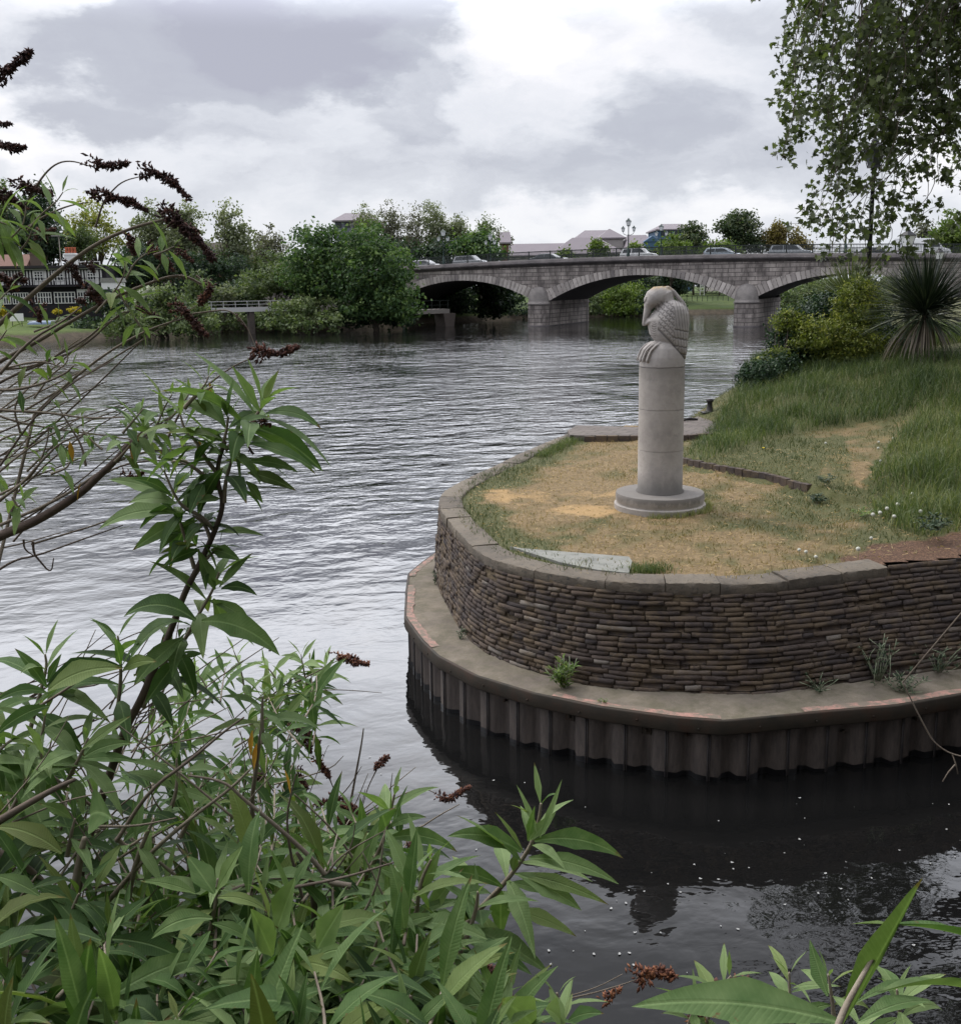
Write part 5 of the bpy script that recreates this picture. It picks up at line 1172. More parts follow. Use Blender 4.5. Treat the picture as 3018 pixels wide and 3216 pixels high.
# big rounded tree at the water, left end of the bridge
ftree('broadleaf_tree', 'big round dense green tree at the water hiding the left end of the bridge', 1040, 1322, 693, 1030, 121, TM['big'], 2.4, .34, .7,
      lobes=[(1070,1240,693,860,0,5),(1050,1290,760,960,-1,6),(1060,1220,880,1035,-1,5),(1140,1322,880,1036,-2,4),(1100,1316,840,1030,-1,5),(1130,1300,760,930,0,5),(1040,1200,800,1000,1,5),(1010,1130,760,900,2,5),(1180,1310,900,1035,-2,4)], zf=.15)
ftree('broadleaf_tree', 'second round green tree merging with the left side of the biggest one', 880, 1090, 700, 900, 124, TM['big'], 2.3, .36, .75,
      lobes=[(910,1070,700,880,0,5),(900,1060,715,860,0,5),(900,1110,780,980,0,5),(960,1090,700,830,1,4),(880,1000,790,930,-1,4),(960,1100,800,960,-1,4)], zf=.15)
ftree('waterside_bush', 'soft green willow bush overhanging the river left of the biggest tree', 838, 1080, 915, 1040, 117, TM['mid'], 1.7, .3, .6, lobes=[(840,960,950,1040,0,3),(900,1080,915,1030,1,3),(860,1000,930,1000,2,3)], cat='bush')
ftree('waterside_bush', 'mid green bushy mass between the footbridge and the round trees', 740, 960, 800, 955, 127, TM['mid'], 1.8, .32, .7, lobes=[(750,880,830,950,0,4),(830,980,810,950,1,4),(740,830,880,960,-1,3)], cat='bush')
# sparse tall trees beyond, left of the bridge
sp = [(1085,1215,640,800),(1175,1270,632,800),(1260,1340,640,800),(1295,1410,608,810),(1380,1470,640,810),(1470,1560,660,800)]
for i, (a, b, c, d) in enumerate(sp):
    ftree('slender_tree', ['thin leafed slender tree, leftmost of the row beyond the bridge end', 'thin leafed slender tree second from left in the row beyond the bridge end', 'sparse slender tree third in the row beyond the bridge end', 'tallest airy tree of the row beyond the bridge end', 'airy tree just right of the tallest one beyond the bridge end', 'olive green tree ending the row beyond the bridge end on the right'][i],
          a-10, b+10, c, d+60, 165+i*2, [TM['airy'], TM['grey'], TM['grey'], TM['airy'], TM['airy'], TM['mid']][i], .95, .28, .85, 'tall thin trees beyond the bridge end', shell=.2, nl=26, r_tr=.35, ground=2, zf=.05)
ftree('woodland_edge', 'dark mass of undergrowth trees below the slender row', 1100, 1420, 745, 900, 160, TM['dark'], 1.1, .45, 1.0, dep=3, ground=2, lobes=[(1090,1250,760,900,0,3),(1200,1350,755,900,0,3),(1300,1450,750,900,0,3)])
ftree('chestnut_tree', 'dark green chestnut at the left end of the bridge railing', 1410, 1612, 728, 840, 152, TM['big'], 1.4, .42, .8, ground=2)
ftree('bare_tree', 'small bare looking tree beside the long slate roof', 1560, 1612, 720, 800, 190, TM['grey'], .5, .35, .8, ground=3, shell=.1, nl=20)
# left bank trees
L8 = [(-60,75,530,900,140,'mid','olive green tree at the far left picture edge',1.2), (25,215,560,850,138,'dark','dark tree behind the white and black house',1.5), (190,400,590,860,150,'yel','pale yellow-green tree behind the house chimney',.5),
      (385,560,612,860,152,'airy','airy grey-green tree left of the two tall ones',.75), (500,680,600,900,150,'airy','tallest airy tree in the middle of the left bank',.85), (660,810,622,900,146,'airy','rounded airy tree beside the bare one',.95), (770,915,690,880,158,'grey','thin bare branched tree against the sky left of the round trees',.45)]
for a, b, c, d, Y, k_, lb, dn_ in L8:
    ftree('garden_tree', lb, a, b, c, d+40, Y, TM[k_], dn_, .34, .8, 'trees on the left bank', shell=.3, nl=24, zf=.1)
for a, b, c, d, Y, k_, lb, dn_ in [(290,560,740,960,134,'dark','dark evergreen mass behind the riverside garden, left part',1.4), (500,790,775,960,136,'dark','dark evergreen mass behind the riverside garden, right part',1.4), (200,330,700,830,141,'mid','green tree between the dark tree and the yellow one',1.2),
                                   (560,690,850,1000,124,'mid','soft grey-green bush on the bank behind the jetty',1.4), (640,760,870,990,126,'airy','pale willow bush above the footbridge',1.3), (440,600,890,1045,112,'mid','green bush on the waterline left of the footbridge',1.6), (560,700,940,1045,112,'mid','waterside bush touching the left end of the footbridge',1.5),
                                   (340,470,960,1050,109,'mid','low bush at the corner of the garden lawn',1.3), (410,470,900,960,118,'lime','bright green garden shrub beside the white flowering one',1.2)]:
    ftree('garden_bush', lb, a, b, c, d, Y, TM[k_], dn_, .3, .6, 'bushes of the riverside garden', cat='bush', shell=.4)
for i, (a, b, c, d, Y, k_, lb) in enumerate([(255,430,905,1000,119,'dark','dark hedge at the right end of the garden behind the lawn'), (400,620,930,1040,116,'dark','dark hedge between the flowering shrub and the jetty'), (600,860,880,1000,131,'dark','dark thicket behind the white footbridge'), (840,1100,820,1000,130,'dark','deep green undergrowth behind the round trees'), (1040,1330,930,1036,126,'dark','dark undergrowth below the biggest round tree'),
                     (240,520,850,960,138,'mid','green belt of trees behind the flowering shrub'), (700,1050,780,930,150,'mid','tree belt behind the waterside willows'), (-60,220,800,900,150,'dark','dark trees behind the house roof'), (1300,1500,850,1010,156,'dark','dark thicket behind the walkway under the left arch'), (1440,1680,840,1018,158,'dark','dark thicket filling the right of the left arch'),
                     (1640,1900,820,990,172,'mid','leafy bank between the two left arches'), (1960,2140,860,985,184,'mid','bushes on the bank behind the statue head'), (2330,2480,880,960,182,'dark','dark hedge behind the right pier'), (2480,2760,860,935,195,'mid','tree belt seen under the right arch')]):
    ftree('hedge_thicket', lb, a, b, c, d, Y, TM[k_], 1.3, .34, .7, 'thickets along the banks', cat='bush', shell=.4, ground=.8 if Y > 140 else None, nl=5)
WF = LMt('white_blossom', (.20, .24, .14), (.42, .44, .34), (.62, .62, .55), .1)
ftree('flowering_shrub', 'white flowering shrub in the garden', 425, 495, 893, 955, 117, WF, .9, .3, .5, cat='shrub', shell=.2)
YF = LMt('golden_leaf', (.30, .24, .02), (.55, .44, .03), (.7, .6, .06), .1)
for a, b, c, d, lb in [(170,200,972,985,'small golden clipped shrub below the chimney'), (215,256,964,982,'wide golden clipped shrub right of the small one'), (-8,17,960,1000,'golden shrub at the left picture edge')]:
    ftree('golden_shrub', lb, a, b, c, d, 122, YF, 7, .16, .22, 'golden shrubs in the garden', cat='shrub')
# trees and banks seen over and under the bridge
for a, b, c, d, Y, k_, lb, dn_, gz in [(2110,2250,694,800,190,'chest','chestnut tree in flower behind the far lamp standard',1.3,3), (2255,2415,650,800,180,'chest','tall dense chestnut tree above the right bridge pier',1.4,3), (2392,2480,680,800,178,'brown','bronze tree right of the tall chestnut',1.2,3), (2450,2545,715,800,179,'brown','lower bronze tree with spiky top beside the plane leaves',1.0,3),
                                       (2025,2190,738,800,175,'lime','bright willow green tree in front of the blue building',1.2,3), (2180,2350,750,800,174,'lime','low bright green tree behind the silver-blue hatchback',1.2,3), (1850,1905,752,800,176,'lime','small lime green tree in front of the hipped slate roof',1.1,3), (1960,2040,760,800,176,'lime','low lime green tree left of the blue dormer',1.1,3), (1745,1800,775,810,178,'lime','tiny lime shrub at the foot of the slate roof',1.1,3),
                                       (2905,3080,655,800,150,'lime','round green tree above the right end of the bridge',1.5,3), (2880,2930,690,790,156,'grey','thin twiggy tree beside the round green one',.5,3)]:
    ftree('far_tree', lb, a, b, c, d+30, Y, TM[k_], dn_, .40, .8, 'trees beyond the bridge', ground=gz, shell=.4)
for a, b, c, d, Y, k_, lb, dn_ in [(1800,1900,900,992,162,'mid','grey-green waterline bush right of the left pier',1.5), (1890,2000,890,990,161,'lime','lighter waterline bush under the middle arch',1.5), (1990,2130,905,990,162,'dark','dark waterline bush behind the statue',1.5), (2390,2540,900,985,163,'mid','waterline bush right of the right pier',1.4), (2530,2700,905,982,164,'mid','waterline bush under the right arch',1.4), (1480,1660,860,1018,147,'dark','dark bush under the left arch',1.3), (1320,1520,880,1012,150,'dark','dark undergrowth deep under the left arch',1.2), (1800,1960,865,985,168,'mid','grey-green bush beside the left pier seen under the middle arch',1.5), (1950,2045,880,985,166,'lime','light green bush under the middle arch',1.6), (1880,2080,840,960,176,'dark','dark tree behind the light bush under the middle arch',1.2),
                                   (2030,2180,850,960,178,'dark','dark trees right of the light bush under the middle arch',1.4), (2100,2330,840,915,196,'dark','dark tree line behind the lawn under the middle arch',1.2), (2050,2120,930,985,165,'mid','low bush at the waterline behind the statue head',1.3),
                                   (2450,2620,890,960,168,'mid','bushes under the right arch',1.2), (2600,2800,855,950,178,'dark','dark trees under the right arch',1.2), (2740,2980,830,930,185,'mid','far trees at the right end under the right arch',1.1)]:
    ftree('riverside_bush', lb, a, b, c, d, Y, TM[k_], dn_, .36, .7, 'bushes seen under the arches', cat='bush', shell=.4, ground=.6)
# conifer tops poking out beside the bronze trees
tl_ = mat('roof_slate', lambda t: t.mix(t.m('MULTIPLY', t.noise(t.coord(), .6, 4), .5), (.17, .15, .165), (.25, .22, .235)), .85)
def hipped(x0, x1, y0, y1, Y, wallh, label, wallm, ridge=.35, dep=14, roofm=None, name='house', over=.5):
    a = at(x0, y1, Y); b = at(x1, y1, Y); cx = (a[0]+b[0])/2; hw = (b[0]-a[0])/2; ze = (a[2]+b[2])/2; zr = at((x0+x1)/2, y0, Y+dep/2)[2]; g0_ = 1.5
    e = empty(name, (cx, Y+dep/2, g0_), 0, label, 'building'); h = ze-g0_; hr = zr-g0_; hd = dep/2
    mb = MB(); mb.box(-hw+over, hw-over, -hd+over, hd-over, -1, h); mb.build('wall', wallm, e)
    r_ = hw*ridge
    mb = MB(); mb.add([(-hw, -hd, h), (hw, -hd, h), (hw, hd, h), (-hw, hd, h), (-r_, 0, hr), (r_, 0, hr), (-hw, -hd, h-.25), (hw, -hd, h-.25), (hw, hd, h-.25), (-hw, hd, h-.25)], [(0, 1, 5, 4), (2, 3, 4, 5), (1, 2, 5), (3, 0, 4), (6, 7, 1, 0), (7, 8, 2, 1), (8, 9, 3, 2), (9, 6, 0, 3), (9, 8, 7, 6)]); mb.build('roof', roofm or tl_, e)
    return e, hw, h, hr
wb = mat('pale_render', (.32, .30, .29), .9); blue = mat('blue_cladding', varied((.05, .10, .17), (.07, .13, .21), 2), .7); brw = mat('house_brick', (.16, .09, .065), .9)
hipped(1580, 1800, 764, 800, 225, 5, 'long low slate roof left of the hipped building beyond the bridge', wb, .95)
hipped(1730, 1965, 745, 795, 220, 5, 'wide hipped slate roof building behind the white car', wb, .35)
e, hw, h, hr = hipped(1806, 1966, 722, 747, 236, 5, 'upper slate roofed block rising behind the wide hipped roof', wb, .5)
hipped(1880, 1966, 718, 745, 228, 5, 'small hipped slate roof in front of the upper block', wb, .05, 10)
e, hw, h, hr = hipped(1965, 2065, 737, 775, 224, 5, 'slate roof with a blue dormer beyond the bridge', wb, .6)
mb = MB(); mb.frus((2.2, -6.2), 1.5, 1.2, 1.5, 1.2, h-1, h+1.1); mb.prism([(.4, h+1.1), (4.0, h+1.1), (2.2, h+2.3)], -7.6, -5); mb.build('dormer', blue, e)
e, hw, h, hr = hipped(2060, 2190, 702, 718, 232, 5, 'tall blue clad building with slate roof behind the chestnut in flower', blue, .45)
mb = MB(); [mb.box(-hw+1.2+k_*1.5, -hw+2.1+k_*1.5, -6.53, -6.4, h-1.5, h-.5) for k_ in range(6)]; mb.build('window', glass, e)
hipped(2240, 2300, 755, 775, 215, 5, 'low brown roof between the two chestnut trees', wb, .6, 10)
e, hw, h, hr = hipped(1042, 1180, 668, 690, 200, 5, 'grey clad building with slate roof poking above the round trees', mat('grey_blue_cladding', (.13, .14, .18), .8), .6)
mb = MB(); [mb.box(-hw+.8+k_*1.6, -hw+1.8+k_*1.6, -6.53, -6.4, h-1.4, h-.4) for k_ in range(4)]; mb.build('window', glass, e)
hipped(400, 800, 762, 812, 160, 5, 'large dark roof hidden among the left bank trees', brw, .6, 14, mat('dark_brown_roof', (.05, .04, .035), .9))
hipped(1570, 1606, 728, 760, 185, 4, 'brick gable wall showing behind the trees left of the long slate roof', brw, .9, 8)
def pole(label, x, y0, Y, gz, r_=.09, name='lamp_pole', head=True):
    p = at(x, y0, Y); e = empty(name, (float(p[0]), Y, gz), 0, label, 'lamp post'); H = p[2]-gz; mb = MB(); mb.tube([(0, 0, 0), (0, 0, H)], [r_, r_*.6], 8); mb.build('pole', M['concrete'], e)
    if head: mb = MB(); mb.box(-.9, .15, -.18, .18, H-.06, H+.12); mb.build('lamp_head', M['pale_slab'], e)
pole('thin grey street light on the left bank behind the house', 184, 740, 134, 3)
pole('thin street light seen against the bare tree on the left', 822, 757, 165, 3)
pole('plain pole rising behind the bridge at the right of the bronze trees', 2656, 700, 118, 6, .10, 'lamp_pole', False)
# ------------------------------------------------------------------ black and white riverside house
HY = 124.0; ha = at(-90, 955, HY); hb_ = at(332, 955, HY); hg = zl(ha[0]+8, HY); hz = at(160, 955, HY)[2]
print('house z', hg, hz, ha[0], hb_[0])
ho = empty('riverside_house', (float(ha[0]), HY, hz), R(4), 'long black and white timbered two storey house on the left bank', 'house')
wid = hb_[0]-ha[0]; ux = wid/422.0
white = mat('white_paint', (.68, .68, .66), .7); blackw = mat('black_timber', (.018, .016, .02), .8)
def hx(px): return (px+90)*ux
def hzz(py): return at(160, py, HY)[2]-hz
z1, z2, z3, z4 = hzz(918), hzz(900), hzz(845), hzz(833)
mb = MB(); mb.box(0, wid, 0, 7, -2.5, z4); mb.build('wall', blackw, ho)
mb = MB(); mb.box(0, hx(322), -.04, .05, z2+.25, z3-.1); mb.build('white_panel', white, ho)
mb = MB(); x = .1
while x < hx(320):
    if not any(hx(a)-.1 < x < hx(b)+.1 for a, b in ((-60,-40),(-5,12),(112,138),(172,200),(275,300))): mb.box(x, x+.16, -.09, -.041, z2+.2, z3-.05)
    x += .36
mb.build('timber_stud', blackw, ho)
def win(x0, x1, y0, y1, nx, ny, yy):
    w0, w1, a0, a1 = hx(x0), hx(x1), hzz(y1), hzz(y0); g = MB(); g.box(w0, w1, yy, yy+.05, a0, a1); o = g.build('window', glass, ho); f = MB()
    for i in range(nx+1): q = w0+(w1-w0)*i/nx; f.box(q-.045, q+.045, yy-.04, yy-.001, a0, a1)
    for j in range(ny+1): q = a0+(a1-a0)*(j/ny)**.8; f.box(w0-.045, w1+.045, yy-.05, yy-.0405, q-.04, q+.04)
    f.build('window_frame', white, o)
for a, b in ((-60,-40),(-5,12),(112,138),(172,200),(275,300)): win(a, b, 852, 880, 3, 3, -.14)
for a, b in ((-80,-50),(-10,33),(40,88),(108,158),(168,231),(240,290)): win(a, b, 918, 952, 6, 2, -.16)
mb = MB(); mb.box(-.2, hx(334), -1.3, .3, z2-.02, z2+.10); mb.build('balcony', blackw, ho)
mb = MB(); mb.box(hx(238), hx(334), -.15, .0, hzz(917), hzz(909)); mb.box(hx(326), hx(334), -.15, .0, hzz(950), hzz(917.5)); mb.build('fascia', white, ho)
mb = MB(); q = 0
while q < hx(334): mb.box(q, q+.04, -1.28, -1.22, z2+.1, z2+.95); q += .5
mb.box(0, hx(334), -1.29, -1.21, z2+.951, z2+1.0); mb.build('balcony_railing', blackw, ho)
mb = MB(); mb.box(-.3, hx(325), -1.0, 7.2, z3+.15, z4); mb.build('flat_roof', mat('dark_roof_felt', (.03, .028, .03), .9), ho)
mb = MB(); mb.box(0, hx(320), -.06, -.03, z3-.02, z3+.1); mb.box(hx(225), hx(311), .5, .62, z4+.38, z4+.46); mb.box(hx(309), hx(312), .5, .62, z4, z4+.3799); mb.build('roof_trim', white, ho)
mb = MB(); mb.add([(-.3, 1, z4), (hx(80), 1, z4), (hx(80), 7, z4), (-.3, 7, z4), (-.3, 4, z4+1.5), (hx(74), 4, z4+1.5)], [(0, 1, 5, 4), (2, 3, 4, 5), (1, 2, 5), (3, 0, 4)]); mb.build('tiled_roof', mat('pink_roof_tile', (.17, .10, .08), .9), ho)
def chim(px0, px1, pt_, pb_, pc_, mt, n):
    mb = MB(); x0, x1 = hx(px0), hx(px1); a0, a1 = z4-.2, hzz(pt_)-.0; mb.box(x0, x1, 2, 2+(x1-x0)*.7, a0, a1); mb.box(x0-.06, x1+.06, 1.94, 2.06+(x1-x0)*.7, a1-.25, a1-.12); o = mb.build('chimney', mt, ho)
    for k_ in range(n):
        m2 = MB(); cx = x0+(x1-x0)*(k_+.5)/n; m2.lathe([(.15, a1-.01), (.17, a1+.1), (.13, a1+.5), (.16, a1+hzz(pc_)-hzz(pt_)), (.1, a1+hzz(pc_)-hzz(pt_)), (.1, a1+.2)], 10, (cx, 2+(x1-x0)*.35)); m2.build('chimney_pot', redp, o)
redp = mat('terracotta_pot', (.36, .10, .05), .85)
chim(190, 226, 792, 0, 773, white, 4); chim(84, 118, 789, 0, 771, mat('chimney_brick', (.12, .09, .07), .9), 3)
pv = at(345, 930, 122); mb = MB(); e = empty('garden_pavilion', (float(pv[0]), 122, zl(pv[0], 122)), 0, 'small white outbuilding at the right end of the timbered house', 'outbuilding')
h0 = at(345, 872, 122)[2]-e.location[2]; mb.box(-.9, .9, 0, 3, -.3, h0-.5); mb.build('wall', white, e); mb = MB(); mb.prism([(-1.05, h0-.5), (1.05, h0-.5), (.9, h0), (-.9, h0)], -.1, 3.1); mb.build('roof', M['pale_slab'], e); mb = MB(); mb.box(-.7, .7, -.03, -.001, .2, h0-1.3); mb.build('window', glass, e)
# garden things
p = at(54, 1016, 114); e = empty('garden_board', (float(p[0]), 114, float(p[2])), R(8), 'white board on posts standing on the garden lawn', 'board')
hh_ = at(54, 984, 114)[2]-p[2]; mb = MB(); mb.box(-.72, .72, -.03, .03, hh_*.25, hh_); mb.build('panel', white, e); mb = MB(); [mb.box(s*.5-.03, s*.5+.03, .031, .09, -.3, hh_) for s in (-1, 1)]; mb.build('post', M['iron'], e)
p = at(130, 1018, 114); e = empty('rowing_boat', (float(p[0]), 114, float(p[2])), R(3), 'upturned blue-grey rowing boat on the lawn by the white board', 'boat')
mb = MB(); secs = [(-1.5, .05, .12), (-1.2, .35, .3), (-.5, .5, .38), (.4, .5, .38), (1.2, .38, .32), (1.6, .2, .22)]; vs = []; fs = []
for x, w_, h_ in secs:
    for q in np.linspace(0, math.pi, 9): vs.append((x, -math.cos(q)*w_, math.sin(q)**.7*h_))
for i in range(5):
    for j in range(8): a_ = i*9+j; fs.append((a_, a_+1, a_+10, a_+9))
fs.append(tuple(range(9))); fs.append(tuple(range(53, 44, -1))); mb.add(vs, fs, .5, True); mb.build('hull', mat('blue_grey_boat', (.16, .21, .30), .5), e)
mb = MB(); mb.box(-1.45, 1.55, -.03, .03, .33, .42); mb.build('keel', white, e)
g_ = empty('goose', (*map(float, at(400, 1034, 113)),), R(20), 'black and white goose on the bank edge among the bushes', 'goose')
mb = MB(); mb.M = Matrix.Translation((0, 0, .38)) @ Matrix.Rotation(R(90), 4, 'Y'); mb.lathe([(.001, -.42), (.08, -.35), (.17, -.15), (.19, .05), (.13, .25), (.05, .42), (.001, .5)], 14); mb.M = Matrix.Identity(4); mb.tube([(-.3, 0, .42), (-.42, 0, .6), (-.4, 0, .78), (-.5, 0, .84), (-.62, 0, .82)], [.09, .05, .045, .06, .015], 8); mb.tube([(0, .06, .3), (0, .06, -.02)], .02, 5); mb.tube([(0, -.06, .3), (0, -.06, -.02)], .02, 5); mb.build('body', mat('goose_feathers', varied((.04, .04, .045), (.6, .6, .58), 3), .8), g_)
# white footbridge
fy = 116.0; p0 = at(655, 968, fy); p1 = at(905, 966, fy+4); fb = empty('white_footbridge', (float(p0[0]), fy, 0), math.atan2(4, p1[0]-p0[0]), 'white footbridge with low rails crossing a side stream on the left bank', 'footbridge'); white2 = mat('dull_white_paint', (.42, .42, .42), .8)
fl_ = math.hypot(p1[0]-p0[0], 4); zd = at(770, 968, fy)[2]; mb = MB(); mb.box(0, fl_, 0, 1.6, zd-.12, zd+.05); mb.build('deck', M['pale_slab'], fb)
mb = MB(); mb.box(0, fl_, -.06, -.001, zd-.42, zd+.1); mb.build('beam', white2, fb)
mb = MB(); [mb.box(x, x+.06, -.05, .01, zd+.1, zd+.75) for x in np.arange(.3, fl_, 1.35)]; mb.build('railing_post', white2, fb); mb = MB(); mb.box(0, fl_, -.06, .02, zd+.751, zd+.82); mb.box(0, fl_, -.04, .0, zd+.4, zd+.45); mb.build('railing', white2, fb)
q = at(805, 1000, fy+2)[0]-p0[0]; mb = MB(); mb.box(q-.3, q+.3, .1, 1.2, -1, zd-.12); mb.build('support_pile', M['pile'], fb)
# dim concrete walkway under the left arch
w0 = at(1290, 970, 128); w1 = at(1412, 968, 132); wk = empty('towpath_walkway', (float(w0[0]), 128, 0), math.atan2(4, w1[0]-w0[0]), 'concrete walkway with railing under the left arch', 'walkway')
wl_ = math.hypot(w1[0]-w0[0], 4); zd = at(1340, 972, 129)[2]; mb = MB(); mb.box(-2, wl_, 0, 2, zd-.55, zd); mb.build('deck', M['plinth'], wk)
mb = MB(); [mb.box(x, x+.05, 0, .05, zd, zd+1.05) for x in np.arange(-1.9, wl_, 1.3)]; mb.build('railing_post', RM, wk); mb = MB(); mb.box(-2, wl_, 0, .05, zd+1.051, zd+1.1); mb.box(-2, wl_, .0, .05, zd+.5, zd+.54); mb.build('railing', RM, wk)
mb = MB(); mb.frus((wl_, 1), .5, 1, 1.0, 1, -1, zd-.56); mb.build('support', M['pile'], wk)
# far lawn furniture under the middle arch: low fence and white post
p = at(2205, 928, 190); e = empty('marker_post', (float(p[0]), 190, zl(p[0], 190)), 0, 'white framed post on the lawn under the middle arch', 'post'); hh_ = at(2205, 892, 190)[2]-e.location[2]
mb = MB(); mb.box(-.45, -.3, 0, .1, 0, hh_); mb.box(.3, .45, 0, .1, 0, hh_); [mb.box(-.2999, .2999, 0, .1, z, z+.15) for z in (hh_-.3, hh_*.7, hh_*.4)]; mb.build('frame', white, e)
p0 = at(2140, 940, 180); p1 = at(2300, 938, 180); e = empty('low_railing', (float(p0[0]), 180, zl(p0[0]+3, 180)), 0, 'low dark railing along the far lawn under the middle arch', 'fence'); wl_ = p1[0]-p0[0]
mb = MB(); [mb.box(x, x+.08, 0, .08, -.5, .9) for x in np.arange(0, wl_, .9)]; mb.box(0, wl_, 0, .08, .901, 1.0); mb.build('rail', RM, e)
# right bank beyond the palms: sandy path
V = [(17, 30, 0), (24, 30, 0), (34, 60, 0), (30, 62, 0)]; V = [(x, y, zg(x, y)+.02) for x, y, _ in V]
# ------------------------------------------------------------------ near bank and retaining wall under the camera
NB = 3.05
mb = MB(); mb.box(-14, 7.2, -6, 1.15, -1, 2.55); nbw = mb.build('quay_wall', M['mortar']); tag(nbw, 'dark old quay wall of the near bank below the buddleia', 'wall')
V = []; Fc = []; xs_ = np.linspace(-14, 7.2, 60); ys_ = np.linspace(-6, 1.35, 22)
for y in ys_:
    for x in xs_: V.append((x, y, 2.6+.55*(1-sm01(.3, 1.35, y))+.1*vnoise(np.array([x]), np.array([y]), .6, 3)[0]))
for j in range(21):
    for i in range(59): a_ = j*60+i; Fc.append((a_, a_+1, a_+61, a_+60))
npmesh('near_bank', V, Fc, mat('bank_soil', varied((.03, .025, .018), (.07, .055, .035), 6), .95, nb(20, .03)), None, smooth=True)['kind'] = 'structure'
# ------------------------------------------------------------------ buddleia
class Bush:
    def __init__(s, label, root): s.e = empty('buddleia_bush', tuple(root), 0, label, 'bush', None); s.o = np.array(root, float); s.tw = MB(); s.P = []; s.D = []; s.L = []; s.W = []; s.dr = []; s.r = []; s.yP = []
    def pts(s, px, Ys, it=2):
        if not hasattr(Ys, '__len__'): Ys = [Ys]*len(px)
        Ys = np.interp(np.linspace(0, 1, len(px)), np.linspace(0, 1, len(Ys)), Ys)
        return smooth_path([at(x, y, Y)-s.o for (x, y), Y in zip(px, Ys)], it)
    def stem(s, pts, r0_, r1_, rn=.2, toroot=False, own=True):
        if toroot:
            a = pts[0]; R0 = np.array([a[0]*.6, a[1]*.5, 0]) if True else 0; mid = np.array([a[0]*.9, a[1]*.8, a[2]*.55]); ex = smooth_path([R0*.4, R0, mid, a], 1)[:-1]; pts = np.concatenate([ex, pts])
            rad = np.concatenate([np.linspace(r0_*1.3, r0_, len(ex)), np.linspace(r0_, r1_, len(pts)-len(ex))])
        else: rad = np.linspace(r0_, r1_, len(pts))
        if own: m_ = MB(); m_.tube(pts, list(rad), 7, rn); m_.build('stem', M['stem'], s.e)
        else: s.tw.tube(pts, list(rad), 5, rn)
    def leaves(s, pts, n, L_, f0=.3, f1=1.0, tipup=True, out=.85, dr=1.0, rn=.5, wr=.29, twist=None, big=None):
        pts = np.asarray(pts); d = np.r_[0, np.cumsum(np.linalg.norm(np.diff(pts, axis=0), axis=1))]; tw_ = rng.uniform(0, 3.14) if twist is None else twist; P=[];D=[];Ls=[];W=[];DR=[];RN=[]
        for k in range(n):
            u = f0+(f1-f0)*(k/max(1, n-1)) if n > 1 else 1; q = u*d[-1]; p = np.array([np.interp(q, d, pts[:, i]) for i in range(3)]); p2 = np.array([np.interp(min(d[-1], q+.01), d, pts[:, i]) for i in range(3)]); p1 = np.array([np.interp(max(0, q-.02), d, pts[:, i]) for i in range(3)])
            t_ = p2-p1; t_ /= np.linalg.norm(t_)+1e-9; a = np.cross(t_, [0, 0, 1.]); a = a/(np.linalg.norm(a)+1e-6) if np.linalg.norm(a) > .1 else np.array([1., 0, 0]); b = np.cross(t_, a)
            ang = tw_+(k % 2)*math.pi/2+rng.normal(0, .18); tip = k/max(1, n-1)
            sz = L_*(1.0-.55*max(0, (tip-.55)/.45)**1.3)*rng.uniform(.82, 1.12)*(.75+.25*min(1, tip*4))
            for sgn in (-1, 1):
                o = (a*math.cos(ang)+b*math.sin(ang))*sgn; al = .12+1.1*max(0, (tip-.5)/.5)**1.5 if tipup else .5
                D.append(o*out+t_*al+np.array([0, 0, .08])); P.append(p+o*.004); Ls.append(sz*rng.uniform(.9, 1.1)); W.append(sz*wr*(1-.35*tip*tipup)*rng.uniform(.85, 1.15)); DR.append(dr*rng.uniform(.5, 1.5)*(1-.55*tip)); RN.append(np.clip(rn+.25*tip+rng.normal(0, .1), 0, 1))
        return np.array(P), np.array(D), np.array(Ls), np.array(W), np.array(DR), np.array(RN)
    def shoot(s, px, Y, n, L_, r0_=.006, f0=.3, own=True, leafy=True, toroot=True, it=2, rn=.5, srn=.2, dr=1.15, wr=.29, green=True, **k):
        pts = s.pts(px, Y, it) if px is not None else k.pop('pp'); s.stem(pts, r0_, r0_*.35, srn, toroot, own)
        if n: 
            q = s.leaves(pts, n, L_, f0, rn=rn, dr=dr, wr=wr, **k)
            if own: leaves_mesh(*q, 'leafy_shoot', M['budleaf'], s.e, nseg=8, fold=.30, wave=.06) if False else leaves_mesh(q[0], q[1], q[2], q[3], q[4], q[5], 'leafy_shoot', M['budleaf'], s.e, nseg=8, fold=.30, wave=.05)
            else: s.P.append(q)
        return pts
    def head(s, px, Y, w_=.022, rn=.4, stemfrom=None, dens=1.0):
        pts = s.pts(px, Y, 2); d = np.r_[0, np.cumsum(np.linalg.norm(np.diff(pts, axis=0), axis=1))]; w_ *= 1.1; n = int(d[-1]/.0007*dens*(w_/.02)); V=[];Fc=[];RN=[]
        t_ = rng.uniform(0, 1, n)**.85; q = t_*d[-1]; c = np.stack([np.interp(q, d, pts[:, i]) for i in range(3)], 1)
        wob_ = .75+.35*np.sin(q/.013+rng.uniform(0, 6)); rad = w_*(1-.72*t_)*np.clip(wob_, .35, 1.1)*rng.uniform(.15, 1, n)**.5; u = unit(n); p = c+u*rad[:, None]; ax = u*.8+unit(n)*.7; ax /= np.linalg.norm(ax, axis=1)[:, None]
        ln = rng.uniform(.0055, .0095, n)*(.6+w_/.05); e1 = np.cross(ax, unit(n)); e1 /= np.linalg.norm(e1, axis=1)[:, None]; e2 = np.cross(ax, e1); w2 = ln*.38
        V = np.stack([p-ax*ln[:, None], p+e1*w2[:, None], p+e2*w2[:, None], p-e1*w2[:, None], p-e2*w2[:, None], p+ax*ln[:, None]], 1).reshape(-1, 3)
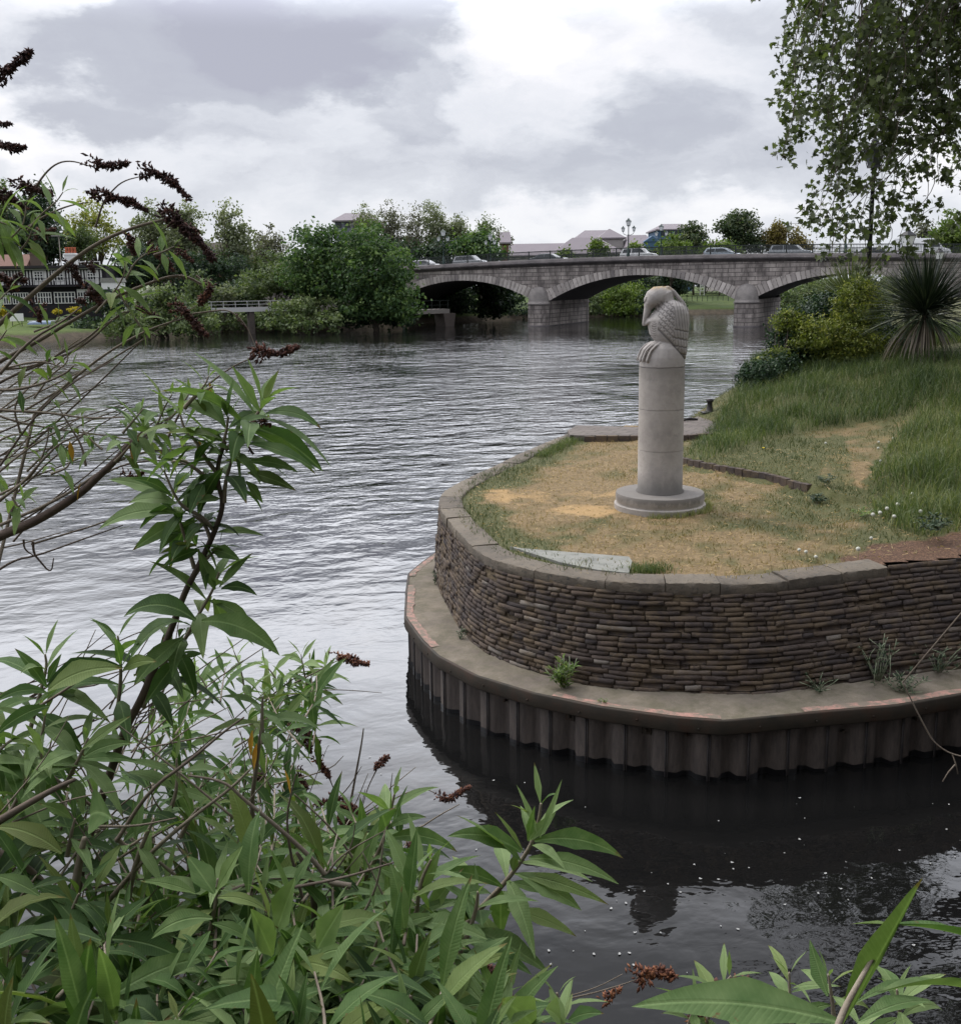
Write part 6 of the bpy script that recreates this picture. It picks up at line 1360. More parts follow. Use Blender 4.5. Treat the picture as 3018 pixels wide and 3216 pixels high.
        f = np.array([(0,2,1),(0,3,2),(0,4,3),(0,1,4),(5,1,2),(5,2,3),(5,3,4),(5,4,1)]); Fa = (f[None]+(np.arange(n)*6)[:, None, None]).reshape(-1, 3)
        r_ = np.clip(rng.normal(rn, .2, n), 0, 1); npmesh('seed_head', V, Fa, M['head'], s.e, rnd=np.repeat(r_, 6)); s.tw.tube(pts, .0018, 4, .1)
    def lf(s, ox, oy, k, Y, L_, rn=.6, name='leafy_shoot'):
        P_=[];D=[];Ls=[];W=[];DR=[];RN=[]
        for (x0, y0, x1, y1, wr, dr) in L_:
            Ya = Y+rng.normal(0, .04); a = at(ox+x0/k, oy+y0/k, Ya)-s.o; b = at(ox+x1/k, oy+y1/k, Ya-rng.uniform(-.06, .10))-s.o; l = np.linalg.norm(b-a); d_ = (b-a)/l; P_.append(a); D.append(d_+np.array([0, 0, dr*.5])); Ls.append(l*(1.02+.05*abs(dr))); W.append(l*wr*1.15); DR.append(dr); RN.append(np.clip(rn+rng.normal(0, .13), 0, 1))
        P_, D = np.array(P_), np.array(D); D /= np.linalg.norm(D, axis=1)[:, None]; sd_ = np.cross(D, [0, 0, 1.]); sd_ /= np.linalg.norm(sd_, axis=1)[:, None]+1e-9; nn = np.cross(sd_, D); c = np.array([0, 0, CAMZ])-(P_+s.o); c /= np.linalg.norm(c, axis=1)[:, None]
        ro = np.arctan2(-(sd_*c).sum(1), (nn*c).sum(1))*rng.uniform(.35, .9, len(P_))
        leaves_mesh(P_, D, np.array(Ls), np.array(W), np.array(DR), np.array(RN), name, M['budleaf'], s.e, nseg=10, fold=.28, roll=ro, wave=.05)
    def yellow(s, px, Y, L_=.06):
        for x, y in px:
            p = at(x, y, Y)-s.o; leaves_mesh(np.array([p]), np.array([[rng.normal()*.2, rng.normal()*.2, -1]]), L_, L_*.3, .2, np.array([.5]), 'withered_leaf', M['yleaf'], s.e, nseg=4)
    def done(s):
        if s.P:
            q = [np.concatenate([a[i] for a in s.P]) for i in range(6)]; print('filler leaves', len(q[0])); leaves_mesh(*q, 'foliage', M['budleaf'], s.e, nseg=5, fold=.30)
        if s.tw.v: s.tw.build('twigs', M['stem'], s.e)
def S(x, y, ox, oy, k): return (ox+x/k, oy+y/k)
Z1 = lambda L_: [S(x, y, 0, 500, 1.866) for x, y in L_]
Z2 = lambda L_: [S(x, y, 0, 1000, 1.555) for x, y in L_]
Z3 = lambda L_: [S(x, y, 0, 2100, 1.696) for x, y in L_]
Z4 = lambda L_: [S(x, y, 900, 2300, 1.696) for x, y in L_]
Z5 = lambda L_: [S(x, y, 1900, 2300, 1.669) for x, y in L_]
# ---- A: the arching sprays along the left edge
A = Bush('tall arching buddleia with dried brown flower spikes along the left edge', (-2.6, 1.0, 2.75))
YA = 3.0
def st(L_, r=.006, Y=YA, root=False, n=0, LL_=.1, f0=.6, rn_=.25, **k): return A.shoot(L_, Y, n, LL_, r, f0, toroot=root, srn=rn_, **k)
st(Z1([(-250,1180),(0,960),(300,690),(560,490),(800,390),(975,350)]), .009, rn_=.55, root=True)
A.head(Z1([(960,280),(1010,350),(1100,410),(1180,490),(1245,585)]), YA, .034, .25)
A.head(Z1([(520,200),(620,215),(740,240),(865,300)]), YA, .026, .3); st(Z1([(130,420),(260,330),(400,270),(520,250)]), .004)
A.head(Z1([(820,50),(900,80),(980,110),(1040,160),(1110,232)]), YA, .026, .3); st(Z1([(560,400),(600,260),(650,190),(720,125),(830,98)]), .0035)
A.head(Z1([(520,10),(600,40),(680,35),(755,20)]), YA, .025, .3); st(Z1([(120,330),(170,230),(250,95),(330,20),(420,5),(530,40)]), .004)
A.head(Z1([(80,135),(180,170),(305,205)]), YA, .028, .3); A.head(Z1([(-60,180),(40,215),(160,280)]), YA, .030, .25)
A.head([(-60,275),(0,240),(50,200),(97,158)], YA, .032, .2); A.head([(-50,385),(0,389),(38,390)], YA, .018, .2); A.head([(-40,440),(0,452),(45,468),(84,458)], YA, .024, .2)
A.head(Z1([(190,430),(250,440),(320,410)]), YA, .024, .45); A.head(Z1([(745,430),(765,480),(785,555)]), YA, .022, .5)
A.head(Z1([(870,510),(940,570),(1020,650)]), YA, .022, .45); A.head(Z1([(1030,530),(1085,565),(1130,605)]), YA, .018, .45); st(Z1([(905,715),(910,660),(940,610)]), .0035, rn_=.8)
st(Z1([(-200,1330),(0,1180),(200,1080),(380,970),(620,830),(820,745),(1000,680),(1100,685),(1180,730)]), .007, rn_=.35, root=True)
A.head(Z1([(1235,730),(1220,790),(1170,845)]), YA, .026, .5); A.head(Z1([(385,600),(430,650),(480,730)]), YA, .022, .25); A.head(Z1([(505,600),(540,630),(550,665)]), YA, .018, .3)
A.head(Z1([(500,770),(560,800),(600,850)]), YA, .032, .4); A.head(Z1([(450,820),(500,840)]), YA, .02, .35); A.head(Z1([(-20,680),(40,700),(90,760)]), YA, .032, .4); A.head(Z1([(90,680),(150,710)]), YA, .024, .3); A.head(Z1([(220,860),(235,950)]), YA, .026, .6)
A.head(Z1([(1020,860),(1090,900),(1150,970),(1215,1035)]), YA, .026, .5); st(Z1([(-300,1500),(0,1300),(260,1190),(480,1110),(700,900),(760,890)]), .005, root=True)
st(Z1([(200,1500),(350,1350),(600,1150),(820,1020),(960,965),(1085,930)]), .005, rn_=.6, root=True); st(Z1([(0,1230),(130,1225),(260,1190),(500,1060),(600,970),(755,895)]), .004)
st(Z1([(820,745),(900,715),(1010,682),(1100,690),(1190,745)]), .0035, rn_=.8); st(Z1([(740,790),(740,860),(820,965)]), .003, rn_=.8); A.head(Z1([(800,870),(860,890),(930,930)]), YA, .016, .35)
st(Z1([(1130,905),(1240,890),(1330,880),(1400,920),(1460,1000),(1500,1110)]), .003, rn_=.6); A.head(Z1([(1380,920),(1420,960),(1450,1000)]), YA, .008, .3, dens=.6)
A.head(Z1([(1470,1135),(1560,1130),(1660,1140),(1700,1110),(1750,1100)]), 2.8, .026, .5); st([(500,1440),(560,1300),(600,1250),(669,1195),(730,1150),(796,1122)], .004, 2.8)
# leaf rosettes among the sprays
for (L_, n, ll, rn_, f) in [(Z1([(-100,560),(20,500),(130,400),(150,320),(150,270)]), 6, .125, .75, .3), (Z1([(160,420),(230,330),(330,250),(370,190)]), 5, .12, .85, .3), (Z1([(560,900),(650,800),(710,720),(740,630),(700,570)]), 6, .12, .7, .25), (Z1([(740,700),(790,600),(860,550)]), 4, .11, .7, .2),
                     (Z1([(690,760),(740,860),(760,860)]), 3, .10, .7, .5), (Z1([(770,900),(820,980),(850,1010)]), 3, .10, .7, .5), (Z1([(200,1400),(300,1260),(390,1200),(400,1150)]), 4, .12, .8, .5), (Z1([(-60,900),(0,820),(60,760)]), 4, .12, .6, .3), (Z1([(-80,1150),(0,1060),(40,1000)]), 4, .12, .75, .3),
                     (Z1([(200,1010),(330,960),(350,920)]), 3, .09, .75, .5), (Z1([(900,560),(960,540),(1020,510)]), 3, .09, .8, .4), (Z1([(1150,680),(1200,720),(1210,700)]), 2, .06, .8, .5), (Z2([(-60,720),(60,680),(150,560)]), 3, .10, .7, .4), (Z2([(-80,940),(0,900),(70,830)]), 5, .12, .6, .3),
                     (Z1([(-120,420),(-20,360),(40,380)]), 4, .14, .7, .3), (Z1([(100,560),(170,470),(190,400)]), 4, .13, .75, .3)]:
    st(L_, .0035, YA*.97, False, n, ll, f, .8, rn=rn_, dr=1.3)
# ---- long brown stem with the mid-left tuft
st(Z2([(-250,1180),(0,1060),(180,990),(400,850),(480,770),(560,700),(630,610),(700,560)]), .016, 2.7, True, rn_=.0)
st(Z2([(-200,420),(0,450),(250,460),(420,490),(640,480)]), .005, 2.7, False, rn_=.6); st(Z2([(-200,300),(0,360),(180,330),(320,270),(360,230)]), .005, 2.7, False, 3, .09, .5, .5); st(Z2([(0,270),(150,100),(300,20),(400,-60)]), .005, 2.7, False, rn_=.4)
st(Z2([(-100,950),(100,820),(200,700),(300,600),(420,560)]), .005, 2.7, False, 3, .08, .6, .6); st(Z2([(420,720),(400,620),(350,540),(290,440)]), .004, 2.7, False, 3, .09, .6, .4); st(Z2([(0,1010),(300,880),(560,700),(700,650),(850,640)]), .005, 2.7, False, rn_=.6)
st(Z2([(-100,1300),(60,1180),(180,1160),(400,1080),(600,1010)]), .004, 2.7, False, rn_=.1); st(Z2([(160,1090),(165,1150),(190,1180),(250,1250),(262,1170)]), .004, 2.7, False, rn_=.0); st(Z2([(115,1080),(118,1130),(175,1165)]), .0035, 2.7, False, rn_=0)
for L_ in [[(-100,440),(120,520),(500,570),(700,600)], [(0,720),(150,500),(320,330),(560,200)], [(-60,800),(100,660),(260,560),(400,480)], [(0,250),(200,200),(330,250)], [(-40,620),(60,560),(150,580)], [(0,860),(160,780),(230,620),(240,520)], [(100,560),(60,420),(150,330)], [(430,820),(500,760),(640,700),(860,690),(970,740)]]:
    st(Z2(L_), .0038, 2.75, False, rn_=rng.uniform(.2, .9), n=2, LL_=.07, f0=.7)
for L_, n, ll in [([(560,700),(620,640),(680,560),(760,500)], 5, .13), ([(640,640),(720,560),(800,500),(850,470)], 5, .13), ([(700,600),(760,540),(800,440),(840,370)], 5, .12), ([(600,560),(660,490),(700,440)], 4, .10), ([(800,520),(870,450),(930,360)], 4, .11), ([(930,400),(1000,330),(1020,280)], 4, .09), ([(500,640),(450,600),(400,540)], 3, .09), ([(250,760),(330,730),(340,700)], 3, .09), ([(60,870),(90,930),(120,880)], 3, .10)]:
    st(Z2(L_), .004, 2.6, False, n, ll, .2, .8, rn=.7)
A.yellow(Z2([(340,600),(628,610),(395,800),(1025,315),(975,590),(685,560),(880,1050)]), 2.6, .055)
A.head(Z2([(600,760),(650,790),(700,750)]), 2.6, .018, .7); A.head([(300,905),(320,925)], YA, .02, .4)
for i in range(26):      # bare twigs fanning up from the lower left
    x0 = rng.uniform(-100, 500); y0 = rng.uniform(2150, 2500); a = rng.uniform(.2, 1.25); l = rng.uniform(250, 560); x1 = x0+l*math.cos(a); y1 = y0-l*math.sin(a)
    A.shoot([(x0, y0), ((x0+x1)/2+rng.normal(0, 22), (y0+y1)/2+rng.normal(0, 22)), (x1+rng.normal(0, 30), max(1760, y1))], 2.9, 0, .1, .0032, own=False, toroot=False, srn=rng.uniform(0, .8))
for i in range(16):
    x0 = rng.uniform(-200, 100); y0 = rng.uniform(1150, 1750); a = rng.uniform(.15, .9); l = rng.uniform(250, 700); x1 = x0+l*math.cos(a); y1 = y0-l*math.sin(a)
    A.shoot([(x0, y0), ((x0+x1)/2+rng.normal(0, 20), (y0+y1)/2+rng.normal(0, 20)), (x1, y1)], 3.0, 0, .1, .0038, own=False, toroot=False, srn=rng.uniform(.2, 1))
A.done()
# ---- B: the thick dark stem with large leaves, centre left
B = Bush('big leaved buddleia with one thick dark stem rising in front of the water', (-1.0, .75, 2.8))
YB = 2.3
B.shoot(Z3([(300,1560),(380,1350),(450,950),(590,550),(660,330),(750,170),(820,0)])+Z2([(780,1660),(850,1480),(905,1330),(960,1230),(1050,1040),(1095,900),(1060,800),(1065,700),(1100,600)]), YB, 0, .1, .0125, toroot=True, srn=0)
def sb(L_, n, ll, f0=.3, Y=YB, r=.006, **k): B.shoot(L_, Y, n, ll, r, f0, toroot=False, srn=.85, **k)
sb(Z2([(1060,800),(1070,680),(1105,560),(1115,480)]), 5, .17, .3, rn=.55); sb(Z2([(1100,640),(1180,580),(1240,490),(1275,440),(1285,400)]), 6, .20, .35, rn=.6, twist=.2); sb(Z2([(1065,760),(1000,680),(960,600),(900,540),(880,470)]), 5, .14, .3, rn=.6)
sb(Z2([(1060,810),(960,740),(900,690),(840,700)]), 4, .13, .3); sb(Z2([(1050,1040),(980,960),(900,930),(850,860),(800,740)]), 7, .17, .15, rn=.3); sb(Z2([(950,1220),(920,1120),(890,1030),(870,950)]), 5, .15, .3, rn=.25); sb(Z2([(1030,1080),(1000,1000),(940,960)]), 4, .12, .3, rn=.3)
sb(Z2([(1095,900),(1100,800),(1130,700),(1150,620)]), 4, .18, .2, rn=.35, dr=1.8); sb(Z2([(960,1240),(1000,1180),(1080,1110)]), 2, .14, .3); sb(Z2([(850,1640),(910,1560),(980,1430),(1040,1330),(1070,1240)]), 6, .19, .2, rn=.55, twist=.3, dr=1.5)
sb(Z2([(780,1700),(850,1600),(880,1560)]), 3, .17, .3, rn=.3, dr=2); sb(Z2([(150,2000),(200,1820),(230,1700),(220,1640)]), 5, .20, .2, rn=.5); sb(Z2([(560,2000),(590,1800),(590,1650),(575,1550)]), 5, .19, .3, rn=.45); sb(Z2([(700,1900),(780,1700),(860,1640)]), 4, .18, .3, rn=.3)
sb(Z2([(900,440),(950,380),(1040,330)]), 3, .07, .4, rn=.6); B.head(Z2([(1240,505),(1280,500),(1320,525)]), YB, .014, .55); B.head(Z2([(1215,630),(1235,660)]), YB, .012, .5)
for L_, n, ll, r_ in [([(80,560),(200,440),(230,330),(240,250)], 5, .17, .65), ([(340,640),(390,540),(440,440),(470,370)], 6, .17, .7), ([(200,600),(215,520),(225,440)], 4, .15, .75), ([(-60,520),(0,430),(60,380)], 5, .16, .6), ([(880,800),(930,700),(945,600),(940,480)], 4, .13, .7), ([(1400,400),(1395,240),(1400,150)], 5, .14, .6),
                      ([(60,760),(120,640),(150,560)], 5, .18, .65), ([(960,900),(1010,800),(1060,740)], 4, .13, .4), ([(360,1000),(380,880),(400,800)], 4, .15, .4), ([(-80,900),(-20,860),(40,850)], 3, .22, .6), ([(1120,1400),(1150,1250),(1160,1120)], 5, .15, .8), ([(1420,1700),(1440,1560),(1430,1380),(1400,1200)], 6, .16, .75), ([(1680,1560),(1690,1440),(1780,1300)], 4, .13, .75),
                      ([(400,1720),(520,1500),(590,1380)], 5, .18, .35), ([(280,1500),(380,1300),(420,1200)], 5, .18, .2), ([(620,900),(680,960),(760,900)], 4, .14, .6), ([(1330,1800),(1430,1600),(1440,1500)], 6, .20, .7), ([(60,1300),(140,1180),(200,1100)], 4, .18, .3), ([(480,1900),(500,1700),(490,1560)], 5, .19, .15)]:
    Yx = np.interp(L_[-1][1], [0, 1700], [2.3, 1.75]); sb(Z3(L_), n, ll, .25, Yx, .006, rn=r_-.05, dr=1.2)
B.shoot(Z3([(1380,1050),(1350,850),(1340,700),(1370,500),(1400,240)]), 2.4, 0, .1, .009, toroot=False, srn=.5)
for L_, r in [([(-40,970),(150,1060),(300,1220),(420,1350),(560,1440)], .010), ([(-40,1470),(120,1510),(280,1560),(420,1730)], .009), ([(1730,1100),(1650,1000),(1450,820),(1300,700),(1200,600),(1000,570)], .006), ([(1870,1160),(1650,1120),(1500,1105),(1300,1150),(1100,1250),(780,1420)], .007), ([(560,1260),(780,1000),(1000,810),(1230,640),(1330,540)], .006),
              ([(620,920),(800,640),(1000,500),(1200,330),(1300,260)], .005), ([(680,1230),(730,1000),(820,800)], .008), ([(-20,820),(250,660),(400,590)], .010), ([(-20,330),(200,210),(460,40)], .005), ([(1680,1330),(1660,1100),(1580,980)], .009), ([(380,1350),(410,1100),(450,900)], .014)]:
    B.shoot(Z3(L_), 2.0, 0, .1, r, toroot=False, srn=rng.uniform(.1, .8))
B.yellow(Z3([(1345,330),(1368,400),(1515,540)]), 2.4, .07)
B.lf(0, 1000, 1.555, 2.3, [(1270,455,1140,235,.3,-.3),(1280,440,1362,252,.22,0),(1290,470,1562,562,.2,1.1),(1230,525,1548,762,.27,.7),(1215,610,1530,755,.2,.6),(1172,590,1180,838,.36,.1),(1110,490,1142,298,.33,0),(1215,700,1445,762,.24,.7),(1210,752,1440,845,.2,.3),(1200,795,1282,902,.26,.2),(1075,505,878,412,.26,.9),(1080,560,885,600,.24,.8),(1120,530,1262,462,.26,.5),(1090,600,950,560,.24,.6),(1060,620,1120,640,.3,.5),
 (860,905,632,912,.3,.8),(835,860,538,792,.2,.3),(870,950,498,1057,.24,.9),(885,985,655,1135,.26,.3),(1000,820,890,925,.36,.2),(1075,880,965,905,.3,.4),(1058,1045,1282,1067,.2,.5),(1030,1130,1172,1190,.3,.5),(975,1130,798,1218,.25,.4),(960,1108,788,1152,.2,.6),(900,1000,790,1130,.26,.3),(840,870,640,780,.25,.9),(1000,800,930,960,.3,.4),(1050,1325,968,1130,.32,-.2),(1072,1312,1232,1150,.22,.3),(1080,1322,1252,1366,.28,1.2),(1040,1370,1112,1528,.34,.3)])
B.lf(0, 1000, 1.555, 2.2, [(955,1475,605,1462,.28,1.5),(985,1480,1332,1692,.28,1.2),(895,1560,672,1800,.32,.6),(885,1650,715,1880,.3,.2),(880,1660,990,1640,.2,.2),(228,1805,78,1618,.3,.5),(232,1800,592,1702,.28,1.1),(220,1830,-20,1872,.26,1.0),(592,1705,682,1572,.18,0),(590,1690,560,1560,.2,0),(600,1720,760,1680,.25,.6),(230,1780,300,1640,.22,0),(220,1840,420,1860,.28,.7)], .5)
B.lf(0, 2100, 1.696, 2.0, [(250,130,-20,182,.26,1.2),(255,120,640,2,.26,.8),(262,200,-10,380,.26,.9),(440,430,692,258,.2,.2),(450,470,702,402,.2,.5),(440,485,730,505,.2,.5),(232,462,135,300,.24,.2),(380,800,215,722,.35,.7),(480,782,592,800,.6,.6),(360,900,490,905,.6,.6)], .6)
B.lf(0, 2100, 1.696, 1.75, [(330,985,-20,850,.28,.9),(590,1392,792,1220,.3,.3),(600,1442,982,1582,.27,.7),(540,1450,128,1422,.22,.6),(500,1560,450,1888,.33,.1),(350,1120,170,1180,.3,.5),(210,1210,-30,1110,.28,.5),(560,1450,280,1620,.2,.4),(610,1470,760,1700,.28,.3),(330,1560,120,1700,.3,.4)], .3)
B.lf(0, 2100, 1.696, 1.7, [(1142,1200,1000,1005,.45,.3),(1160,1222,1418,1312,.2,1.0),(1132,1332,838,1474,.26,1.0),(1158,1180,1292,948,.2,0),(1452,1530,1338,1288,.4,.2),(1470,1400,1572,1118,.4,0),(1430,1322,1350,1058,.25,0),(1462,1570,1582,1370,.22,.2),(1450,1700,1285,1600,.45,.4),(1432,1690,1130,1702,.35,.6),(1420,1752,890,1892,.25,.8),(1690,1500,1470,1390,.3,.9),(1692,1490,1832,1258,.36,.1),(1040,1200,760,1140,.25,.6),(1600,1570,1880,1682,.26,.7),(1700,1650,1540,1893,.3,.1),(1690,1540,1860,1500,.3,.6),(1450,1600,1700,1800,.28,.6),(1130,1360,1330,1480,.28,.8),(1120,1400,1000,1600,.28,.5)], .75)
# filler thicket
REG = [(-60,2330),(300,2280),(640,2240),(900,2330),(960,2480),(1160,2560),(1330,2600),(1400,2740),(1350,2850),(1560,3000),(1600,3300),(-60,3300)]
def fill(bush, reg, N, ylo, yhi, Ylo, Yhi, ll, seed, own=False, n0=4, dens=None):
    rx = np.array([p[0] for p in reg]); ry = np.array([p[1] for p in reg]); c = 0
    while c < N:
        x = rng.uniform(rx.min(), rx.max()); y = rng.uniform(ry.min(), ry.max())
        if not inpoly(np.array([x]), np.array([y]), reg)[0]: continue
        if dens is not None and rng.uniform() > dens(x, y): continue
        Y = np.interp(y, [ylo, yhi], [Yhi, Ylo])*rng.uniform(.82, 1.12); l = rng.uniform(160, 330)*2.2/Y; a = rng.normal(.15, .4)
        L_ = [(x-l*math.sin(a)*1.0, y+l), (x-l*.4*math.sin(a)+rng.normal(0, 12), y+l*.5), (x, y)]
        pts = bush.pts(L_, [Y*.88, Y], 1); bush.stem(pts, .004, .002, rng.uniform(.3, .9), False, False)
        bush.P.append(bush.leaves(pts, int(rng.integers(n0, n0+3)), ll*rng.uniform(.75, 1.15), .15, rn=np.clip(rng.normal(.33, .14), 0, .9), dr=rng.uniform(.6, 1.8))); c += 1
fill(B, REG, 120, 2300, 3216, 1.75, 3.0, .185, 1, dens=lambda x, y: .12 if (520 < x < 980 and 2300 < y < 2620) else (.5 if y < 2650 else 1))
for i in range(120):
    x0 = rng.uniform(0, 1300); y0 = rng.uniform(2500, 3200); a = rng.uniform(.1, 2.6); l = rng.uniform(250, 600); x1 = x0+l*math.cos(a); y1 = y0-l*math.sin(a)*.8
    if y1 < 2250 or (y1 < 2560 and x1 > 950) or x1 > 1300: continue
    B.shoot([(x0, y0), ((x0+x1)/2+rng.normal(0, 30), (y0+y1)/2+rng.normal(0, 30)), (x1, y1)], rng.uniform(1.9, 2.6), 0, .1, rng.uniform(.002, .005), own=False, toroot=False, srn=rng.uniform(.2, 1))
B.done()
# ---- C: farther thicket with small leaves and rusty seed heads
Cb = Bush('farther buddleia thicket with small pale leaves and rusty seed heads over the water', (-1.6, 1.1, 2.4))
def sc_(L_, n, ll, Y=4.3, **k): Cb.shoot(L_, Y, n, ll, .005, .25, toroot=False, srn=.7, own=True, **k)
for L_, n in [([(1200,1850),(1180,1720),(1140,1620)], 6), ([(1500,1800),(1480,1700),(1470,1640)], 6), ([(1380,1820),(1330,1730),(1290,1690)], 5), ([(1040,1880),(1000,1780),(950,1720)], 5), ([(1600,1830),(1560,1760),(1600,1690)], 5), ([(900,1900),(900,1800),(860,1740)], 5)]:
    sc_(Z2(L_), n, .17, rn=.8)
for L_, n in [([(1380,200),(1500,100),(1600,30)], 6), ([(1500,700),(1580,640),(1590,600)], 5), ([(1250,420),(1400,330),(1500,300)], 5), ([(1300,560),(1380,500),(1450,470)], 5)]: sc_(Z3(L_), n, .17, rn=.7)
RC = [(560,2120),(760,2080),(980,2070),(1040,2140),(960,2300),(1000,2380),(960,2560),(1150,2500),(1300,2620),(1250,2800),(900,2750),(600,2500),(480,2300)]
fill(Cb, RC, 62, 2080, 2700, 3.2, 4.6, .15, 2, n0=5)
YC = 4.0
Cb.head(Z2([(1640,1655),(1690,1660),(1740,1680),(1800,1690)]), YC, .035, .75); Cb.head(Z2([(1295,1570),(1330,1620)]), YC, .03, .5); Cb.shoot(Z2([(1440,1780),(1560,1720),(1650,1670)]), YC, 0, .1, .004, toroot=False); Cb.shoot(Z2([(1300,1860),(1560,1815),(1700,1815),(1866,1830)]), YC, 0, .1, .003, toroot=False, srn=.3)
for L_ in [[(1540,305),(1620,330),(1700,395)], [(1620,360),(1655,450)], [(1575,530),(1605,580),(1630,645)], [(1350,590),(1390,570)]]: Cb.head(Z3(L_), YC, .03, .5)
for L_, w_ in [([(160,130),(185,180),(230,240)], .028), ([(545,125),(510,155),(470,195)], .026), ([(235,365),(300,395),(410,430)], .034), ([(150,385),(210,370)], .025), ([(270,465),(370,510)], .034), ([(810,330),(860,370),(920,320),(980,290)], .026), ([(640,612),(700,630),(770,650)], .024), ([(690,665),(750,675)], .018), ([(480,680),(520,700)], .02), ([(780,730),(800,735)], .014), ([(1000,1210),(1060,1250),(1110,1275)], .03), ([(1000,1350),(1100,1390),(1230,1440)], .03), ([(890,800),(915,805)], .012)]:
    Cb.head(Z4(L_), 3.6 if L_[0][1] < 600 else 3.0, w_, .6)
Cb.shoot(Z4([(310,520),(340,380),(370,220),(400,60),(410,-20)]), 3.6, 0, .1, .006, toroot=False, srn=.35); Cb.shoot(Z4([(480,200),(430,300),(405,400)]), 3.6, 0, .1, .003, toroot=False); Cb.shoot(Z4([(230,250),(270,350)]), 3.6, 0, .1, .003, toroot=False)
Cb.shoot(Z4([(330,500),(440,430),(550,370),(640,320),(740,300),(800,330)]), 3.6, 0, .1, .004, toroot=False, srn=.4); Cb.shoot(Z4([(500,520),(690,525),(800,450),(920,385)]), 3.4, 0, .1, .0045, toroot=False, srn=.7); Cb.shoot([(961,2520),(1000,2420),(1030,2340),(1035,2345)], 3.8, 0, .1, .002, toroot=False)
for i in range(24):
    x0 = rng.uniform(600, 1100); y0 = rng.uniform(2450, 2850); a = rng.uniform(.3, 2.2); l = rng.uniform(200, 420)
    Cb.shoot([(x0, y0), (x0+l*.5*math.cos(a)+rng.normal(0, 20), y0-l*.45*math.sin(a)), (x0+l*math.cos(a)*.8, y0-l*math.sin(a)*.9)], 3.6, 0, .1, .0035, own=False, toroot=False, srn=rng.uniform(.2, 1))
Cb.done()
# ---- D: the bright shoots at the bottom centre
D_ = Bush('bright green buddleia shoots leaning over the dark water at the bottom centre', (-.15, .8, 2.7))
def sd2(L_, n, ll, Y=2.35, f0=.25, r=.008, root=True, **k): D_.shoot(Z4(L_), Y, n, ll, r, f0, toroot=root, srn=.9, **k)
sd2([(700,1300),(880,1110),(1040,930),(1150,820),(1270,660),(1320,560),(1345,460),(1355,380)], 9, .215, 2.4, .22, .009, rn=.62, twist=.35, dr=1.25)
sd2([(330,1050),(390,830),(450,720),(500,620),(535,520),(560,400),(575,330)], 7, .20, 2.5, .25, .008, rn=.6, twist=.2, dr=1.4)
sd2([(600,1150),(690,1000),(700,880),(720,780),(770,680)], 6, .18, 2.2, .2, rn=.7); sd2([(860,1300),(960,1100),(1010,950),(1020,850)], 5, .17, 2.2, .3, rn=.5); sd2([(430,1600),(450,1400),(450,1200),(490,1100)], 6, .20, 1.95, .2, rn=.75)
sd2([(140,1500),(160,1220),(165,1080),(200,960)], 6, .19, 2.0, .25, rn=.7); sd2([(600,1300),(615,1100),(620,1000),(640,940)], 5, .17, 2.2, .2, rn=.5); sd2([(760,1600),(850,1400),(900,1300),(880,1200)], 4, .18, 2.0, .3, rn=.4); sd2([(1500,1800),(1480,1600),(1450,1480),(1440,1390)], 4, .13, 1.7, .4, .006, rn=.8)
sd2([(1050,1800),(1040,1600),(1060,1480),(1070,1360)], 4, .14, 1.7, .35, .006, rn=.7); sd2([(-60,1500),(0,1300),(20,1150)], 5, .19, 2.0, .3, rn=.6); sd2([(250,1700),(300,1500),(290,1350)], 5, .19, 1.8, .3, rn=.5); sd2([(620,1750),(700,1550),(760,1480)], 5, .19, 1.75, .3, rn=.55)
sd2([(930,1150),(900,1080),(890,1060)], 2, .2, 2.3, .5, root=False, rn=.35); sd2([(410,1300),(440,1240),(560,1310),(700,1360),(860,1480),(940,1560)], 0, .1, 1.8, r=.006, root=False)
RD = [(900,2850),(1100,2760),(1330,2760),(1420,2900),(1560,3010),(1620,3300),(900,3300)]
D_.lf(900, 2300, 1.696, 2.35, [(1250,640,868,552,.26,1.0),(1320,580,1762,708,.2,.9),(1290,670,1748,828,.18,.7),(1232,757,1552,957,.28,.5),(1150,825,775,752,.18,.8),(1140,845,1140,1092,.34,.1),(1215,755,1695,932,.14,.5),(1185,805,1400,882,.25,.6),(1350,560,1457,260,.12,-.4),(1335,540,1228,288,.11,.5),(1300,575,1432,430,.3,.1),(1262,640,1113,430,.1,.5),(1285,580,1322,395,.12,0),(1205,740,1215,650,.5,0),(1175,945,1525,1100,.2,.5),(1250,690,1150,600,.22,.3)], .68)
D_.lf(900, 2300, 1.696, 2.3, [(940,1100,1288,1302,.26,.5),(990,1050,1373,1292,.27,.5),(905,1092,922,1342,.36,.1),(875,1060,600,972,.28,.8),(1030,950,1042,1030,.5,.1),(1010,1000,900,850,.3,.2),(900,1070,730,1130,.35,.5),(930,1010,970,830,.3,0)], .55)
D_.lf(900, 2300, 1.696, 2.45, [(500,600,165,655,.22,1.2),(532,570,880,682,.2,1.1),(522,640,705,775,.3,.6),(452,722,155,742,.25,1.0),(540,512,742,462,.25,.9),(530,505,502,415,.5,0),(562,480,558,288,.12,0),(570,480,645,288,.1,.2),(480,700,620,900,.26,.4),(440,760,330,730,.3,.4)], .58)
D_.lf(900, 2300, 1.696, 2.2, [(692,862,462,710,.22,.9),(702,862,822,620,.26,0),(730,905,772,730,.28,0),(762,950,912,770,.26,.3),(690,922,562,930,.3,.5),(890,1082,580,962,.26,.7),(600,1240,400,1100,.28,.6),(620,1060,560,1020,.3,.4)], .72)
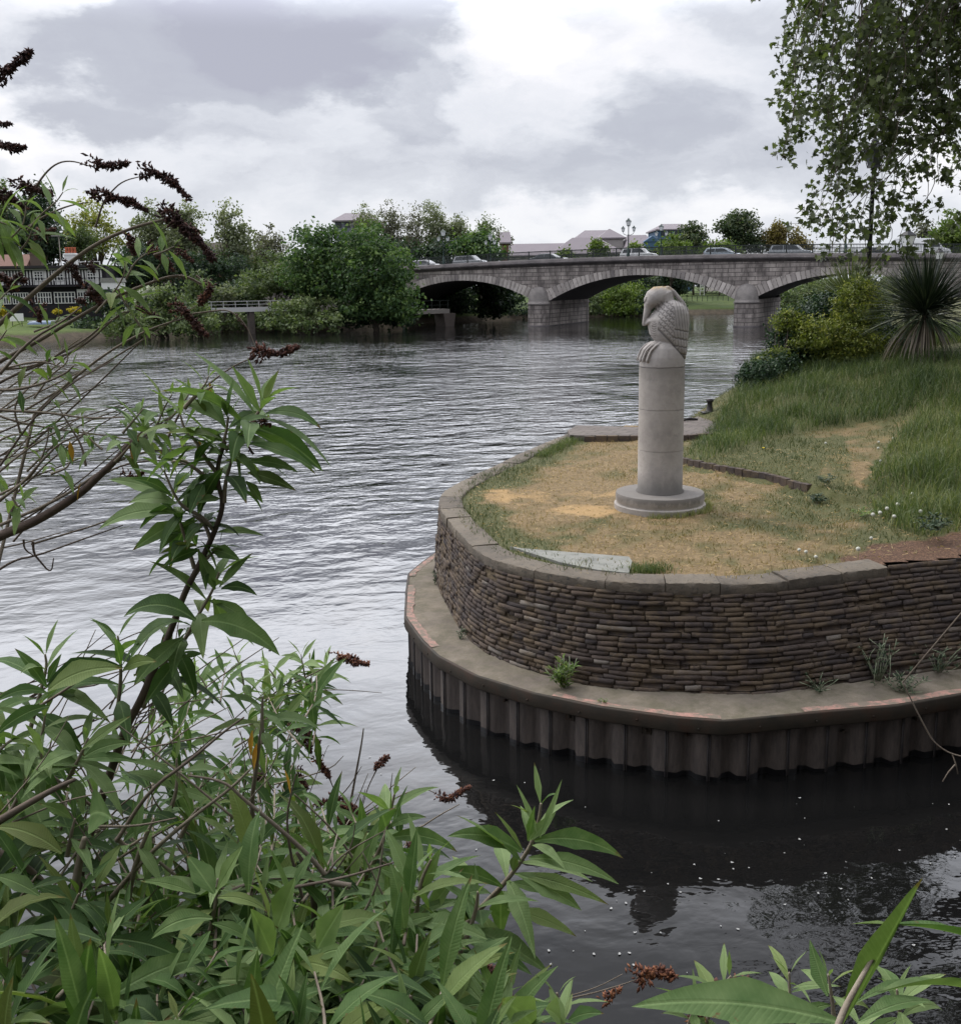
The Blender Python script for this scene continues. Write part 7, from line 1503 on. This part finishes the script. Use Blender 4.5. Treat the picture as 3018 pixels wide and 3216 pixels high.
D_.lf(900, 2300, 1.696, 1.95, [(432,1402,60,1232,.28,.9),(450,1382,765,1436,.24,.8),(452,1332,642,1158,.28,.2),(442,1272,622,1018,.16,0),(432,1242,330,1160,.3,.2),(162,1152,315,920,.28,.1),(160,1122,-20,1060,.3,.7),(450,1402,290,1520,.3,.5),(870,1380,1030,1570,.28,.4),(1062,1500,1072,1350,.16,0),(640,1330,1000,1325,.25,.5),(460,1440,640,1560,.3,.5),(420,1420,220,1554,.3,.5),(160,1180,30,1300,.28,.5)], .7)
D_.lf(900, 2300, 1.696, 1.6, [(1480,1560,1400,1362,.34,-.1),(1482,1530,1522,1390,.16,0),(1500,1540,1682,1500,.3,.6),(1320,1570,1140,1430,.36,.3),(1460,1540,1380,1480,.3,.3)], .9)
fill(D_, RD, 40, 2750, 3250, 1.75, 2.6, .17, 4)
D_.done()
# ---- E: the very near shoots at the bottom right
E = Bush('very near buddleia shoot with huge soft leaves at the bottom right corner', (.75, .35, 3.7))
E.shoot([(2590,3420),(2610,3300),(2640,3190),(2700,3080),(2740,3010)], [1.0, 1.1], 0, .1, .006, toroot=True, srn=.9)
def bigleaf(p0, p1, Y0, Y1, w_, dr=.35, rn=.6, roll=0.):
    a = at(*p0, Y0)-E.o; b = at(*p1, Y1)-E.o; L_ = np.linalg.norm(b-a); d_ = (b-a)/L_+np.array([0, 0, dr*.5]); leaves_mesh(np.array([a]), np.array([d_]), L_*1.04, w_, dr, np.array([rn]), 'leaf', M['budleaf'], E.e, nseg=14, fold=.3, roll=roll, wave=.03)
bigleaf((2640,3230), (2890,2773), 1.08, 1.12, .062, .05, .62, 1.35)
bigleaf((2630,3210), (2002,3176), 1.05, 1.12, .058, .5, .6, .5)
bigleaf((2800,2905), (3190,3020), 1.12, 1.12, .06, .5, .5, .5)
bigleaf((2800,2905), (2675,2905), 1.12, 1.2, .014, .1, .6, .1)
bigleaf((2600,3130), (2545,2958), 1.10, 1.15, .024, -.1, .55, 1.0)
bigleaf((2760,3120), (3120,3160), 1.10, 1.15, .06, .7, .7, .6)
bigleaf((2700,3210), (2930,3165), 1.2, 1.35, .035, .4, .6)
bigleaf((2690,3150), (2920,3105), 1.25, 1.4, .022, .4, .6); bigleaf((2740,3010), (2800,2900), 1.12, 1.12, .02, 0, .8, .9)
for L_, n, ll, Y in [([(500,1600),(560,1450),(620,1330),(660,1280)], 6, .12, 1.9), ([(980,1560),(970,1420),(965,1260)], 5, .11, 1.8), ([(430,1560),(470,1450),(480,1380)], 4, .10, 1.9), ([(1560,1560),(1540,1450),(1530,1350)], 5, .13, 1.6), ([(1200,1500),(1190,1400),(1170,1270)], 4, .10, 1.7)]:
    E.shoot(Z5(L_), Y, n, ll, .005, .3, toroot=False, srn=.9, rn=.75)
E.head(Z5([(165,1290),(250,1255),(300,1260),(360,1280)]), 2.2, .034, .85); E.head(Z5([(560,1370),(640,1340),(750,1310)]), 2.2, .034, .6); E.head(Z5([(0,1420),(40,1370),(80,1350)]), 2.0, .02, .9, dens=.6); E.head(Z5([(330,1390),(440,1395)]), 2.2, .024, .55); E.head(Z5([(440,1500),(500,1490)]), 2.0, .024, .6)
E.shoot(Z5([(-520,1440),(-300,1420),(-100,1380),(60,1335),(160,1300)]), 2.2, 0, .1, .003, toroot=False, srn=.5); E.yellow(Z5([(520,1490)]), 1.9, .05)
E.shoot(Z4([(1000,1500),(1070,1470),(1250,1450),(1420,1430),(1640,1370),(1790,1290)]), 2.4, 0, .1, .003, toroot=False, srn=.5)
E.done()
# drooping bare twig of the overhanging tree at the right edge
mb = MB(); pr_ = [at(x, y, 7.2) for x, y in Z5([(1560,-260),(1690,0),(1730,60),(1800,110),(1880,130)])]; mb.tube(smooth_path([np.array([5.2, 7.4, 4.6])]+pr_[:1], 0), .006, 5); mb.tube(smooth_path(pr_, 2), [.0055]*len(smooth_path(pr_, 2)), 5, .5)
for L_ in ([(1820,115),(1840,170),(1850,220)], [(1835,170),(1800,210),(1770,260)]): mb.tube([at(x, y, 7.2) for x, y in Z5(L_)], .005, 4)
# ------------------------------------------------------------------ floating petals
pm_ = []
for (x, y) in Z5([(468,695),(243,738),(500,768),(673,718),(755,712),(595,772),(62,884),(1020,345),(1005,377),(1020,562),(1043,593),(940,634),(1155,741),(1254,746),(1095,782),(885,789),(1236,821),(1118,845),(1143,817),(1263,681),(395,839),(205,835),(330,797),(160,1050),(80,1163),(128,1158),(152,1222),(430,1262),(292,1052),(110,897),(1717,376),(1803,380),(1706,690),(1835,655),(1860,568),(1543,619),(1307,393),(1047,452),(697,1033),(607,1017),(628,637),(666,683),(1275,880),(1617,1117),(1643,1417),(942,904),(1398,766),(1790,510),(595,466),(125,832)])+Z4([(80,137),(443,132),(503,223),(1102,257),(1268,270),(1352,199),(1010,626),(1757,898),(1407,1238),(1363,1330),(1527,1167),(1397,1165),(1590,1060),(1853,1068),(1773,1182),(1728,940),(1637,1183),(1590,400)]):
    p = onz(x, y, .006); s_ = .013*rng.uniform(.3, 1.2)
    if not pm_:
        e = empty('floating_petal', (float(p[0]), float(p[1]), .006), 0, 'tiny white petal floating on the dark water', 'petal', 'petals on the dark water'); m_ = MB(); m_.add([(math.cos(a)*r_, math.sin(a)*r_*.8, .002*math.cos(2*a)) for a, r_ in zip(np.linspace(0, 2*math.pi, 9)[:-1], [1, .9, 1, .8, 1, 1.1, .7, .9])], [tuple(range(8))]); ob = m_.build('floating_petal', M['petal']); bpy.data.objects.remove(e); tag(ob, 'tiny white petal floating on the dark water', 'petal', 'petals on the dark water')
    else: ob = pm_[0].copy(); col.objects.link(ob)
    ob.location = (float(p[0]), float(p[1]), .008); ob.scale = (s_, s_, 1); ob.rotation_euler = (0, 0, rng.uniform(0, 6)); pm_.append(ob)
tag(mb.build('dead_branch', M['stem']), 'thin bare branch drooping over the dark water at the right edge', 'branch')
